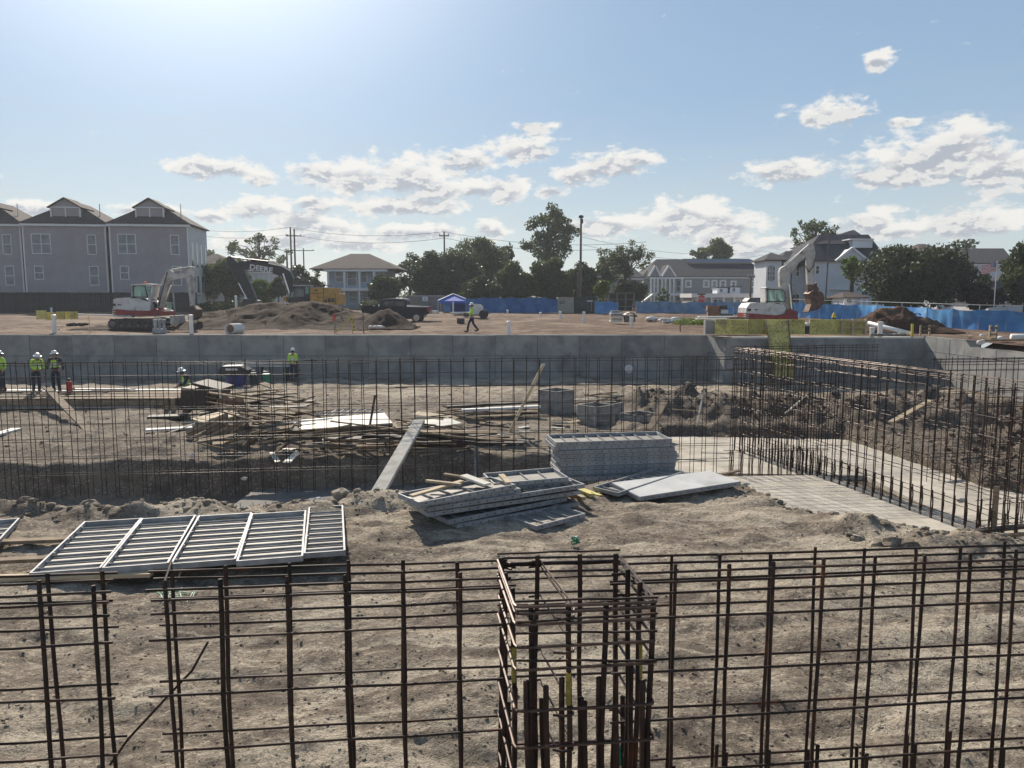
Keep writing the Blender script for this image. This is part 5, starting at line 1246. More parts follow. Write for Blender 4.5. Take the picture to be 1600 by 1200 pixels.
# ---- bundles on the far ground
Y = 63; q = P(963, 492, Y)
t = thing('board_stack', 'neat stack of white edged boards left of the arched mats', 'lumber stack', (q.x, Y, .05))
for k in range(6):
    mb = MB(); mb.span((q.x-.52+.04*(k % 3)-.0*k, Y-.5, .10+k*.155), (q.x+.45+.02*(k % 2), Y+.6, .20+k*.155)); obj('board', mb, M['cloth_white'] if k % 2 == 0 else M['ply_box'], t)
t = thing('mat_pile', 'pile of arched ribbed grey mats right of the white edged boards', 'pile', (P(984, 492, Y).x, Y, .05))
q = P(984, 492, Y)
for k in range(9):
    a = -.9+1.8*k/8; mb = MB(); mb.box((q.x+math.sin(a)*.62, Y, .12+.72*math.cos(a)), (.16, 1.3, .07), (0, a, 0)); obj('mat', mb, M['cloth_white'] if k % 2 else M['ply_box'], t)
for k in range(2):
    mb = MB(); mb.span((q.x-.45+.5*k, Y-.4, .05), (q.x-.10+.5*k, Y+.4, .6)); obj('support_block', mb, M['gray_box'], t)
Y = 62
def bagpile(label, px, py, n, w, Y, m_='cloth_white', cat='bags'):
    q = P(px, py, Y); t = thing('rubble_bags', label, cat, (q.x, Y, .02)); rr = random.Random(int(px))
    for k in range(n):
        mb = MB(); mb.rock((q.x+rr.uniform(-w, w), Y+rr.uniform(-.4, .4), .13+.10*(k % 3)), rr.uniform(.18, .34), (1.3, .9, .6), rr, 1); obj('bag', mb, M[m_], t, smooth=True)
bagpile('white crumpled sacks on the dirt left of the weeds', 1050, 494, 8, .75, 62)
bagpile('small scatter of white sacks right of the arched mats', 1020, 493, 5, .35, 66)
t = thing('carton_stack', 'stack of brown cartons and blue wrapped goods left of the right excavator', 'stack', (P(1125, 498, 60).x, 60, 0))
for (a, b_, c_, d, m_) in ((1106, 1124, 478, 486, 'brick_brown'), (1107, 1125, 486.5, 497, 'brick_brown'), (1125.5, 1142, 484, 490, 'cloth_white'), (1125, 1146, 490.5, 497, 'gray_box'), (1124, 1136, 477, 483.5, 'steel_dark'), (1138, 1147, 481, 490, 'blue_tarp')):
    x0, z1 = P2(a, c_, 60); x1, z0 = P2(b_, d, 60); mb = MB(); mb.box(((x0+x1)/2, 60.3, (z0+z1)/2), (x1-x0, .7, z1-z0), (0, rnd.uniform(-.08, .08), rnd.uniform(-.1, .1))); obj('carton', mb, M[m_], t)
t = thing('site_vehicle', 'dark utility vehicle half hidden behind the white excavator body', 'vehicle', (P(1178, 478, 80).x, 80, .2))
mb = MB(); mb.pxprism([(1166, 490), (1167, 471), (1172, 465.5), (1194, 465), (1196, 490)], 80, 0, 1.8); obj('body', mb, M['ex_black'], t)
mb = MB(); mb.pxprism([(1171, 472), (1174, 467), (1186, 467), (1186, 472)], 80, -.03, -.01); obj('side_window', mb, M['glass'], t)
for a in (1170, 1190):
    q = P(a, 488, 80); mb = MB(); mb.lathe((q.x, 80.1, .5), [(.2, -.2), (.32, -.18), (.32, .1)], 14, 'Y'); obj('wheel', mb, M['rubber'], t)
mb = MB()
for (a, b_, c_) in ((1088, 1168, 497.2), (1095, 1150, 494.5)):
    x0, z = P2(a, c_, 43.5); x1, _ = P2(b_, c_, 43.5); mb.span((x0, 43.3+(c_ < 495)*.6, z-.06), (x1, 43.8+(c_ < 495)*.6, z))
tag(obj('white_planks', mb, M['cloth_white']), 'long white planks lying at the corner of the yellow form panels', 'planks')
mb = MB(); x0, z = P2(1138, 495.5, 42.6); x1, _ = P2(1168, 495.5, 42.6); mb.span((x0, 42.4, z-.09), (x1, 42.9, z)); tag(obj('dark_plank', mb, M['wood_dark']), 'dark plank on the yellow form panels beside the right excavator', 'plank')
# ---- white stub pipes
def stub(label, px, pyt, Y, r=.12):
    q = P(px, pyt, Y); mb = MB(); z0 = zg(Y)-.1; mb.lathe((q.x, Y, 0), [(r, z0), (r, q.z-.10), (r*1.18, q.z-.10), (r*1.18, q.z-.02), (r*.8, q.z)], 14)
    tag(obj('stub_pipe', mb, M['pvc'], smooth=False), label, 'pipe', 'white capped pipes sticking out of the upper ground')
for lab, px, pt, Y, r in (('white capped pipe on the wall edge under the leftmost townhouse', 83.5, 491.5, 44.6, .115), ('white capped pipe on the wall edge before the digging bucket', 298, 491.5, 44.6, .115),
    ('white capped pipe on the wall edge right of the walking worker', 795, 501.5, 44.6, .11), ('small far white pipe right of the tank trailer', 793, 484, 84, .11),
    ('small white pipe left of the beige box', 844.5, 487.5, 76, .11), ('white pipe in front of the beige box', 875.5, 486, 72, .12), ('white pipe in front of the green container', 912.5, 487, 65, .11),
    ('white pipe left of the low wooden stake in the middle distance', 987.5, 495, 55.5, .11), ('thin white pipe beyond the long mound under the dark stick', 368.5, 462, 66, .10)): stub(lab, px, pt, Y, r)
for k, (px, pt, pb, lab) in enumerate(((80, 480.5, 486, 'tiny white pipe end beyond the yellow panel stack at far left'),)): stub(lab, px, pt, 80, .10)
t = thing('valve_stand', 'cluster of grey capped valves on the wall edge below the red and white excavator', 'valves', (X_(248, 44.7), 44.7, 0))
for k in range(3):
    q = P(242.5+k*6, 499+(k == 1)*-.6, 44.7); mb = MB(); mb.lathe((q.x, 44.7+.05*k, 0), [(.13, -.05), (.13, .25), (.09, .28), (.09, q.z-.14), (.13, q.z-.14), (.13, q.z)], 10); obj('valve_pipe', mb, M['alu'], t)
mb = MB(); q = P(248, 512, 44.5); mb.box((q.x, 44.6, .14), (.7, .3, .25)); obj('base_block', mb, M['alu'], t)
# cut pipe lying
q = P(366, 515, 44.7); t = thing('cut_pipe', 'short length of wide cream pipe lying on its side at the wall edge', 'pipe', (q.x, 44.7, 0))
mb = MB(); pr = []; n = 24
for (yy, r) in ((-.35, .30), (.35, .30), (.35, .255), (-.35, .255)): pr.append([(q.x+r*math.cos(2*PI*k/n)+yy*.6, 44.8+yy*.8, .26+r*math.sin(2*PI*k/n)) for k in range(n)])
vs = [v for rg in pr for v in rg]; fs = [(i*n+k, i*n+(k+1) % n, ((i+1) % 4)*n+(k+1) % n, ((i+1) % 4)*n+k) for i in range(4) for k in range(n)]
mb.add(vs, fs); obj('pipe_wall', mb, M['cloth_white'], t, smooth=False)
mb = MB(); mb.lathe((q.x-.15, 44.62, .26), [(.25, -.01), (.25, .01)], 20, 'Y'); obj('orange_plug', mb, M['brick_brown'], t)
# stakes, tape
def stake(label, px, pt, Y, w=.05, m_='wood', ribbon=None, grp='wooden survey stakes on the upper ground', name='stake'):
    q = P(px, pt, Y); mb = MB(); mb.box((q.x, Y, (q.z+zg(Y)-.1)/2), (w, w*.6, q.z-zg(Y)+.1), (0, rnd.uniform(-.05, .05), 0))
    t = thing(name, label, 'stake', (q.x, Y, 0), grp); obj('shaft', mb, M[m_], t)
    if ribbon: mb = MB(); mb.box((q.x-.02, Y-.03, q.z-.22), (.14, .03, .42), (0, .1, .2)); obj('ribbon', mb, M[ribbon], t)
stake('stake with a red and white ribbon before the long mound', 523, 490, 45.2, .05, 'wood', 'red')
stake('bare stake right of the yellow tape', 567.5, 491, 45.2, .06)
stake('stake holding the top of the yellow tape', 550, 492, 45.4, .05, 'yellow')
stake('stake with yellow ribbon right of the yellow panels on the ground at left', 139, 493, 45, .03, 'yellow')
stake('stake at the weeds left of the yellow form panels', 1069, 482, 56, .04)
stake('short pale stake near the right end of the wall', 1063, 500, 46, .07, 'wood')
stake('bright yellow stake before the reddish dirt pile', 1426, 506, 41.7, .12, 'yellow')
stake('thin metal stake beside the brown cartons', 1146, 478, 58, .05, 'rail_metal')
mb = MB(); mb.tube([P(550, 492, 45.4), P(543, 504, 45.0), P(533, 512, 44.6), P(525, 519, 44.2)], .035, 5); tag(obj('caution_tape', mb, M['yellow']), 'yellow tape sagging down to the wall edge before the long mound', 'tape')
q = P(588, 506, 46.5); mb = MB()
for k in range(4): mb.rock((q.x+.2*k-.3, 46.5, .3), .16, (1.2, .8, .6), rnd, 1)
tag(obj('white_rag', mb, M['cloth_white'], smooth=True), 'crumpled white sheeting at the foot of the smaller heap', 'sheeting')
# yellow panels on the ground at far left
t = thing('form_panel_stack', 'yellow edged form panels standing on the dirt below the middle townhouse', 'form panels', (X_(90, 58), 58, 0))
for a, b_, c_, d, yy in ((56, 72, 485, 499, 57), (72.5, 87, 488, 500, 57.6), (88, 101, 487, 499, 57.9), (101.5, 121, 487, 498.5, 58.3)):
    x0, z1 = P2(a, c_, yy); x1, z0 = P2(b_, d, yy); mb = MB(); mb.span((x0, yy, z0), (x1, yy+.12, z1)); obj('panel_sheet', mb, M['yellow_panel'], t)
mb = MB(); x0, z1 = P2(122, 491, 60); x1, _ = P2(177, 492, 60); mb.beam((x0, 60, z1), (x1, 60.4, z1-.1), .3, .1); tag(obj('white_beam', mb, M['cloth_white']), 'long white beam on the ground behind the left excavator track', 'beam')
mb = MB()
for k in range(6): mb.rock((X_(108+k*4.5, 55), 55, .12+.05*(k % 2)), .22, (1.4, .8, .5), rnd, 1)
tag(obj('black_sheeting', mb, M['rubber'], smooth=True), 'crumpled black sheeting beside the yellow panels on the ground at left', 'sheeting')
# ================================================================== YELLOW WALL FORMS
t = thing('wall_formwork', 'row of yellow wall form panels standing on the wall in the middle right', 'formwork', (P(1185, 523, 41.1).x, 41.1, -.05))
def fpanel(t, px0, px1, py0, py1, Y, m_='yellow_panel', th=.10):
    x0, z1 = P2(px0, py0, Y); x1, z0 = P2(px1, py1, Y); mb = MB(); mb.span((x0+.012, Y, z0), (x1-.012, Y+th, z1)); p = obj('panel_sheet', mb, M[m_], t)
    mb = MB()
    for zz in (z0, (z0+z1)/2, z1-.05): mb.span((x0+.012, Y-.02, zz), (x1-.012, Y-.002, zz+.05))
    for xx in (x0+.012, x1-.06): mb.span((xx, Y-.03, z0), (xx+.05, Y-.003, z1))
    obj('panel_rib', mb, M['yellow_panel'], p); return p
for a, b_ in ((1117.5, 1140), (1140.3, 1168), (1168.3, 1197), (1197.3, 1228), (1228.3, 1257)): fpanel(t, a, b_, 499, 522.6, 41.12)
mb = MB(); x0, z1 = P2(1101, 500, 41.5); x1, z0 = P2(1117, 522, 41.5); mb.span((x0, 41.3, z0), (x1, 41.7, z1)); obj('concrete_stub', mb, M['concrete'], t)
t = thing('wall_formwork', 'second row of yellow form panels right of the gap, framed with pale lumber', 'formwork', (P(1310, 523, 41.1).x, 41.1, -.05))
for a, b_ in ((1265, 1278), (1278.3, 1306), (1306.3, 1319), (1319.3, 1352)): fpanel(t, a, b_, 499, 523, 41.12)
for a in (1316.5, 1333, 1353):
    x0, z1 = P2(a-1.2, 498, 41.0); x1, z0 = P2(a+1.2, 523, 41.0); mb = MB(); mb.span((x0, 40.98, z0), (x1, 41.06, z1)); obj('lumber_upright', mb, M['wood_new'], t)
for b_ in (501, 511.5):
    x0, z1 = P2(1318, b_, 40.95); x1, z0 = P2(1354, b_+1.6, 40.95); mb = MB(); mb.span((x0, 40.9, z0), (x1, 40.96, z1)); obj('lumber_rail', mb, M['wood_new'], t)
t = thing('leaning_form', 'tall yellow form sheet leaning down the wall face', 'form panel', (P(1225, 577, 40.6).x, 40.6, -1.8))
A_ = [P(1195.5, 500, 41.0), P(1230, 500, 41.0), P(1240, 590, 40.2), P(1208, 590, 40.2)]
n_ = 5
for k in range(n_):
    u0, u1 = k/n_+.004, (k+1)/n_-.004
    L0, L1 = A_[0].lerp(A_[3], u0), A_[0].lerp(A_[3], u1); R0, R1 = A_[1].lerp(A_[2], u0), A_[1].lerp(A_[2], u1)
    o_ = Vector((0, -.08, 0)); mb = MB(); mb.add([L0+o_, R0+o_, R1+o_, L1+o_, L0, R0, R1, L1], [(0,3,2,1),(4,5,6,7),(0,1,5,4),(1,2,6,5),(2,3,7,6),(3,0,4,7)]); obj('form_sheet', mb, M['yellow_panel'], t)
for a, b_ in ((0, 3), (1, 2)):
    mb = MB(); mb.beam(A_[a]+Vector((0,-.12,0)), A_[b_]+Vector((0,-.12,0)), .05, .05, (0, 1, 0)); obj('edge_rib', mb, M['wood'], t)
q = P(1261, 522, 41.2); q1 = P(1261, 505, 41.2); t = thing('bollard', 'dark post with a white cap in the gap between the yellow panels', 'post', (q.x, 41.25, q.z))
mb = MB(); mb.lathe((q.x, 41.25, q.z), [(.13, 0), (.13, .42), (.16, .44)], 12); obj('shaft', mb, M['steel_dark'], t)
mb = MB(); mb.lathe((q.x, 41.25, q.z), [(.17, .44), (.17, .56), (.08, .62)], 12); obj('cap', mb, M['cloth_white'], t)
# pipe run and timber guard at the wall top right
mb = MB(); mb.tube([P(1357, 505, 44.0), P(1392, 514, 43.0), P(1425, 522, 42.0)], .13, 12); tag(obj('long_white_pipe', mb, M['pvc'], smooth=True), 'long white pipe sloping down to the wall edge right of the yellow panels', 'pipe')
stub('upright white pipe beside the sloping long pipe', 1376, 502.5, 42.6, .13)
stub('short upright white pipe left of the sloping pipe', 1363, 511, 42.4, .12)
mb = MB(); 
for k in range(7): mb.rock((P(1365+k*8, 518, 42.3).x, 42.3, .05), .14, (1.4, 1, .6), rnd, 1)
tag(obj('rubble_row', mb, M['concrete']), 'row of broken concrete along the wall top by the sloping pipe', 'rubble')
def guard(label, px0, px1, pt, pb, Y):
    q0 = P(px0, pb, Y); q1 = P(px1, pb, Y); z1 = P(px0, pt, Y).z; t = thing('lumber_guard', label, 'wooden frame', (q0.x, Y, q0.z), 'small wooden guard frames at the wall top')
    for q in (q0, q1): mb = MB(); mb.span((q.x-.04, Y-.04, q0.z-.1), (q.x+.04, Y+.04, z1)); obj('upright', mb, M['wood_new'], t)
    for f in (.35, .8): z = q0.z+(z1-q0.z)*f; mb = MB(); mb.span((q0.x, Y-.07, z-.05), (q1.x, Y-.045, z+.05)); obj('rail', mb, M['wood'], t)
guard('low wooden guard frame right of the bright yellow stake', 1438, 1452, 508, 521, 41.6)
guard('wooden guard frame at the stepped wall top', 1546, 1556, 508, 530, 36)
mb = MB(); mb.beam(P(1500, 524, 37.5), P(1553, 529, 35), .25, .08); mb.beam(P(1540, 532, 34), P(1600, 531, 33), .2, .08); tag(obj('edge_boards', mb, M['wood']), 'grey boards laid along the stepped wall top at right', 'boards')
mb = MB(); mb.tube([P(1580, 527, 34.5), P(1640, 527, 34.2)], .16, 12); tag(obj('pale_pipe', mb, M['cloth_white'], smooth=True), 'pale pipe lying at the right edge on the wall top', 'pipe')
for px, py, Y, r, lab in ((1533, 531, 34.2, .16, 'round pale rock at the wall top near the right edge'), (1564, 522, 37.5, .14, 'pale stone beside the wooden guard frame'), (1516, 520, 39, .13, 'small pale stone left of the guard frame'), (1535, 518, 40, .11, 'smallest pale stone behind the guard frame')):
    q = P(px, py, Y); mb = MB(); mb.rock((q.x, Y, .1), r, (1.3, 1, .8), rnd, 1); tag(obj('rock', mb, M['cloth_white'], smooth=True), lab, 'rock')
t = thing('traffic_cone', 'small orange and yellow cone on top of the yellow panels before the blue tarp', 'cone', (P(1303, 498, 44).x, 44, .8))
q = P(1303, 494, 44); mb = MB(); mb.lathe((q.x, 44, q.z-.2), [(.17, 0), (.17, .02), (.11, .03), (.09, .12)], 12); obj('cone_base', mb, M['steel_dark'], t)
mb = MB(); mb.lathe((q.x, 44, q.z-.2), [(.13, .12), (.09, .3), (.02, .42)], 12); obj('cone_tip', mb, M['yellow'], t)

# ================================================================== PEOPLE
def skin_obj(name, joints, edges, rad, m_, parent, sub=1, root=0):
    me = bpy.data.meshes.new(name); me.from_pydata([tuple(j) for j in joints], edges, [])
    o = bpy.data.objects.new(name, me); col.objects.link(o)
    o.modifiers.new('Skin', 'SKIN').use_smooth_shade = True
    for i, r in enumerate(rad):
        sv = me.skin_vertices[0].data[i]; sv.radius = r if isinstance(r, tuple) else (r, r); sv.use_root = (i == root)
    if sub: s_ = o.modifiers.new('Subdivision', 'SUBSURF'); s_.levels = sub; s_.render_levels = sub
    me.materials.append(M[m_]); o.parent = parent
    return o
def person(label, loc, face, pose, vest='hi_vis', vest2=None, trousers='navy', shirt='shirt_dark', hat='hard', group=None, scale=1.0, legs=True):
    """pose: dict of joints in metres, x = the figure's left, -y = the way it faces"""
    t = thing('person', label, 'person', loc, group, face); WL[t.name] = Vector((0, 0, 0)); t.scale = (scale,)*3
    J = dict(pel=(0,0,.95), sp=(0,0,1.12), ch=(0,-.01,1.33), nk=(0,-.01,1.48), hd=(0,-.02,1.56), ht=(0,-.02,1.68),
             shL=(.19,0,1.42), elL=(.25,.03,1.14), wrL=(.24,-.10,.90), shR=(-.19,0,1.42), elR=(-.25,.03,1.14), wrR=(-.24,-.10,.90),
             hpL=(.10,0,.92), knL=(.11,-.03,.50), anL=(.11,.02,.09), hpR=(-.10,0,.92), knR=(-.11,-.03,.50), anR=(-.11,.02,.09))
    J.update(pose); J = {k: Vector(v) for k, v in J.items()}
    names = ['pel','sp','ch','nk','hd','ht']; idx = {}; jo = []; ra = []; ed = []
    def add(k, p, r): idx[k] = len(jo); jo.append(p); ra.append(r); return idx[k]
    for k, r in (('pel', (.13, .10)), ('sp', (.125, .095)), ('ch', (.15, .10)), ('nk', .055), ('hd', (.075, .085)), ('ht', (.07, .08))): add(k, J[k], r)
    ed += [(0, 1), (1, 2), (2, 3), (3, 4), (4, 5)]
    for s_ in 'LR':
        a = add('sh'+s_, J['sh'+s_], .06); b_ = add('el'+s_, J['el'+s_], .045); c_ = add('wr'+s_, J['wr'+s_], .03)
        ed += [(2, a), (a, b_), (b_, c_)]
        d = (J['wr'+s_]-J['el'+s_]).normalized(); h = add('hand'+s_, J['wr'+s_]+d*.06, .034); ed.append((c_, h))
        a = add('hp'+s_, J['hp'+s_], .085); b_ = add('kn'+s_, J['kn'+s_], .058); c_ = add('an'+s_, J['an'+s_], .04); f = add('ft'+s_, J['an'+s_]+Vector((0, -.16, -.04)), .035)
        ed += [(0, a), (a, b_), (b_, c_), (c_, f)]
    body = skin_obj('body', jo, ed, ra, 'skin', t)
    # hands: five tapered fingers each, slightly curled
    for s_ in 'LR':
        w_ = J['wr'+s_]; d = (w_-J['el'+s_]).normalized(); side = d.cross(Vector((0, 0, 1))); side = side.normalized() if side.length > .05 else Vector((1, 0, 0)); nrm = side.cross(d)
        mb = MB()
        for k, (o_, L) in enumerate(((-.027, .060), (-.009, .072), (.009, .068), (.026, .052))):
            p0 = w_+d*.085+side*o_; p1 = p0+d*L*.55+nrm*.006; p2 = p0+d*L*.9+nrm*.026; mb.tube([p0, p1, p2], [.0095, .0085, .006], 5)
        p0 = w_+d*.045-side*.030; p1 = p0-side*.022+d*.022; mb.tube([p0, p1, p1+d*.025+nrm*.008], [.011, .0095, .007], 5)
        obj('fingers', mb, M['skin'], t)
    # clothing follows the same joints
    jo2 = [J['sp'].lerp(J['pel'], .35), J['sp'], J['ch'], J['nk']-Vector((0, 0, .03))]; ed2 = [(0, 1), (1, 2), (2, 3)]; ra2 = [(.150, .118), (.148, .115), (.172, .122), .07]
    for s_ in 'LR':
        n0 = len(jo2); jo2 += [J['sh'+s_], J['el'+s_], J['wr'+s_].lerp(J['el'+s_], .08)]; ra2 += [.075, .058, .044]; ed2 += [(2, n0), (n0, n0+1), (n0+1, n0+2)]
    skin_obj('shirt', jo2, ed2, ra2, shirt, t, root=1)
    jo3 = [J['sp'].lerp(J['pel'], .15), J['sp'].lerp(J['ch'], .5), J['ch'], J['nk'].lerp(J['ch'], .35), J['shL'].lerp(J['ch'], .35), J['shR'].lerp(J['ch'], .35)]
    vs_ = skin_obj('vest', jo3, [(0, 1), (1, 2), (2, 3), (2, 4), (2, 5)], [(.172, .135), (.172, .132), (.185, .135), (.11, .09), .085, .085], vest, t, root=1)
    mb = MB()
    for kk in (.12, .62):
        c_ = J['sp'].lerp(J['ch'], kk); vs = []; n = 14; fs = []
        for z in (-.028, .028):
            for k in range(n): a = 2*PI*k/n; vs.append(c_+Vector((.182*math.cos(a), .142*math.sin(a), z)))
        for k in range(n): fs.append((k, (k+1) % n, n+(k+1) % n, n+k))
        mb.add(vs, fs)
    obj('reflective_band', mb, M['silver'], t)
    if vest2:
        mb = MB(); c_ = J['ch']
        for s_ in (1,): mb.box((c_+J['sp'])/2+Vector((-.085, -.12, 0)), (.10, .05, .34))
        obj('vest_panel', mb, M[vest2], t)
    jo4 = [J['sp'].lerp(J['pel'], .6), J['pel']]; ed4 = [(0, 1)]; ra4 = [(.142, .11), (.15, .12)]
    for s_ in 'LR':
        n0 = len(jo4); jo4 += [J['hp'+s_], J['kn'+s_], J['an'+s_]+Vector((0, 0, .03))]; ra4 += [.105, .078, .068]; ed4 += [(1, n0), (n0, n0+1), (n0+1, n0+2)]
    skin_obj('trousers', jo4, ed4, ra4, trousers, t, root=1)
    for s_ in 'LR':
        a = J['an'+s_]; mb = MB(); mb.tube([a+Vector((0, .03, .08)), a+Vector((0, .02, -.02)), a+Vector((0, .0, -.04)), a+Vector((0, -.12, -.045)), a+Vector((0, -.20, -.055))], [.062, .062, .056, .052, .030], 8); obj('boot', mb, M['boot'], t, smooth=True)
    # head: face, hair, hard hat with a full brim
    hd = (J['hd']+J['ht'])/2; tilt = (J['ht']-J['hd']).normalized(); f = Vector((0, -1, 0)); 
    mb = MB(); mb.rock(hd+f*.085+tilt*-.01, .020, (.7, 1, 1.2)); obj('nose', mb, M['skin'], t)
    mb = MB()
    for s_ in (-1, 1): mb.box(hd+f*.080+Vector((s_*.032, 0, .018)), (.022, .012, .010))
    mb.box(hd+f*.082-tilt*.045, (.045, .01, .009)); obj('eyes_and_mouth', mb, M['hair'], t)
    for s_ in (-1, 1): mb = MB(); mb.rock(hd+Vector((s_*.082, .01, 0)), .024, (.5, .8, 1.2)); obj('ear', mb, M['skin'], t)
    mb = MB(); q = hd-f*.035; mb.lathe(q+Vector((0, 0, -.02)), [(.06, -.05), (.083, -.01), (.088, .05)], 10); obj('hair', mb, M['hair'], t)
    top = hd+tilt*.035; brim = .165 if hat == 'brim' else .125
    mb = MB(); mb.lathe((0, 0, 0), [(.100, .0), (.112, .02), (.108, .06), (.085, .105), (.045, .125), (.01, .13)], 14)
    mb.lathe((0, 0, 0), [(brim, -.012), (.10, .004), (.10, .018), (brim, -.002)], 16)
    mb.box((0, 0, .118), (.028, .17, .02))
    Rm = Vector((0, 0, 1)).rotation_difference(tilt).to_matrix()
    for i, v in enumerate(mb.v): mb.v[i] = tuple(Rm @ Vector(v)+top-f*.005)
    obj('hard_hat', mb, M['helmet'], t, smooth=False)
    return t
# ------------------------------------------------------------------ people in place
person('worker in yellow green vest striding along the top of the concrete wall', (P(737.5, 518, 46.0).x, 46.0, .0), R(-75),
       dict(hpL=(.10,-.02,.92), knL=(.10,-.22,.52), anL=(.10,-.30,.10), hpR=(-.10,.02,.92), knR=(-.10,.10,.52), anR=(-.10,.36,.14),
            elL=(.25,-.12,1.16), wrL=(.20,-.30,1.16), elR=(-.25,-.08,1.14), wrR=(-.16,-.32,1.14)), hat='brim', shirt='hi_vis', scale=1.0)
DK = -1.80
person('worker in green vest leaning forward in a wide brimmed hard hat on the plank platform', (P(57, 600, 31.4).x, 31.4, DK), R(50),
       dict(sp=(0,-.06,1.10), ch=(.0,-.18,1.30), nk=(0,-.26,1.42), hd=(0,-.31,1.49), ht=(0,-.34,1.60), shL=(.19,-.2,1.38), shR=(-.19,-.2,1.38), elL=(.24,-.34,1.14), wrL=(.12,-.52,1.02), elR=(-.24,-.30,1.12), wrR=(-.12,-.50,1.0)), hat='brim', scale=.96, shirt='hi_vis')
person('worker with dark sleeves and pale green vest standing on the platform beside the red can', (P(88, 600, 31.2).x, 31.2, DK), R(8),
       dict(elL=(.30,.02,1.16), wrL=(.32,-.06,.92), elR=(-.30,.0,1.16), wrR=(-.28,-.10,.96)), hat='brim', scale=.98, vest='hi_vis')
person('worker in bright green vest cut by the left edge of the picture', (P(3, 600, 31.6).x, 31.6, DK), R(-20),
       dict(elR=(-.24,-.14,1.18), wrR=(-.12,-.34,1.16)), hat='brim', scale=.96, shirt='hi_vis')
person('worker in profile behind the dark plywood bin with a blue face cloth', (P(292, 600, 28.6).x, 28.6, -2.22), R(-50),
       dict(sp=(0,-.04,1.11), ch=(0,-.10,1.32), nk=(0,-.14,1.46), hd=(0,-.18,1.53), ht=(0,-.20,1.64), elL=(.24,-.16,1.14), wrL=(.14,-.36,1.05), elR=(-.24,-.12,1.12), wrR=(-.14,-.32,1.02)), hat='brim', scale=.98, shirt='shirt_dark')
person('worker in yellow and orange vest standing by the back wall, facing away', (P(459, 600, 41.6).x, 41.6, -2.46), R(175), {}, hat='hard', scale=1.02, vest2='hi_orange', shirt='hi_vis')
# machine operators
person('operator sitting inside the cab of the excavator by the townhouses', (P(238, 470, 50.3).x, 50.0, 1.02), R(90),
       dict(knL=(.12,-.42,.86), anL=(.12,-.44,.50), knR=(-.12,-.42,.86), anR=(-.12,-.44,.50), elL=(.24,-.12,1.16), wrL=(.18,-.34,1.12), elR=(-.24,-.12,1.16), wrR=(-.18,-.34,1.12)), hat='hard', scale=.8)
person('operator sitting inside the cab of the excavator with the raised bucket', (P(1211, 470, 49.8).x, 49.5, .92), R(90),
       dict(knL=(.12,-.42,.86), anL=(.12,-.44,.50), knR=(-.12,-.42,.86), anR=(-.12,-.44,.50), elL=(.24,-.12,1.16), wrL=(.18,-.34,1.12), elR=(-.24,-.12,1.16), wrR=(-.18,-.34,1.12)), hat='hard', scale=.8)

# ================================================================== REBAR
def unit_bar(seed, m_, n=6, segs=10, amp=1.1):
    rr = random.Random(seed); mb = MB(); a1, a2, f1 = rr.uniform(-amp, amp), rr.uniform(-amp, amp), rr.uniform(0, 6); pts = []
    vs = []; fs = []
    for i in range(segs+1):
        u = i/segs; ox = a1*math.sin(PI*u)+.4*amp*math.sin(2*PI*u*1.7+f1)*math.sin(PI*u); oy = a2*math.sin(PI*u)+.35*amp*math.sin(2*PI*u*2.1+f1*2)*math.sin(PI*u)
        vs += [(ox+math.cos(2*PI*k/n), oy+math.sin(2*PI*k/n), u) for k in range(n)]
    for i in range(segs):
        for k in range(n): fs.append((i*n+k, i*n+(k+1) % n, (i+1)*n+(k+1) % n, (i+1)*n+k))
    fs += [tuple(reversed(range(n))), tuple(range(segs*n, (segs+1)*n))]
    me = bpy.data.meshes.new('rebar'); me.from_pydata(vs, [], fs); me.shade_smooth(); me.materials.append(M[m_]); return me
UB = {k: [unit_bar(i*7+j, k) for i in range(4)] for j, k in enumerate(('rebar', 'rebar_grey', 'rebar_tie'))}
def bar(par, p0, p1, r, kind='rebar', name='rebar'):
    p0, p1 = Vector(p0), Vector(p1); d = p1-p0
    Mx = Matrix.Translation(p0) @ d.to_track_quat('Z', 'Y').to_matrix().to_4x4() @ Matrix.Diagonal((r, r, d.length, 1))
    return inst(name, UB[kind][rnd.randrange(4)], par, Mx)
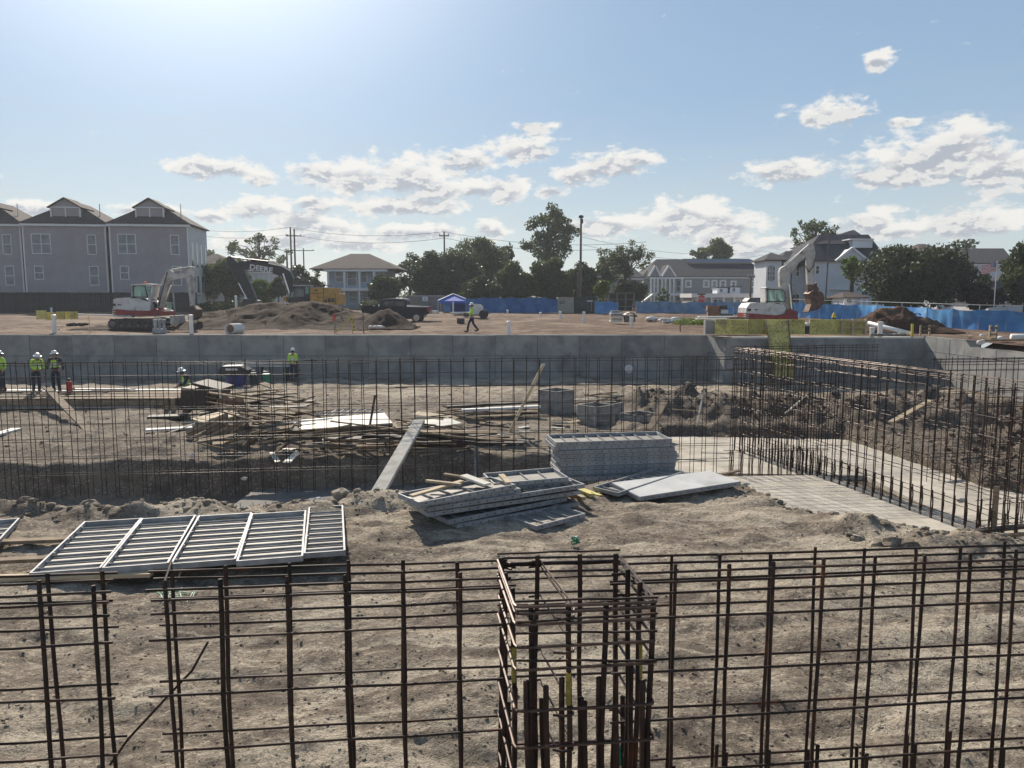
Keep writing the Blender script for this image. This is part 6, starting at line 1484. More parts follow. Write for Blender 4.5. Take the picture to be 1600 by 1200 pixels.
def rebar_wall(label, A, B, off, spacing, zb, zt, levels, r_v=.009, r_h=.007, ext=(.2, .2), jit=.012, group=None, back=True, topjit=.05, skiph=0.0, kh='rebar', lap=0.0, u0=0.0):
    A, B = Vector((*A, 0)), Vector((*B, 0)); L = (B-A).length; d = (B-A).normalized(); off = Vector((*off, 0))
    t = thing('rebar_mat', label, 'rebar wall', (A+B)/2+Vector((0, 0, zb)), group)
    n = int((L-u0)/spacing)
    for f in range(2 if back else 1):
        for k in range(n+1):
            p = A+d*(u0+k*spacing+rnd.uniform(-jit, jit))+off*f; lean = Vector((rnd.uniform(-.03, .03), rnd.uniform(-.03, .03), 0))
            top = zt+rnd.uniform(-topjit, topjit*.6)
            bar(t, p+Vector((0, 0, zb)), p+lean+Vector((0, 0, top)), r_v)
            if lap: q = p+d*.03; bar(t, q+Vector((0, 0, zb)), q+Vector((0, 0, zb+lap+rnd.uniform(-.06, .06))), r_v*1.25)
        for z in levels:
            if rnd.random() < skiph: continue
            zz = z+rnd.uniform(-.02, .02); e0 = rnd.uniform(.3, 1)*ext[0]; e1 = rnd.uniform(.3, 1)*ext[1]; s_ = -.018 if f == 0 else .018
            nn = off.normalized()*(-s_ if f == 0 else s_)
            # two lapped lengths
            cut = rnd.uniform(.4, .6)
            bar(t, A-d*e0+off*f+nn*-1+Vector((0, 0, zz)), A+d*(L*cut+.3)+off*f+nn*-1+Vector((0, 0, zz+rnd.uniform(-.015, .015))), r_h, kh)
            bar(t, A+d*L*cut+off*f+nn*-1+Vector((0, 0, zz+.016)), A+d*(L+e1)+off*f+nn*-1+Vector((0, 0, zz+rnd.uniform(-.02, .02))), r_h, kh)
    return t
GL = [.58, .52, .27, -.10, -.47, -.84, -1.2, -1.58, -1.95, -2.3]
rebar_wall('long rebar wall standing in the trench across the left and middle', (-13.6, 17.3), (5.5, 19.25), (-.02, .24), .305, -2.6, .62, [.58, .54, .27, -.10, -.50, -.86, -1.25, -1.65, -2.05], .0085, .0075, kh='rebar_grey', lap=.0)
rebar_wall('dense rebar wall on the right running toward the camera beside the raised slab', (7.0, 23.0), (9.25, 13.6), (-.26, -.05), .29, -2.52, .62, [.60, .55, .48, .27, -.10, -.47, -.84, -1.2, -1.58, -1.95, -2.3], .0115, .0075, kh='rebar_tie', lap=.65)
rebar_wall('rebar row with dowels standing behind the raised slab', (5.6, 19.2), (8.1, 19.45), (0, .24), .26, -2.5, .55, [.55, .27, -.10, -.5, -.9, -1.3, -1.8], .010, .007, lap=.7)
rebar_wall('rebar wall in front of the pale concrete wall at the right edge', (10.4, 18.6), (18.0, 19.6), (-.02, .24), .33, -2.5, .64, [.60, .55, .48, .30, -.25, -.62, -1.0, -1.4, -1.8, -2.2], .0085, .0075, kh='rebar_grey')
rebar_wall('low thin rebar wall far behind the dense one, before the yellow panels', (6.9, 23.4), (11.6, 24.4), (0, .24), .30, -2.5, .62, [.58, .50, .40, .05, -.4, -.8, -1.2], .007, .006)
rebar_wall('rebar row going right from the near end of the dense wall', (9.3, 14.6), (15.2, 15.9), (-.03, .24), .33, -2.52, .36, [.30, .05, -.3, -.75, -1.1, -1.5, -1.9, -2.3], .010, .0075, lap=.6)
mb = MB()
# hooked cap bars at the far end
t = thing('rebar_hooks', 'hooked square topped rebar caps at the right edge above the dirt bank', 'rebar', (10.5, 16.3, -2))
for k in range(3):
    x = 10.4+.75*k; y = 16.4+.1*k; mb = MB(); mb.tube([(x, y, -2.0), (x, y, .10), (x+.04, y, .15), (x+.34, y+.02, .15), (x+.38, y+.02, .10), (x+.38, y+.02, -2.0)], .009, 6); obj('hook_bar', mb, M['rebar'], t)
for z in (.1, -.05, -.25, -.5): bar(t, (10.2, 16.38, z), (13.5, 16.8, z), .008)

# ---- near rebar: two faces about 0.2 m apart, tops surveyed one by one
FA, FB = G(60, 907, .64), G(1586, 860, .64)
fd = Vector((FB.x-FA.x, FB.y-FA.y, 0)).normalized(); fn = Vector((-fd.y, fd.x, 0))
def on_face(px, back):
    """where the sight line of this bar crosses the face plane"""
    a, dy, dz = ray(px, 900); o_ = Vector((FA.x, FA.y, 0))+fn*(.20 if back else 0)
    # a*t = o.x + fd.x*s ; dy*t = o.y + fd.y*s
    det = a*(-fd.y) - (-fd.x)*dy; t_ = (o_.x*(-fd.y) + fd.x*o_.y)/det
    return Vector((a*t_, dy*t_, 0))
def face_z(px, py, back):
    p = on_face(px, back); a, dy, dz = ray(px, py); return CAM_Z+dz*(p.y/dy)
def near_bars(t, lst, back, r, lap=None):
    for px, py in lst:
        p = on_face(px, back); z = face_z(px, py, back); ln = Vector((rnd.uniform(-.012, .012), rnd.uniform(-.015, .015), 0))
        bar(t, p+Vector((0, 0, -1.62))-ln, p+Vector((0, 0, z)), r*rnd.uniform(.92, 1.08))
        if lap: q = p+fd*(.022)+fn*(.01); bar(t, q+Vector((0, 0, -1.62)), q+Vector((0, 0, lap+rnd.uniform(-.06, .06))), r*1.15)
def near_h(t, px0, px1, levels, back, r, kind='rebar', jit=14):
    for za, zb_ in levels:
        a = px0+rnd.uniform(-jit, jit)*.6 if px0 > 0 else px0; b_ = px1+rnd.uniform(-jit, jit)*.5
        A_, B_ = on_face(a, back), on_face(b_, back); s_ = .016 if back else -.016
        fa = (a+50)/1650; fb_ = (b_+50)/1650
        z0, z1 = za+(zb_-za)*fa, za+(zb_-za)*fb_
        # rounded bars tied on in two lengths when long
        if b_-a > 1200:
            m_ = (a+b_)/2+rnd.uniform(-150, 150); Mx_ = on_face(m_, back); zm = za+(zb_-za)*((m_+50)/1650)
            bar(t, A_+fn*s_+Vector((0,0,z0)), Mx_+fd*.18+fn*s_+Vector((0,0,zm+.004)), r, kind); bar(t, Mx_-fd*.18+fn*s_+Vector((0,0,zm+.018)), B_+fn*s_+Vector((0,0,z1)), r, kind)
        else: bar(t, A_+fn*s_+Vector((0,0,z0)), B_+fn*s_+Vector((0,0,z1)), r, kind)
LVF = [(.571,.585), (.515,.53), (.44,.47), (.29,.336), (-.017,.018), (-.34,-.255), (-.66,-.57), (-.95,-.88)]
LVB = [(.59,.60), (.55,.555), (.43,.46), (.28,.30), (-.05,-.037), (-.365,-.33), (-.70,-.66), (-1.0,-.97)]
def nthing(label, px): p = on_face(px, False); return thing('rebar_mat', label, 'rebar wall', (p.x, p.y, -1.62), 'rebar walls across the foreground')
t = nthing('foreground rebar section at the far left with ends just short of the gap', 80)
near_bars(t, [(60, 907), (145, 915)], False, .0122); near_bars(t, [(74, 896), (160, 893)], True, .0120)
near_h(t, -360, 176, LVF, False, .0074); near_h(t, -360, 177, LVB, True, .0074)
near_bars(t, [(-40, 905), (-130, 905), (-220, 908), (-310, 910)], False, .0122); near_bars(t, [(-25, 895), (-115, 893), (-205, 896), (-295, 898)], True, .0120)
def near_ties(t, lst, back, lv):
    mb = MB()
    for px, py in lst:
        p = on_face(px, back); f = (px+50)/1650
        for za, zb_ in lv:
            z = za+(zb_-za)*f
            for _ in range(2):
                e = Vector((rnd.uniform(-.022, .022), -.012, rnd.uniform(-.02, .02))); q = p+Vector((0, -.014, z)); mb.tube([q-e, q+e*.6, q+e+Vector((rnd.uniform(-.02,.02), -.01, rnd.uniform(-.02,.02)))], .0013, 3)
    obj('tie_wires', mb, M['rebar'], t, kind='stuff')
near_ties(t, [(60, 907), (145, 915)], False, LVF)
t = nthing('foreground rebar section between the gap and the column cage', 450)
near_bars(t, [(257, 908), (344, 905), (448, 901), (539, 899), (629, 893), (719, 895)], False, .0125)
near_bars(t, [(269, 896), (353, 884), (453, 880), (545, 876), (630, 875), (714.5, 878.5)], True, .0115)
near_h(t, 232, 800, LVF, False, .0074); near_h(t, 238, 800, LVB, True, .0074)
p0 = on_face(257, False)+Vector((0,0,.615)); p1 = on_face(269, True)+Vector((0,0,.655)); mb = MB(); mb.tube([p0-Vector((.01,0,.04)), p0, p1, p1-Vector((0,0,.05))], .006, 6); obj('tie_bar', mb, M['rebar_tie'], t)
near_ties(t, [(257, 908), (344, 905), (448, 901), (539, 899), (629, 893), (719, 895)], False, LVF)
t = nthing('foreground rebar section right of the column cage', 1300)
near_bars(t, [(1055, 882), (1139, 882), (1208, 878), (1286, 873), (1366, 869), (1443, 868), (1514, 864), (1585, 859), (1660, 856), (1735, 853), (1810, 851), (1885, 848), (1960, 846)], False, .0108, lap=-.56)
near_bars(t, [(1049, 870), (1124, 866), (1203, 867), (1272, 855), (1349, 857), (1429, 859), (1498, 855), (1566, 846), (1636, 845), (1708, 843), (1780, 841), (1852, 839), (1924, 837)], True, .0104, lap=-.62)
near_h(t, 960, 2010, LVF, False, .0074); near_h(t, 960, 2010, LVB, True, .0074)
near_ties(t, [(1055, 882), (1139, 882), (1208, 878), (1286, 873), (1366, 869), (1443, 868), (1514, 864), (1585, 859)], False, LVF)
# ---- column cage
t = thing('column_cage', 'tall square rebar column cage of thick bars in the middle foreground', 'rebar cage', (.32, 3.92, -1.62))
def top_at(px, py, Y): return P(px, py, Y)
colbars = [(784.6,871.5,4.20),(840,868.5,4.22),(906,866.4,4.24),(962.5,866,4.26),(790,895.5,4.02),(801,919.5,3.82),(981,889.5,4.04),(1000,910,3.86),(1021,937.5,3.66),(829.6,945,3.58),(888,943.5,3.60),(947,942,3.62),
           (838.5,1000,3.9)]
colp = []
for px, py, Y in colbars[:12]:
    p = top_at(px, py, Y); colp.append(p)
    bar(t, (p.x+rnd.uniform(-.006,.006), p.y, -1.62), p, .0150, 'rebar', 'column_bar')
for px, py, Y in ((822,1063.5,3.60),(878,1059,3.62),(936,1058,3.64),(1004.5,1064,3.66),(986,1036,3.8),(805,1075,3.8),(853,1072,3.64),(908,1090,3.66),(962,1052,3.72),(846,1092,4.16),(914,1096,4.18),(973,1088,4.2),(794,1098,4.0)):
    p = top_at(px, py, Y); bar(t, (p.x, p.y, -1.62), p, .0145, 'rebar', 'dowel_bar')
CL = [Vector((-.085, 4.25)), Vector((.625, 4.30)), Vector((.715, 3.62)), Vector((.015, 3.545))]
def tie(z, inset, r, kind='rebar_tie', nm='column_tie', pts=None, hook=True):
    c_ = pts or CL; cen = sum(c_, Vector((0, 0)))/4; pp = []
    for i in range(4):
        q = c_[i]; pv = c_[i-1]; nx_ = c_[(i+1) % 4]
        for w_, rr_ in ((pv, .035), (None, 0), (nx_, .035)):
            if w_ is None: base_ = q+(cen-q)*.02
            else: base_ = q+(w_-q).normalized()*rr_
            pp.append(base_)
    pp.append(pp[0]); tl = Vector((rnd.uniform(-.008,.008), rnd.uniform(-.008,.008)))
    path = [Vector((q.x+(cen.x-q.x)*inset, q.y+(cen.y-q.y)*inset, z+(q.x-cen.x)*tl.x+(q.y-cen.y)*tl.y)) for q in pp]
    if hook:
        path.append(path[-1]+(Vector((cen.x, cen.y, z))-path[-1]).normalized()*.09)
    mb = MB(); mb.tube(path, r, 6); return obj(nm, mb, M[kind], t)
for k, z in enumerate((.615, .585, .53, .41, .30, .085, -.10, -.31, -.52, -.74, -.96)):
    tie(z, .0+.01*(k % 2), .0080)
    # inner crosstie from the back bar to the front bar with a hooked end
    if k in (0, 1, 3, 5, 6, 7, 8):
        a, b_ = colp[1], colp[10]; mb = MB()
        mb.tube([(a.x-.05, a.y+.02, z-.02), (a.x+.02, a.y+.03, z-.015), (a.x+.03, a.y-.02, z-.02), (b_.x+.03, b_.y+.02, z-.022), (b_.x+.025, b_.y-.03, z-.025), (b_.x-.02, b_.y-.03, z-.035), (b_.x-.07, b_.y+.0, z-.045)], .0062, 6); obj('crosstie', mb, M['rebar_tie'], t)
for z in (.63, .56, .48, .33):
    for i in (0, 1):
        pa = CL[0] if i == 0 else CL[3]; pb = CL[1] if i == 0 else CL[2]; bar(t, (pa.x, pa.y, z+rnd.uniform(-.02, .02)), (pb.x, pb.y, z+rnd.uniform(-.02, .02)), .006, 'rebar', 'side_bar')
for (px, pa, pb, Y, m_) in ((803, 1010, 1065, 3.815, 'paint_mark'), (999.5, 1005, 1060, 3.855, 'paint_mark'), (888, 1050, 1100, 3.59, 'paint_mark'), (967, 1165, 1195, 4.2, 'green_plastic')):
    a, b_ = P(px, pa, Y), P(px, pb, Y); mb = MB(); mb.tube([(a.x, Y-.003, a.z), (b_.x, Y-.003, b_.z)], .0142, 6); obj('paint_mark', mb, M[m_], t)
# tie wires twisted where bars cross
mb = MB()
for p in colp:
    for z in (.60, .41, .085, -.10, -.31, -.52):
        for _ in range(2):
            q = Vector((p.x, p.y-.012, z+rnd.uniform(-.01, .01))); e = Vector((rnd.uniform(-.035, .035), -.02, rnd.uniform(-.03, .03))); mb.tube([q-e*.4, q+e], .0012, 3)
obj('tie_wires', mb, M['rebar'], t, kind='stuff')
# bent loose bar
mb = MB(); mb.tube([P(172, 1195, 4.15), P(200, 1155, 4.2), P(262, 1088, 4.25), P(300, 1048, 4.25), P(325, 1003, 4.25)], .0075, 7)
tag(obj('bent_rebar', mb, M['rebar'], smooth=True), 'loose bent rebar leaning across the gap in the foreground mats', 'rebar')

# ================================================================== ALUMINIUM FORM PANELS
def form_meshes(L, W, ribs, T=.07, face=True, long_rib=False, holes=True):
    """panel lying open side up; local x = length, y = width"""
    parts = []
    def q(nm, mb, m_): me = mb.mesh(nm); me.materials.append(M[m_]); parts.append((nm, me))
    for y in (.012, W-.012): mb = MB(); mb.span((0, y-.012, 0), (L, y+.012, T)); mb.span((0, y-.014 if y > .1 else y-.012, T-.004), (L, y+.012 if y > .1 else y+.014, T+.003)); q('side_rail', mb, 'alu')
    for x in (.012, L-.012): mb = MB(); mb.span((x-.012, .026, 0), (x+.012, W-.026, T)); q('end_rail', mb, 'alu')
    for k in range(1, ribs+1):
        x = L*k/(ribs+1); mb = MB(); mb.span((x-.006, .026, .012), (x+.006, W-.026, T*.62)); mb.span((x-.009, .026, T*.62-.004), (x+.009, W-.026, T*.62)); q('rib', mb, 'alu')
    if face: mb = MB(); mb.span((.026, .026, .001), (L-.026, W-.026, .008)); q('face_sheet', mb, 'alu_face')
    if holes:
        mb = MB()
        for x in np.arange(.12, L-.05, .1524):
            for y, s_ in ((0, -1), (W, 1)):
                n = 6; c_ = Vector((x, y+s_*.002, T*.5)); vs = [c_+Vector((.013*math.cos(2*PI*i/n), 0, .013*math.sin(2*PI*i/n))) for i in range(n)]; mb.add(vs, [tuple(range(n)) if s_ < 0 else tuple(reversed(range(n)))])
        q('bolt_holes', mb, 'hole')
        mb = MB()
        for x in np.arange(.2, L-.1, .3048*2):
            for y in (.03, W-.03): mb.lathe((x, y, T-.012), [(.018, 0), (.018, .006)], 6)
        q('rivets', mb, 'alu_face')
    return parts
PM = {}
def form_panel(label, Mx, L=2.42, W=.91, ribs=8, T=.07, group='aluminium form panels lying in the pit', flip=False, face=True, holes=True):
    key = (round(L, 2), round(W, 2), ribs, T, face, holes)
    if key not in PM: PM[key] = form_meshes(L, W, ribs, T, face, holes=holes)
    t = bpy.data.objects.new('concrete_form', None); col.objects.link(t); t.empty_display_size = .2; t.matrix_world = Mx; tag(t, label, 'form panel', group); WL[t.name] = Vector((0, 0, 0))
    for nm, me in PM[key]:
        o = bpy.data.objects.new(nm, me); col.objects.link(o); o.parent = t
        if nm in ('bolt_holes', 'rivets'): o['kind'] = 'stuff'
    return t
def frame(o, x_to, z=None, tilt=0.0, roll=0.0):
    """matrix with origin o, x axis toward x_to (world), y to its left"""
    o = Vector(o); d = Vector(x_to)-o; d.normalize(); y = Vector((0, 0, 1)).cross(d).normalized(); z_ = d.cross(y)
    return Matrix.Translation(o) @ Matrix((d, y, z_)).transposed().to_4x4() @ Matrix.Rotation(roll, 4, 'X')
# five panels side by side, open side up
gz = -1.40
nb = [(45, 903), (158, 896), (264, 889), (369, 882), (474, 878), (540, 868)]; nf = [(120, 822), (211, 818), (301, 813), (389, 808), (475, 803), (531, 803)]
labs = ['leftmost wide open form panel of the five laid side by side', 'second wide open form panel from the left in the row of five', 'middle open form panel in the row of five',
        'fourth wide open form panel, left of the narrow one', 'narrow last form panel with close ribs at the right end of the row of five']
for i in range(5):
    a = G(*nb[i], gz); b_ = G(*nb[i+1], gz); c_ = G(*nf[i], gz)
    W = (b_-a).length*.975; Lg = min(2.44, (c_-a).length); o_ = G(*nb[i+1], gz); o_.z = gz+.008*(i % 2)
    ang = R(90+13.6+(0, .25, -.2, .3, -.5)[i])
    form_panel(labs[i], Matrix.Translation(o_) @ Matrix.Rotation(ang, 4, 'Z'), L=Lg, W=W, ribs=8 if i < 4 else 9, T=.075, group='row of five open form panels on the near ground')
# skids under them
for k, (a, b_) in enumerate((((-30, 848), (128, 842)), ((-60, 879), (92, 872)), ((-60, 905), (45, 902)))):
    p = G(*a, -1.42); q = G(*b_, -1.42); mb = MB(); mb.beam(p, q+(q-p).normalized()*1.5, .14, .05)
    tag(obj('timber_skid', mb, M['wood_new' if k == 2 else 'wood']), ['pale timber skid reaching under the back of the five panels', 'timber skid under the middle of the five panels', 'timber skid under the front edge of the five panels'][k], 'timber')
a = G(-90, 862, -1.4); b_ = G(22, 829, -1.4); form_panel('grey form panel cut by the left edge beside the five panels', frame(G(-10, 862, -1.42), G(20, 829, -1.42)), L=1.5, W=.5, ribs=5)
# tall stack
o_ = G(875, 747, -1.5); e_ = G(1058, 740, -1.5); 
dz = .083
slabs = ['bottom panel of the tall neat stack of form panels', 'second panel from the bottom of the tall neat stack', 'third panel from the bottom of the tall neat stack', 'fourth panel from the bottom of the tall neat stack', 'fifth panel from the bottom of the tall neat stack',
         'sixth panel from the bottom of the tall neat stack', 'seventh panel from the bottom of the tall neat stack', 'eighth panel from the bottom, just under the top of the tall neat stack', 'open topmost panel with bright ribs of the tall neat stack']
for k in range(9):
    off_ = Vector((rnd.uniform(-.03, .03)+(.0 if k < 7 else -.10), rnd.uniform(-.03, .03), 0)); s_ = o_+off_+Vector((0, 0, -.02+k*dz))
    form_panel(slabs[k], frame(s_, e_+off_+Vector((0, 0, -.02+k*dz)), ), ribs=8, T=.076, group='tall neat stack of aluminium form panels')
# tumbled pile in the centre
def place(label, px, py, z, ang, L=2.4, W=.91, ribs=8, tilt=0, roll=0, **kw):
    p = G(px, py, z); Mx = Matrix.Translation(p) @ Matrix.Rotation(R(ang), 4, 'Z') @ Matrix.Rotation(R(-tilt), 4, 'Y') @ Matrix.Rotation(R(roll), 4, 'X')
    return form_panel(label, Mx, L=L, W=W, ribs=ribs, group='tumbled pile of form panels in the centre', **kw)
place('lowest long form panel at the front of the tumbled pile', 714, 826, -1.50, 33, tilt=0)
place('second long form panel from the bottom of the tumbled pile', 700, 820, -1.42, 35.5)
place('third long form panel of the tumbled pile, open side up', 668, 808, -1.33, 29, L=2.9, ribs=10)
place('fourth long form panel in the middle of the tumbled pile', 668, 800, -1.24, 27, L=2.9, ribs=10, tilt=1)
place('open form panel on the upper right of the tumbled pile', 772, 762, -1.13, 16, L=1.35, W=.8, ribs=3, tilt=1)
place('form panel just under the open one on the upper right', 762, 770, -1.22, 17, L=1.55, W=.8, ribs=4, tilt=1)
place('upper left open form panel sliding off the tumbled pile', 655, 792, -1.12, 31, L=1.75, W=.85, ribs=4, tilt=2, roll=-3)
place('form panel under the upper left open one in the pile', 662, 797, -1.21, 29, L=1.75, W=.85, ribs=4, tilt=2, roll=-2)
place('small square open form panel in front of the tumbled pile', 838, 829, -1.50, 38, L=1.05, W=1.0, ribs=3, tilt=1)
place('small open form box at the foot of the leaning filler plank', 590, 797, -1.50, 18, L=.9, W=.42, ribs=3, T=.12)
for k, (a, b_, za, zb_, w_, m_, lab) in enumerate(((( 642, 775), (722, 752), -1.02, -.98, .10, 'wood_new', 'pale board lying on the upper left form panel'),
    ((666, 751), (720, 757), -.95, -.95, .07, 'wood_new', 'thin pale stick across the upper left form panel'),
    ((694, 741), (765, 752), -.93, -.98, .09, 'wood', 'brown board across the top of the tumbled pile'),
    ((724, 743), (762, 757), -.92, -.97, .16, 'ply_pale', 'short pale board on top of the tumbled pile'),
    ((783, 742), (795, 755), -.98, -1.0, .10, 'wood_new', 'small bright board piece inside the upper right open panel'),
    ((742, 764), (766, 766), -1.1, -1.1, .12, 'wood_dark', 'dark block stuck between the panels of the pile'))):
    mb = MB(); mb.beam(G(*a, za), G(*b_, zb_), w_, .035); tag(obj('board', mb, M[m_]), lab, 'board')
# right of the stack: open panel under a white faced sheet
form_panel('open blue grey form panel lying half under the white faced panel', frame(G(966, 776, -1.44), G(1075, 740, -1.36)), L=2.0, W=.6, ribs=9, group=None)
form_panel('flat form panel under the front edge of the tall stack', frame(G(880, 752, -1.52), G(1050, 747, -1.52)), L=2.2, W=.5, ribs=6, group=None)
c0 = [G(1000, 776, -1.40), G(1157, 752, -1.34), G(1108, 735.5, -1.30), G(956, 754, -1.34)]
t = thing('faced_panel', 'large form panel lying face up with a smooth white face, right of the tall stack', 'form panel', c0[0])
def quadslab(pts, th): 
    mb = MB(); up = [Vector(p) for p in pts]; dn = [p-Vector((0, 0, th)) for p in up]; mb.add(up+dn, [(0,1,2,3),(7,6,5,4),(0,4,5,1),(1,5,6,2),(2,6,7,3),(3,7,4,0)]); return mb
obj('face_sheet', quadslab(c0, .012), M['panel_white'], t)
for i in range(4):
    a, b_ = c0[i], c0[(i+1) % 4]; mb = MB(); mb.beam(a-Vector((0,0,.045)), b_-Vector((0,0,.045)), .025, .066); obj('side_rail', mb, M['alu'], t)
mb = MB()
for k in range(14):
    p = c0[0].lerp(c0[1], (k+.7)/14.5); mb.box(p+Vector((-.004,-.016,-.045)), (.018, .004, .018)); 
obj('bolt_holes', mb, M['hole'], t, kind='stuff')
# yellow lumber between pile and stack
for k, (a, b_, z) in enumerate((((872, 760), (912, 779), -1.42), ((882, 757), (925, 774), -1.42), ((868, 764), (905, 780), -1.49), ((890, 758), (938, 776), -1.48))):
    mb = MB(); mb.beam(G(*a, z), G(*b_, z), .085, .06); tag(obj('timber_offcut', mb, M['wood_new'] if k in (0, 2) else M['yellow_panel']), ['topmost pale timber between pile and tall stack', 'upper yellowish timber beside the tall stack', 'lowest pale timber between pile and tall stack', 'lowest yellowish timber nearest the tall stack'][k], 'timber')
q = G(864, 757, -1.3); mb = MB()
for k in range(5): mb.tube([q+Vector((rnd.uniform(-.1,.1), rnd.uniform(-.05,.05), rnd.uniform(-.15,.05))) for _ in range(4)], .012, 4)
tag(obj('red_strap', mb, M['red']), 'tangled red strap at the left end of the yellow timbers', 'strap')
# leaning aluminium filler plank
p0 = G(579, 788, -1.48); p1 = P(655, 656, 17.75)
t = thing('filler_plank', 'long grey aluminium filler plank leaning up onto the rebar wall', 'plank', p0); d = (p1-p0)
mb = MB(); mb.beam(p0, p1, .25, .02); obj('plank_face', mb, M['plank_grey'], t)
sd_ = d.cross(Vector((0, 0, 1))).normalized()*.125
for s_ in (-1, 1): mb = MB(); mb.beam(p0+sd_*s_-Vector((0,0,.03)), p1+sd_*s_-Vector((0,0,.03)), .014, .07); obj('side_rail', mb, M['plank_grey'], t)

# ================================================================== LUMBER, BOARDS AND FORM BOXES BEYOND THE REBAR
def board(label, p0, p1, w_, th, m_='wood', name='board', cat='board', group=None, up=(0, 0, 1)):
    mb = MB(); mb.beam(p0, p1, w_, th, up); return tag(obj(name, mb, M[m_]), label, cat, group)
board('leaning plank rising from the ground to the right of the lumber pile', P(797, 673, 24.0), P(849, 569, 20.4), .09, .04, 'ply_pale', 'leaning_plank', 'plank')
board('thin bowed stick leaning behind the white plywood stack, upper part', P(577, 670, 22.3), P(586, 618, 21.5), .06, .04, 'wood', 'leaning_stick', 'stick')
board('short grey post standing at the trench edge left of the tall stack', P(743, 748, 19.2), P(744.5, 698, 19.6), .10, .05, 'alu', 'grey_post', 'post', None, (0, 1, 0))
board('grey brown ramp board from the platform down to the ground at left', P(147, 681, 23.5), P(72, 604, 29.6), .28, .05, 'wood', 'ramp_board', 'plank')
board('pale board on the ground at the left edge beyond the trench', G(-40, 688, -2.06), G(27, 670, -2.06), .32, .06, 'cloth_white')
board('pale weathered board on the dirt slope seen through the dense rebar wall', P(1392, 660, 20.5), P(1454, 626, 22.0), .16, .05, 'wood_new')
board('thin diagonal stick behind the dense rebar wall', P(1227, 646, 24.8), P(1260, 618, 25.5), .05, .04, 'ply_pale')
board('thin pale stick leaning left of the dense rebar wall', P(1089, 660, 23.0), P(1100, 610, 24.0), .05, .04, 'ply_pale')
board('long dark board lying at the near end of the raised slab', G(1448, 838, -2.28), G(1700, 812, -2.28), .14, .06, 'wood_dark', cat='board')
board('second dark board at the near end of the raised slab', G(1462, 845, -2.22), G(1720, 826, -2.22), .10, .05, 'wood')
board('dark muddy board near the bottom right bank edge', G(1330, 838, -1.42), G(1480, 832, -1.9), .16, .05, 'wood_dark')
q = G(1553, 818, -2.3); mb = MB(); mb.box((q.x, q.y, -1.98), (.10, .04, .85)); tag(obj('wooden_stake', mb, M['wood']), 'upright wooden stake at the near end of the dense rebar wall', 'stake')
board('thin board across the slab edge behind the white faced panel', P(1108, 746, 17.8), P(1156, 735, 18.6), .10, .04, 'wood')
for k, (a, b_, lab) in enumerate((((1120, 757), (1160, 790), 'left'), )):
    pass
# platform
t = thing('plank_platform', 'long low platform of planks at the left with bright sheeting along its back', 'platform', (P(130, 640, 30).x, 30, -2.25))
x0 = P(-60, 620, 30).x; x1 = P(284, 620, 30).x
L = x1-x0
for k in range(9):
    y = 29.6+k*.36; r_ = random.Random(k); xa = x0; 
    cuts = sorted([x0, x1]+[x0+L*r_.uniform(.15+.28*j, .35+.28*j) for j in range(2)])
    for a, b_ in zip(cuts[:-1], cuts[1:]):
        m_ = 'cloth_white' if k >= 7 else ('ply_pale' if r_.random() < .16 else 'wood')
        mb = MB(); mb.box(((a+b_)/2, y, -1.83+r_.uniform(-.02, .03)), (b_-a-.03, .33, .045), (r_.uniform(-.03, .03), r_.uniform(-.006, .006), r_.uniform(-.012, .012))); obj('plank', mb, M[m_], t)
mb = MB(); mb.span((x0, 29.36, -2.06), (x1-.4, 29.44, -1.86)); obj('front_beam', mb, M['wood'], t)
mb = MB(); mb.span((x0, 29.30, -2.19), (x1-.8, 29.35, -2.07)); obj('lower_beam', mb, M['ply_box'], t)
for k in range(9): x = x0+.5+k*L/9; mb = MB(); mb.span((x, 29.5, -2.35), (x+.1, 32.4, -1.86)); obj('joist', mb, M['wood_dark'], t)
for px in (260, 271): mb = MB(); p = P(px, 640, 28.6); mb.span((p.x-.07, 28.55, -2.3), (p.x+.07, 28.65, P(px, 622, 28.6).z)); obj('post', mb, M['wood'], t)
for k in range(7):
    a = x0+rnd.uniform(0, L*.6); zz = -1.78+.02*k; board(('first', 'second', 'third', 'fourth', 'fifth', 'sixth', 'last')[k]+' loose stick on the plank platform, counted from its front edge', (a, 29.9+.3*k, zz), (a+rnd.uniform(2, 4), 30.0+.3*k+rnd.uniform(-.3, .3), zz), .07, .03, 'wood_dark' if k % 2 else 'wood', 'stick', 'stick', 'sticks lying on the plank platform')
# red can, blue tub
q = P(108.5, 606, 31.0); t = thing('red_gas_can', 'red upright gas cylinder on the platform right of the dark sleeved worker', 'gas cylinder', (q.x, 31.0, DK))
mb = MB(); mb.lathe((q.x, 31.0, DK), [(.11, 0), (.115, .03), (.115, .44), (.07, .50)], 14); obj('cylinder', mb, M['red'], t, smooth=False)
mb = MB(); mb.lathe((q.x, 31.0, DK), [(.035, .50), (.035, .56), (.055, .57), (.055, .62)], 8); obj('valve', mb, M['ex_black'], t)
q = P(369, 602, 39.5); t = thing('tool_cart', 'blue tub with a black hooded top and white label against the back wall', 'tool cart', (q.x, 39.5, -2.46))
mb = MB(); mb.lathe((q.x, 39.5, -2.46), [(.42, 0), (.52, .55), (.54, .58)], 14); obj('tub', mb, M['blue_dark'], t)
mb = MB(); mb.prism([(q.x-.75, -1.88), (q.x+.62, -1.88), (q.x+.75, -1.62), (q.x+.35, -1.40), (q.x-.55, -1.42), (q.x-.72, -1.6)], 39.1, 39.9); obj('hood', mb, M['ex_black'], t)
mb = MB(); mb.span((q.x-.35, 39.05, -1.63), (q.x+.25, 39.09, -1.53)); obj('label_plate', mb, M['cloth_white'], t)
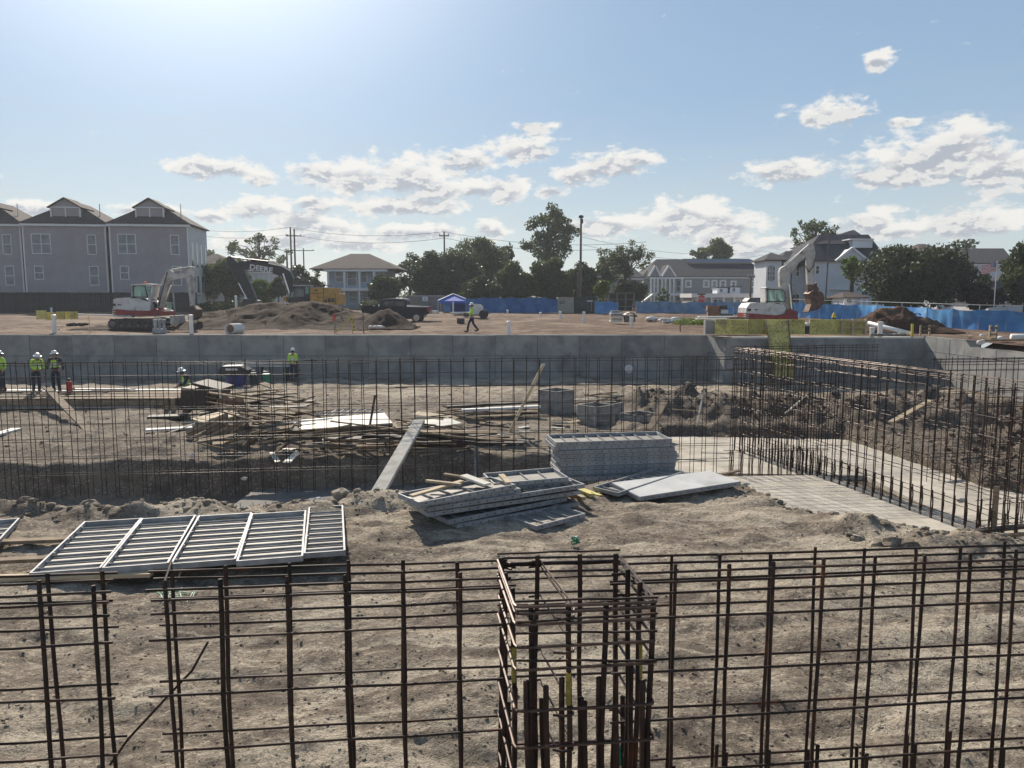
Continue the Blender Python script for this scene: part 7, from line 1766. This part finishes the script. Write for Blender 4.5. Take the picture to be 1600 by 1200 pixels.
for px, lab, m_, h in ((396, 'dark teal bucket right of the blue tub', 'green_box', .55), (417, 'green bucket left of the worker by the wall', 'green_plastic', .5)):
    q = P(px, 602, 40.5); t = thing('bucket', lab, 'bucket', (q.x, 40.5, -2.46), 'buckets by the back wall'); mb = MB(); mb.lathe((q.x, 40.5, -2.46), [(.17, 0), (.21, h), (.22, h+.02)], 12); obj('pail', mb, M[m_], t)
    mb = MB(); mb.tube([(q.x-.2, 40.5, -2.46+h), (q.x-.14, 40.4, -2.3+h), (q.x+.14, 40.4, -2.3+h), (q.x+.2, 40.5, -2.46+h)], .01, 5); obj('handle', mb, M['rail_metal'], t)
for k, (a, b_, y_, lab) in enumerate(((366, 457, 566.5, 'upper'), (372, 452, 571.5, 'lower'))):
    z = P(0, y_, 41.8).z; mb = MB(); mb.span((P(a, 600, 41.8).x, 41.7+.25*k, z-.07), (P(b_, 600, 41.8).x, 41.95+.25*k, z)); tag(obj('scaffold_plank', mb, M['cloth_white']), lab+' pale scaffold plank held level in front of the back wall', 'plank')
t = thing('trestle', 'dark trestle carrying the pale scaffold planks at the back wall', 'trestle', (P(410, 600, 42).x, 42, -2.48))
for px in (372, 410, 450): mb = MB(); q = P(px, 600, 41.9); mb.span((q.x-.04, 41.8, -2.5), (q.x+.04, 42.1, z-.08)); obj('leg', mb, M['steel_dark'], t)
q = P(983, 577, 43.2); mb = MB(); mb.lathe((q.x, 43.26, q.z), [(.24, 0), (.25, .06), (.2, .10)], 18, 'Y')
for i, v in enumerate(mb.v): mb.v[i] = (v[0], 2*43.3-v[1], v[2])
tag(obj('wall_sleeve', mb, M['cloth_white']), 'round white pipe sleeve set in the back wall', 'pipe sleeve')
# dark plywood bin with sloping lid
Y = 26.8; t = thing('plywood_bin', 'dark plywood bin with a raised sloping lid in front of the profile worker', 'bin', (P(305, 640, Y).x, Y, -2.2))
def pp(px, py, Y, dy=0): p = P(px, py, Y); return p
mb = MB(); mb.pxprism([(280, 641), (283, 606), (327, 609), (327, 641)], Y, 0, 1.4); obj('front_board', mb, M['wood_dark'], t)
mb = MB(); mb.pxprism([(299, 601), (302, 598), (345, 608), (336, 626), (327, 625), (330, 610)], Y, -.05, 1.3); obj('lid', mb, M['wood_dark'], t)
mb = MB(); mb.beam(P(344, 607, Y)-Vector((0,.1,0)), P(347, 622, Y)-Vector((0,.1,0)), .06, .08); obj('lid_edge', mb, M['ply_pale'], t)
t = thing('dirty_tarp', 'crumpled brown sheet behind the bin at the head of the lumber pile', 'sheeting', P(362, 636, 26.5)); mb = MB(); mb.pxprism([(334, 638), (340, 622), (352, 631), (366, 622), (372, 639)], 26.6, 0, .8); obj('sheet', mb, M['brick_brown'], t)

# lumber pile: boards heaped over three heaps
def zt_(x, y): return pit_z(x, y)
rr = random.Random(99)
TONE = {'wood': 'grey brown', 'wood_dark': 'dark', 'wood_new': 'pale yellow', 'ply_pale': 'whitish', 'cloth_white': 'white'}
USED = set()
def heap(n, px0, px1, py0, py1, hmax, lmin, lmax, where, group, mats=('wood',), wmax=.18, pitch=.16, noun='board'):
    for k in range(n):
        fx = rr.random(); px = px0+(px1-px0)*fx; fy = rr.random(); py = py0+(py1-py0)*fy; g = G(px, py, -2.1); gz_ = zt_(g.x, g.y)
        cen = 1-abs((px-(px0+px1)/2)/((px1-px0)/2))**1.6; hu = rr.uniform(.1, 1)
        z = gz_+.04+hmax*cen*hu
        a = rr.gauss(0, .42); L = rr.uniform(lmin, lmax); d = Vector((math.cos(a), math.sin(a), rr.uniform(-pitch, pitch)))*L/2
        c_ = Vector((g.x, g.y, z+abs(d.z)*.6)); m_ = rr.choice(mats); w_ = rr.choice([.05, .09, .14, wmax, wmax*1.5])
        th_b = rr.choice([.02, .038, .04])
        mb = MB(); mb.beam(c_-d, c_+d, w_, th_b, (rr.uniform(-.35,.35), rr.uniform(-.35,.35), 1))
        size = ('short' if L < lmin+(lmax-lmin)*.33 else 'long' if L > lmin+(lmax-lmin)*.66 else 'medium'); wid = 'narrow' if w_ < .08 else 'wide' if w_ > .15 else ''
        slant = 'level' if abs(d.z) < .03*L else ('rising right' if d.z > 0 else 'dipping right')
        side = ('left end', 'left half', 'right half', 'right end')[int(fx*3.999)]
        lay = 'front' if fy > .6 else 'back' if fy < .3 else 'middle'
        lab = ' '.join(f"{size} {wid} {TONE[m_]} {noun} {slant}, {lay}, {side} of {where}".split())
        if lab in USED: lab = lab.replace(noun, 'muddy '+noun, 1)
        if lab in USED: lab = lab.replace('muddy', 'split', 1)
        if lab in USED: lab = lab.replace('split', 'nail studded', 1)
        if lab in USED: continue
        USED.add(lab)
        tag(obj('scrap_board', mb, M[m_]), lab, 'board', group)
heap(60, 340, 490, 650, 712, 1.15, .8, 2.8, 'the pallet heap', 'scrap boards heaped around the pallets', ('wood', 'wood', 'wood', 'wood_dark', 'wood_new'), wmax=.2, pitch=.22)
heap(14, 330, 440, 632, 655, .55, .8, 2.0, 'scrap behind the bin', 'scrap boards behind the bin', ('wood', 'wood_dark', 'wood_dark', 'wood'))
heap(34, 480, 780, 692, 712, .36, 1.6, 4.2, 'boards below the plywood', 'long boards around the plywood stack', ('wood', 'wood', 'wood_dark', 'wood', 'wood_dark'), pitch=.06, wmax=.22)
heap(22, 615, 790, 655, 690, .35, .8, 2.4, 'heap beside the plywood', 'splintered boards right of the plywood', ('wood', 'wood_new', 'ply_pale', 'wood_dark', 'wood'), wmax=.24)
heap(12, 690, 850, 634, 650, .18, 1.0, 3.0, 'row beyond leaning plank', 'boards beyond the leaning plank', ('wood_dark', 'wood', 'wood_dark'), pitch=.04, wmax=.25)
heap(16, 815, 1000, 655, 700, .08, .2, .8, 'litter behind tall stack', 'wood splinters behind the tall stack', ('ply_pale', 'wood_new', 'wood'), noun='splinter')
heap(12, 880, 990, 618, 636, .22, .6, 1.8, 'rubble behind form boxes', 'scrap behind the form boxes', ('wood', 'ply_pale', 'wood_dark'), noun='scrap piece')
# pallets
def pallet(label, c_, rot, W=1.2, D=1.0):
    t = bpy.data.objects.new('pallet', None); col.objects.link(t); t.matrix_world = Matrix.Translation(c_) @ Euler(rot).to_matrix().to_4x4() @ Matrix.Rotation(PI/2, 4, 'Z'); tag(t, label, 'pallet', 'broken pallets in the lumber heap'); WL[t.name] = Vector((0, 0, 0))
    for k in range(7): mb = MB(); mb.box((-W/2+.06+k*(W-.12)/6, 0, .07), (.09, D, .018)); obj('slat', mb, M['wood'], t)
    for y in (-D/2+.03, 0, D/2-.03): mb = MB(); mb.box((0, y, .02), (W, .045, .085)); obj('stringer', mb, M['wood'], t)
    for k in (0, 3, 6): mb = MB(); mb.box((-W/2+.06+k*(W-.12)/6, 0, -.03), (.09, D, .018)); obj('slat', mb, M['wood'], t)
p = P(326, 684, 21.3); pallet('broken pallet tipped toward the camera at the left of the heap', p, (R(58), R(-24), R(-8)), 1.0, 1.35)
p = P(368, 688, 21.1); pallet('second tilted pallet leaning right of the first', p, (R(50), R(-38), R(12)), .9, 1.1)
p = P(345, 665, 23.6); pallet('pallet lying nearly flat under the pale plywood sheet', p, (R(8), R(-4), R(20)), 1.4, 1.1)
c_ = [P(298, 654, 24.0), P(322, 661, 22.9), P(384, 647, 23.4), P(352, 641, 24.8)]
tag(obj('plywood_sheet', quadslab(c_, .03), M['wood_new']), 'pale yellow plywood sheet lying on the pallet heap', 'plywood')
# white plywood stack
c_ = [P(469, 671, 22.3), P(612, 661, 22.6), P(600, 645, 24.3), P(459, 657, 24.1)]
t = thing('plywood_stack', 'bright sunlit stack of pale plywood sheets on top of the lumber heap', 'plywood stack', c_[0])
for k in range(8):
    o_ = Vector((rnd.uniform(-.05, .05), rnd.uniform(-.04, .04), -.045*k)); 
    if k > 3: o_.x += .10*(k-3); 
    obj('sheet', quadslab([p+o_ for p in c_], .038), M['ply_pale'] if k < 1 else M['wood'], t)
for a, b_ in (((470, 690), (612, 675)), ((480, 683), (618, 668)), ((474, 697), (560, 690))):
    board('bearer under the plywood stack, '+('upper one', 'right hand one', 'lowest one at left')[(470, 480, 474).index(a[0])], P(*a, 22.4), P(*b_, 22.9), .14, .10, 'wood_dark', 'bearer', 'timber', 'bearers under the plywood stack')
c_ = [P(447, 686, 22.0), P(472, 690, 21.9), P(470, 672, 22.4), P(462, 664, 22.6)]
tag(obj('bright_scrap', quadslab(c_, .02), M['ply_pale']), 'glaring white scrap sheet tilted at the left end of the plywood stack', 'plywood')
for k, (pts, lab) in enumerate((([(420, 706), (430, 722), (438, 720), (428, 705)], 'small glaring scrap on the trench edge'), ([(442, 722), (454, 722), (470, 706), (462, 704)], 'glaring scrap sheet hanging over the trench edge'), ([(441, 701), (458, 698), (466, 700), (448, 705)], 'small glaring scrap below the plywood stack'))):
    c_ = [G(a, b_, -2.0+.02*k) for a, b_ in pts]; tag(obj('bright_scrap', quadslab(c_, .015), M['ply_pale']), lab, 'plywood')
c_ = [P(660, 688, 21.8), P(789, 692, 21.9), P(772, 676, 23.0), P(672, 672, 23.1)]
tag(obj('plywood_sheet', quadslab(c_, .03), M['wood']), 'weathered plywood sheet on the boards right of the filler plank', 'plywood')
c_ = [P(640, 672, 22.6), P(722, 661, 23.6), P(700, 652, 24.4), P(636, 660, 23.8)]
tag(obj('plywood_sheet', quadslab(c_, .03), M['ply_pale']), 'pale broken sheet behind the top of the filler plank', 'plywood')
board('long pale edged board lying toward the first form box', P(722, 641, 26.5), P(843, 635, 27.4), .25, .08, 'cloth_white')
board('long dark board behind the pale edged one', P(698, 636, 27.5), P(842, 628, 28.5), .2, .08, 'wood_dark')
board('flat dark sheet on the ground left of the pallets', G(228, 672, -2.1), G(300, 668, -2.1), .3, .06, 'cloth_white')
board('thin pale stick poking left out of the heap', P(262, 677, 23), P(304, 662, 23.5), .05, .03, 'ply_pale')
board('dark sheet lying flat left of the bin', G(232, 652, -2.05), G(292, 650, -2.05), .5, .1, 'wood_dark')
# ladder like wall ties
t = thing('ladder_mesh', 'pair of ladder shaped steel mesh strips lying behind the plywood stack', 'steel mesh', P(545, 645, 25.0))
for (ya, yb) in ((640.5, 645), (645.5, 649.5)):
    a0, a1 = P(495, ya, 25.6), P(600, ya-.5, 25.8); b0, b1 = P(491, yb, 25.0), P(596, yb-.5, 25.2)
    for s_, e in ((a0, a1), (b0, b1)): mb = MB(); mb.tube([s_, e], .018, 5); obj('rail', mb, M['rail_metal'], t)
    for k in range(9): f = (k+.3)/9; mb = MB(); mb.tube([b0.lerp(b1, f), a0.lerp(a1, f+.03)], .016, 5); obj('rung', mb, M['rail_metal'], t)
# form boxes
def form_box(label, px0, px1, pyc, pyt, Y, ang, W=None, open_=True, hgt=None):
    """open topped square column form; near corner at pixel column"""
    c_ = G(pyc[0], pyc[1], -2.2) ; Y = c_.y; zt = P(pyc[0], pyt, Y).z; zb = pit_z(c_.x, c_.y)-.05
    s_ = (px1-px0)/1200*Y/(abs(math.cos(ang))+abs(math.sin(ang)))
    t = thing('form_box', label, 'form box', (c_.x, c_.y, zb), 'open topped column form boxes')
    d1 = Vector((math.cos(ang), math.sin(ang), 0)); d2 = Vector((-math.sin(ang), math.cos(ang), 0)); o_ = Vector((c_.x, c_.y, 0))
    cs = [o_, o_+d1*s_, o_+d1*s_+d2*s_, o_+d2*s_]
    for i in range(4):
        a, b_ = cs[i], cs[(i+1) % 4]; n_ = 3; H = zt-zb
        for k in range(n_):
            mb = MB(); mb.beam(a+Vector((0,0,zb+H*(k+.5)/n_)), b_+Vector((0,0,zb+H*(k+.5)/n_)), .04, H/n_-.012); obj('side_board', mb, M['ply_box'], t)
        mb = MB(); mb.beam(a+Vector((0,0,zt+.012)), b_+Vector((0,0,zt+.012)), .06, .022); obj('top_rim', mb, M['alu_face'], t)
    for c in cs: mb = MB(); mb.box(c+Vector((0,0,(zt+zb)/2)), (.07, .07, zt-zb-.03), (0, 0, ang)); obj('corner_angle', mb, M['alu'], t)
    return t
form_box('square form box standing farthest left, behind the leaning plank', 840, 895, (868, 646), 613, 0, R(40))
form_box('middle form box with a dark open top left of two others', 899, 955, (930, 668), 637, 0, R(38))
form_box('form box partly hidden behind the middle one', 946, 977, (958, 656), 632, 0, R(42))
form_box('lower form box nearest the dirt bank', 968, 1027, (1000, 674), 651, 0, R(38))
t = form_box('small low form box lying beyond the others at the dirt bank', 993, 1036, (1015, 641), 625, 0, R(12))
c_ = [P(1012, 670, 22.5), P(1022, 672, 22.4), P(1040, 627, 23.2), P(1036, 626, 23.3)]
board('flat grey board leaning against the lower form box', P(1014, 672, 22.6), P(1039, 626, 23.4), .22, .04, 'wood')
board('shovel like pale stick on the bank right of the form boxes', P(1050, 640, 24), P(1100, 643, 23.8), .06, .04, 'wood')
# ================================================================== ROCKS, CLODS, LITTER
rr = random.Random(5)
spots = [(20, 782, .20, 'large pale rock at the left end of the trench edge'), (75, 781, .24, 'flat topped rock second from the left on the trench edge'), (92, 776, .12, 'small rock behind the flat topped one'), (140, 787, .16, 'brown rock left of the middle of the trench edge'),
         (165, 786, .15, 'brown rounded rock in the row on the trench edge'), (190, 783, .17, 'dark rock at the end of the row on the trench edge'), (42, 790, .12, 'small clod in front of the first rock'), (285, 778, .10, 'lone rock right of the gap in the row'),
         (455, 771, .12, 'rock on the trench edge left of the filler plank'), (510, 776, .14, 'brown rock by the foot of the filler plank'), (535, 779, .17, 'largest brown rock by the foot of the filler plank'), (1395, 852, .14, 'pale rock on the bank below the raised slab'),
         (1422, 856, .12, 'round rock on the bank right of the pale one'), (1370, 850, .10, 'small rock on the bank left of the pale one'), (1340, 838, .10, 'small rock at the slab corner')]
for px, py, r, lab in spots:
    g = G(px, py, -1.42); z = pit_z(g.x, g.y); mb = MB(); mb.rock((g.x, g.y, z+r*.25), r, (1.2, 1, .75), rr, 1)
    tag(obj('rock', mb, M['soil_pit']), lab, 'rock', 'rocks along the trench edges')
def scatter(name, label, n, region, rmin, rmax, m_, flat=.7, sub=0, power=3):
    mb = MB(); k = 0
    while k < n:
        x, y = region(rr)
        if x is None: continue
        z = pit_z(x, y) if n < 600 else None
        k += 1; r = rmin+(rmax-rmin)*rr.random()**power; mb.v_pending = None
        scat.append((x, y, r)); 
    X = np.array([s[0] for s in scat]); Y_ = np.array([s[1] for s in scat]); Z = pit_h(X, Y_)
    for (x, y, r), z in zip(scat, Z): mb.rock((x, y, z+r*.12), r, (1.15, 1, flat), rr, sub)
    scat.clear()
    return tag(obj(name, mb, M[m_]), label, 'stones', kind='stuff')
scat = []
def near_region(r_):
    y = 4.8+9.5*r_.random()**1.3; x = r_.uniform(-.78, .78)*y; return x, y
scatter('clods', 'small clods and stones strewn over the near ground', 15000, near_region, .004, .020, 'soil_pit', flat=.45, power=3.0)
def edge_region(r_):
    x = r_.uniform(-11, 8.2); y = float(np.interp(x, E1[:,0], E1[:,1]))-abs(r_.gauss(0, .55)); return x, y
scatter('edge_clods', 'broken clods along the near edge of the trench', 1600, edge_region, .012, .085, 'soil_pit', flat=.6, power=3)
def mound_region(r_):
    c_ = r_.choice([(8, 28.4, 4.5, 2.2), (13.4, 26.2, 4.5, 3), (15.0, 20.6, 3.2, 3.0), (13.5, 19.0, 2, 1.5)]); return c_[0]+r_.gauss(0, .5)*c_[2], c_[1]+r_.gauss(0, .5)*c_[3]
scatter('spoil_clods', 'lumps of earth on the spoil banks behind the dense rebar wall', 2000, mound_region, .02, .10, 'soil_pit', power=2.2)
def far_region(r_):
    y = r_.uniform(20.5, 38); return r_.uniform(-.7, .25)*y, y
scatter('far_litter', 'small stones on the ground beyond the trench', 700, far_region, .02, .07, 'soil_pit')
# litter
for px, py, z, lab, m_ in ((898, 846, -1.45, 'green ribbon scrap with a white end on the near ground', 'green_plastic'), (1395, 830, -1.5, 'green scrap by the slab edge', 'green_plastic')):
    q = G(px, py, z); mb = MB(); q.z = pit_z(q.x, q.y)+.05
    for k in range(6): mb.tube([q+Vector((rr.uniform(-.07,.07), rr.uniform(-.05,.05), rr.uniform(-.03,.08))) for _ in range(4)], [.012, .02, .014, .006], 4)
    tag(obj('green_scrap', mb, M[m_]), lab, 'plastic scrap')
q = G(275, 925, -1.45); q.z = pit_z(q.x, q.y)+.01; mb = MB()
for k in range(16):
    a = rr.uniform(0, PI); L = rr.uniform(.1, .28); c_ = q+Vector((rr.uniform(-.22,.22), rr.uniform(-.12,.12), .01)); d = Vector((math.cos(a), math.sin(a), 0))*L; mb.tube([c_-d, c_+Vector((0,0,.03)), c_+d], .004, 4)
tag(obj('green_netting', mb, M['green_plastic']), 'flattened green plastic netting behind the foreground rebar gap', 'netting')
for px, py, z, lab in ((46, 783, -1.4, 'white scrap between the rocks on the trench edge'), (382, 748, -2.5, 'white rag hanging in the trench'), (497, 781, -1.45, 'white crumpled litter on the near ground by the rocks'), (300, 712, -2.05, 'white chip on the ground below the pallets'), (1502, 782, -2.0, 'white scrap at the foot of the dark bank')):
    q = G(px, py, z); q.z = max(q.z, pit_z(q.x, q.y)+.03); mb = MB(); mb.rock(q, .07, (1.3, .6, .8), rr, 1); tag(obj('litter', mb, M['cloth_white']), lab, 'litter')
q = P(207, 712, 21.0); mb = MB()
for k in range(5): mb.rock(q+Vector((rr.uniform(-.15,.2), rr.uniform(-.1,.1), rr.uniform(-.08,.1))), .13, (1.3, .7, .6), rr, 1)
tag(obj('black_sheeting', mb, M['rubber']), 'crumpled black plastic on the ground left of the lumber heap', 'sheeting')
for px, py, wh in ((83, 692, 'leftmost'), (148, 695, 'right hand, nearer'), (145, 665, 'right hand, farther')):
    p = G(px, py, -2.1); z = pit_z(p.x, p.y); mb = MB(); mb.tube([(p.x, p.y, z), (p.x+.12, p.y, z+.32)], .012, 5); tag(obj('marker_stick', mb, M['cloth_white']), wh+' thin white marker stick on the ground left of the lumber heap', 'stick', 'thin marker sticks in the dirt at left')
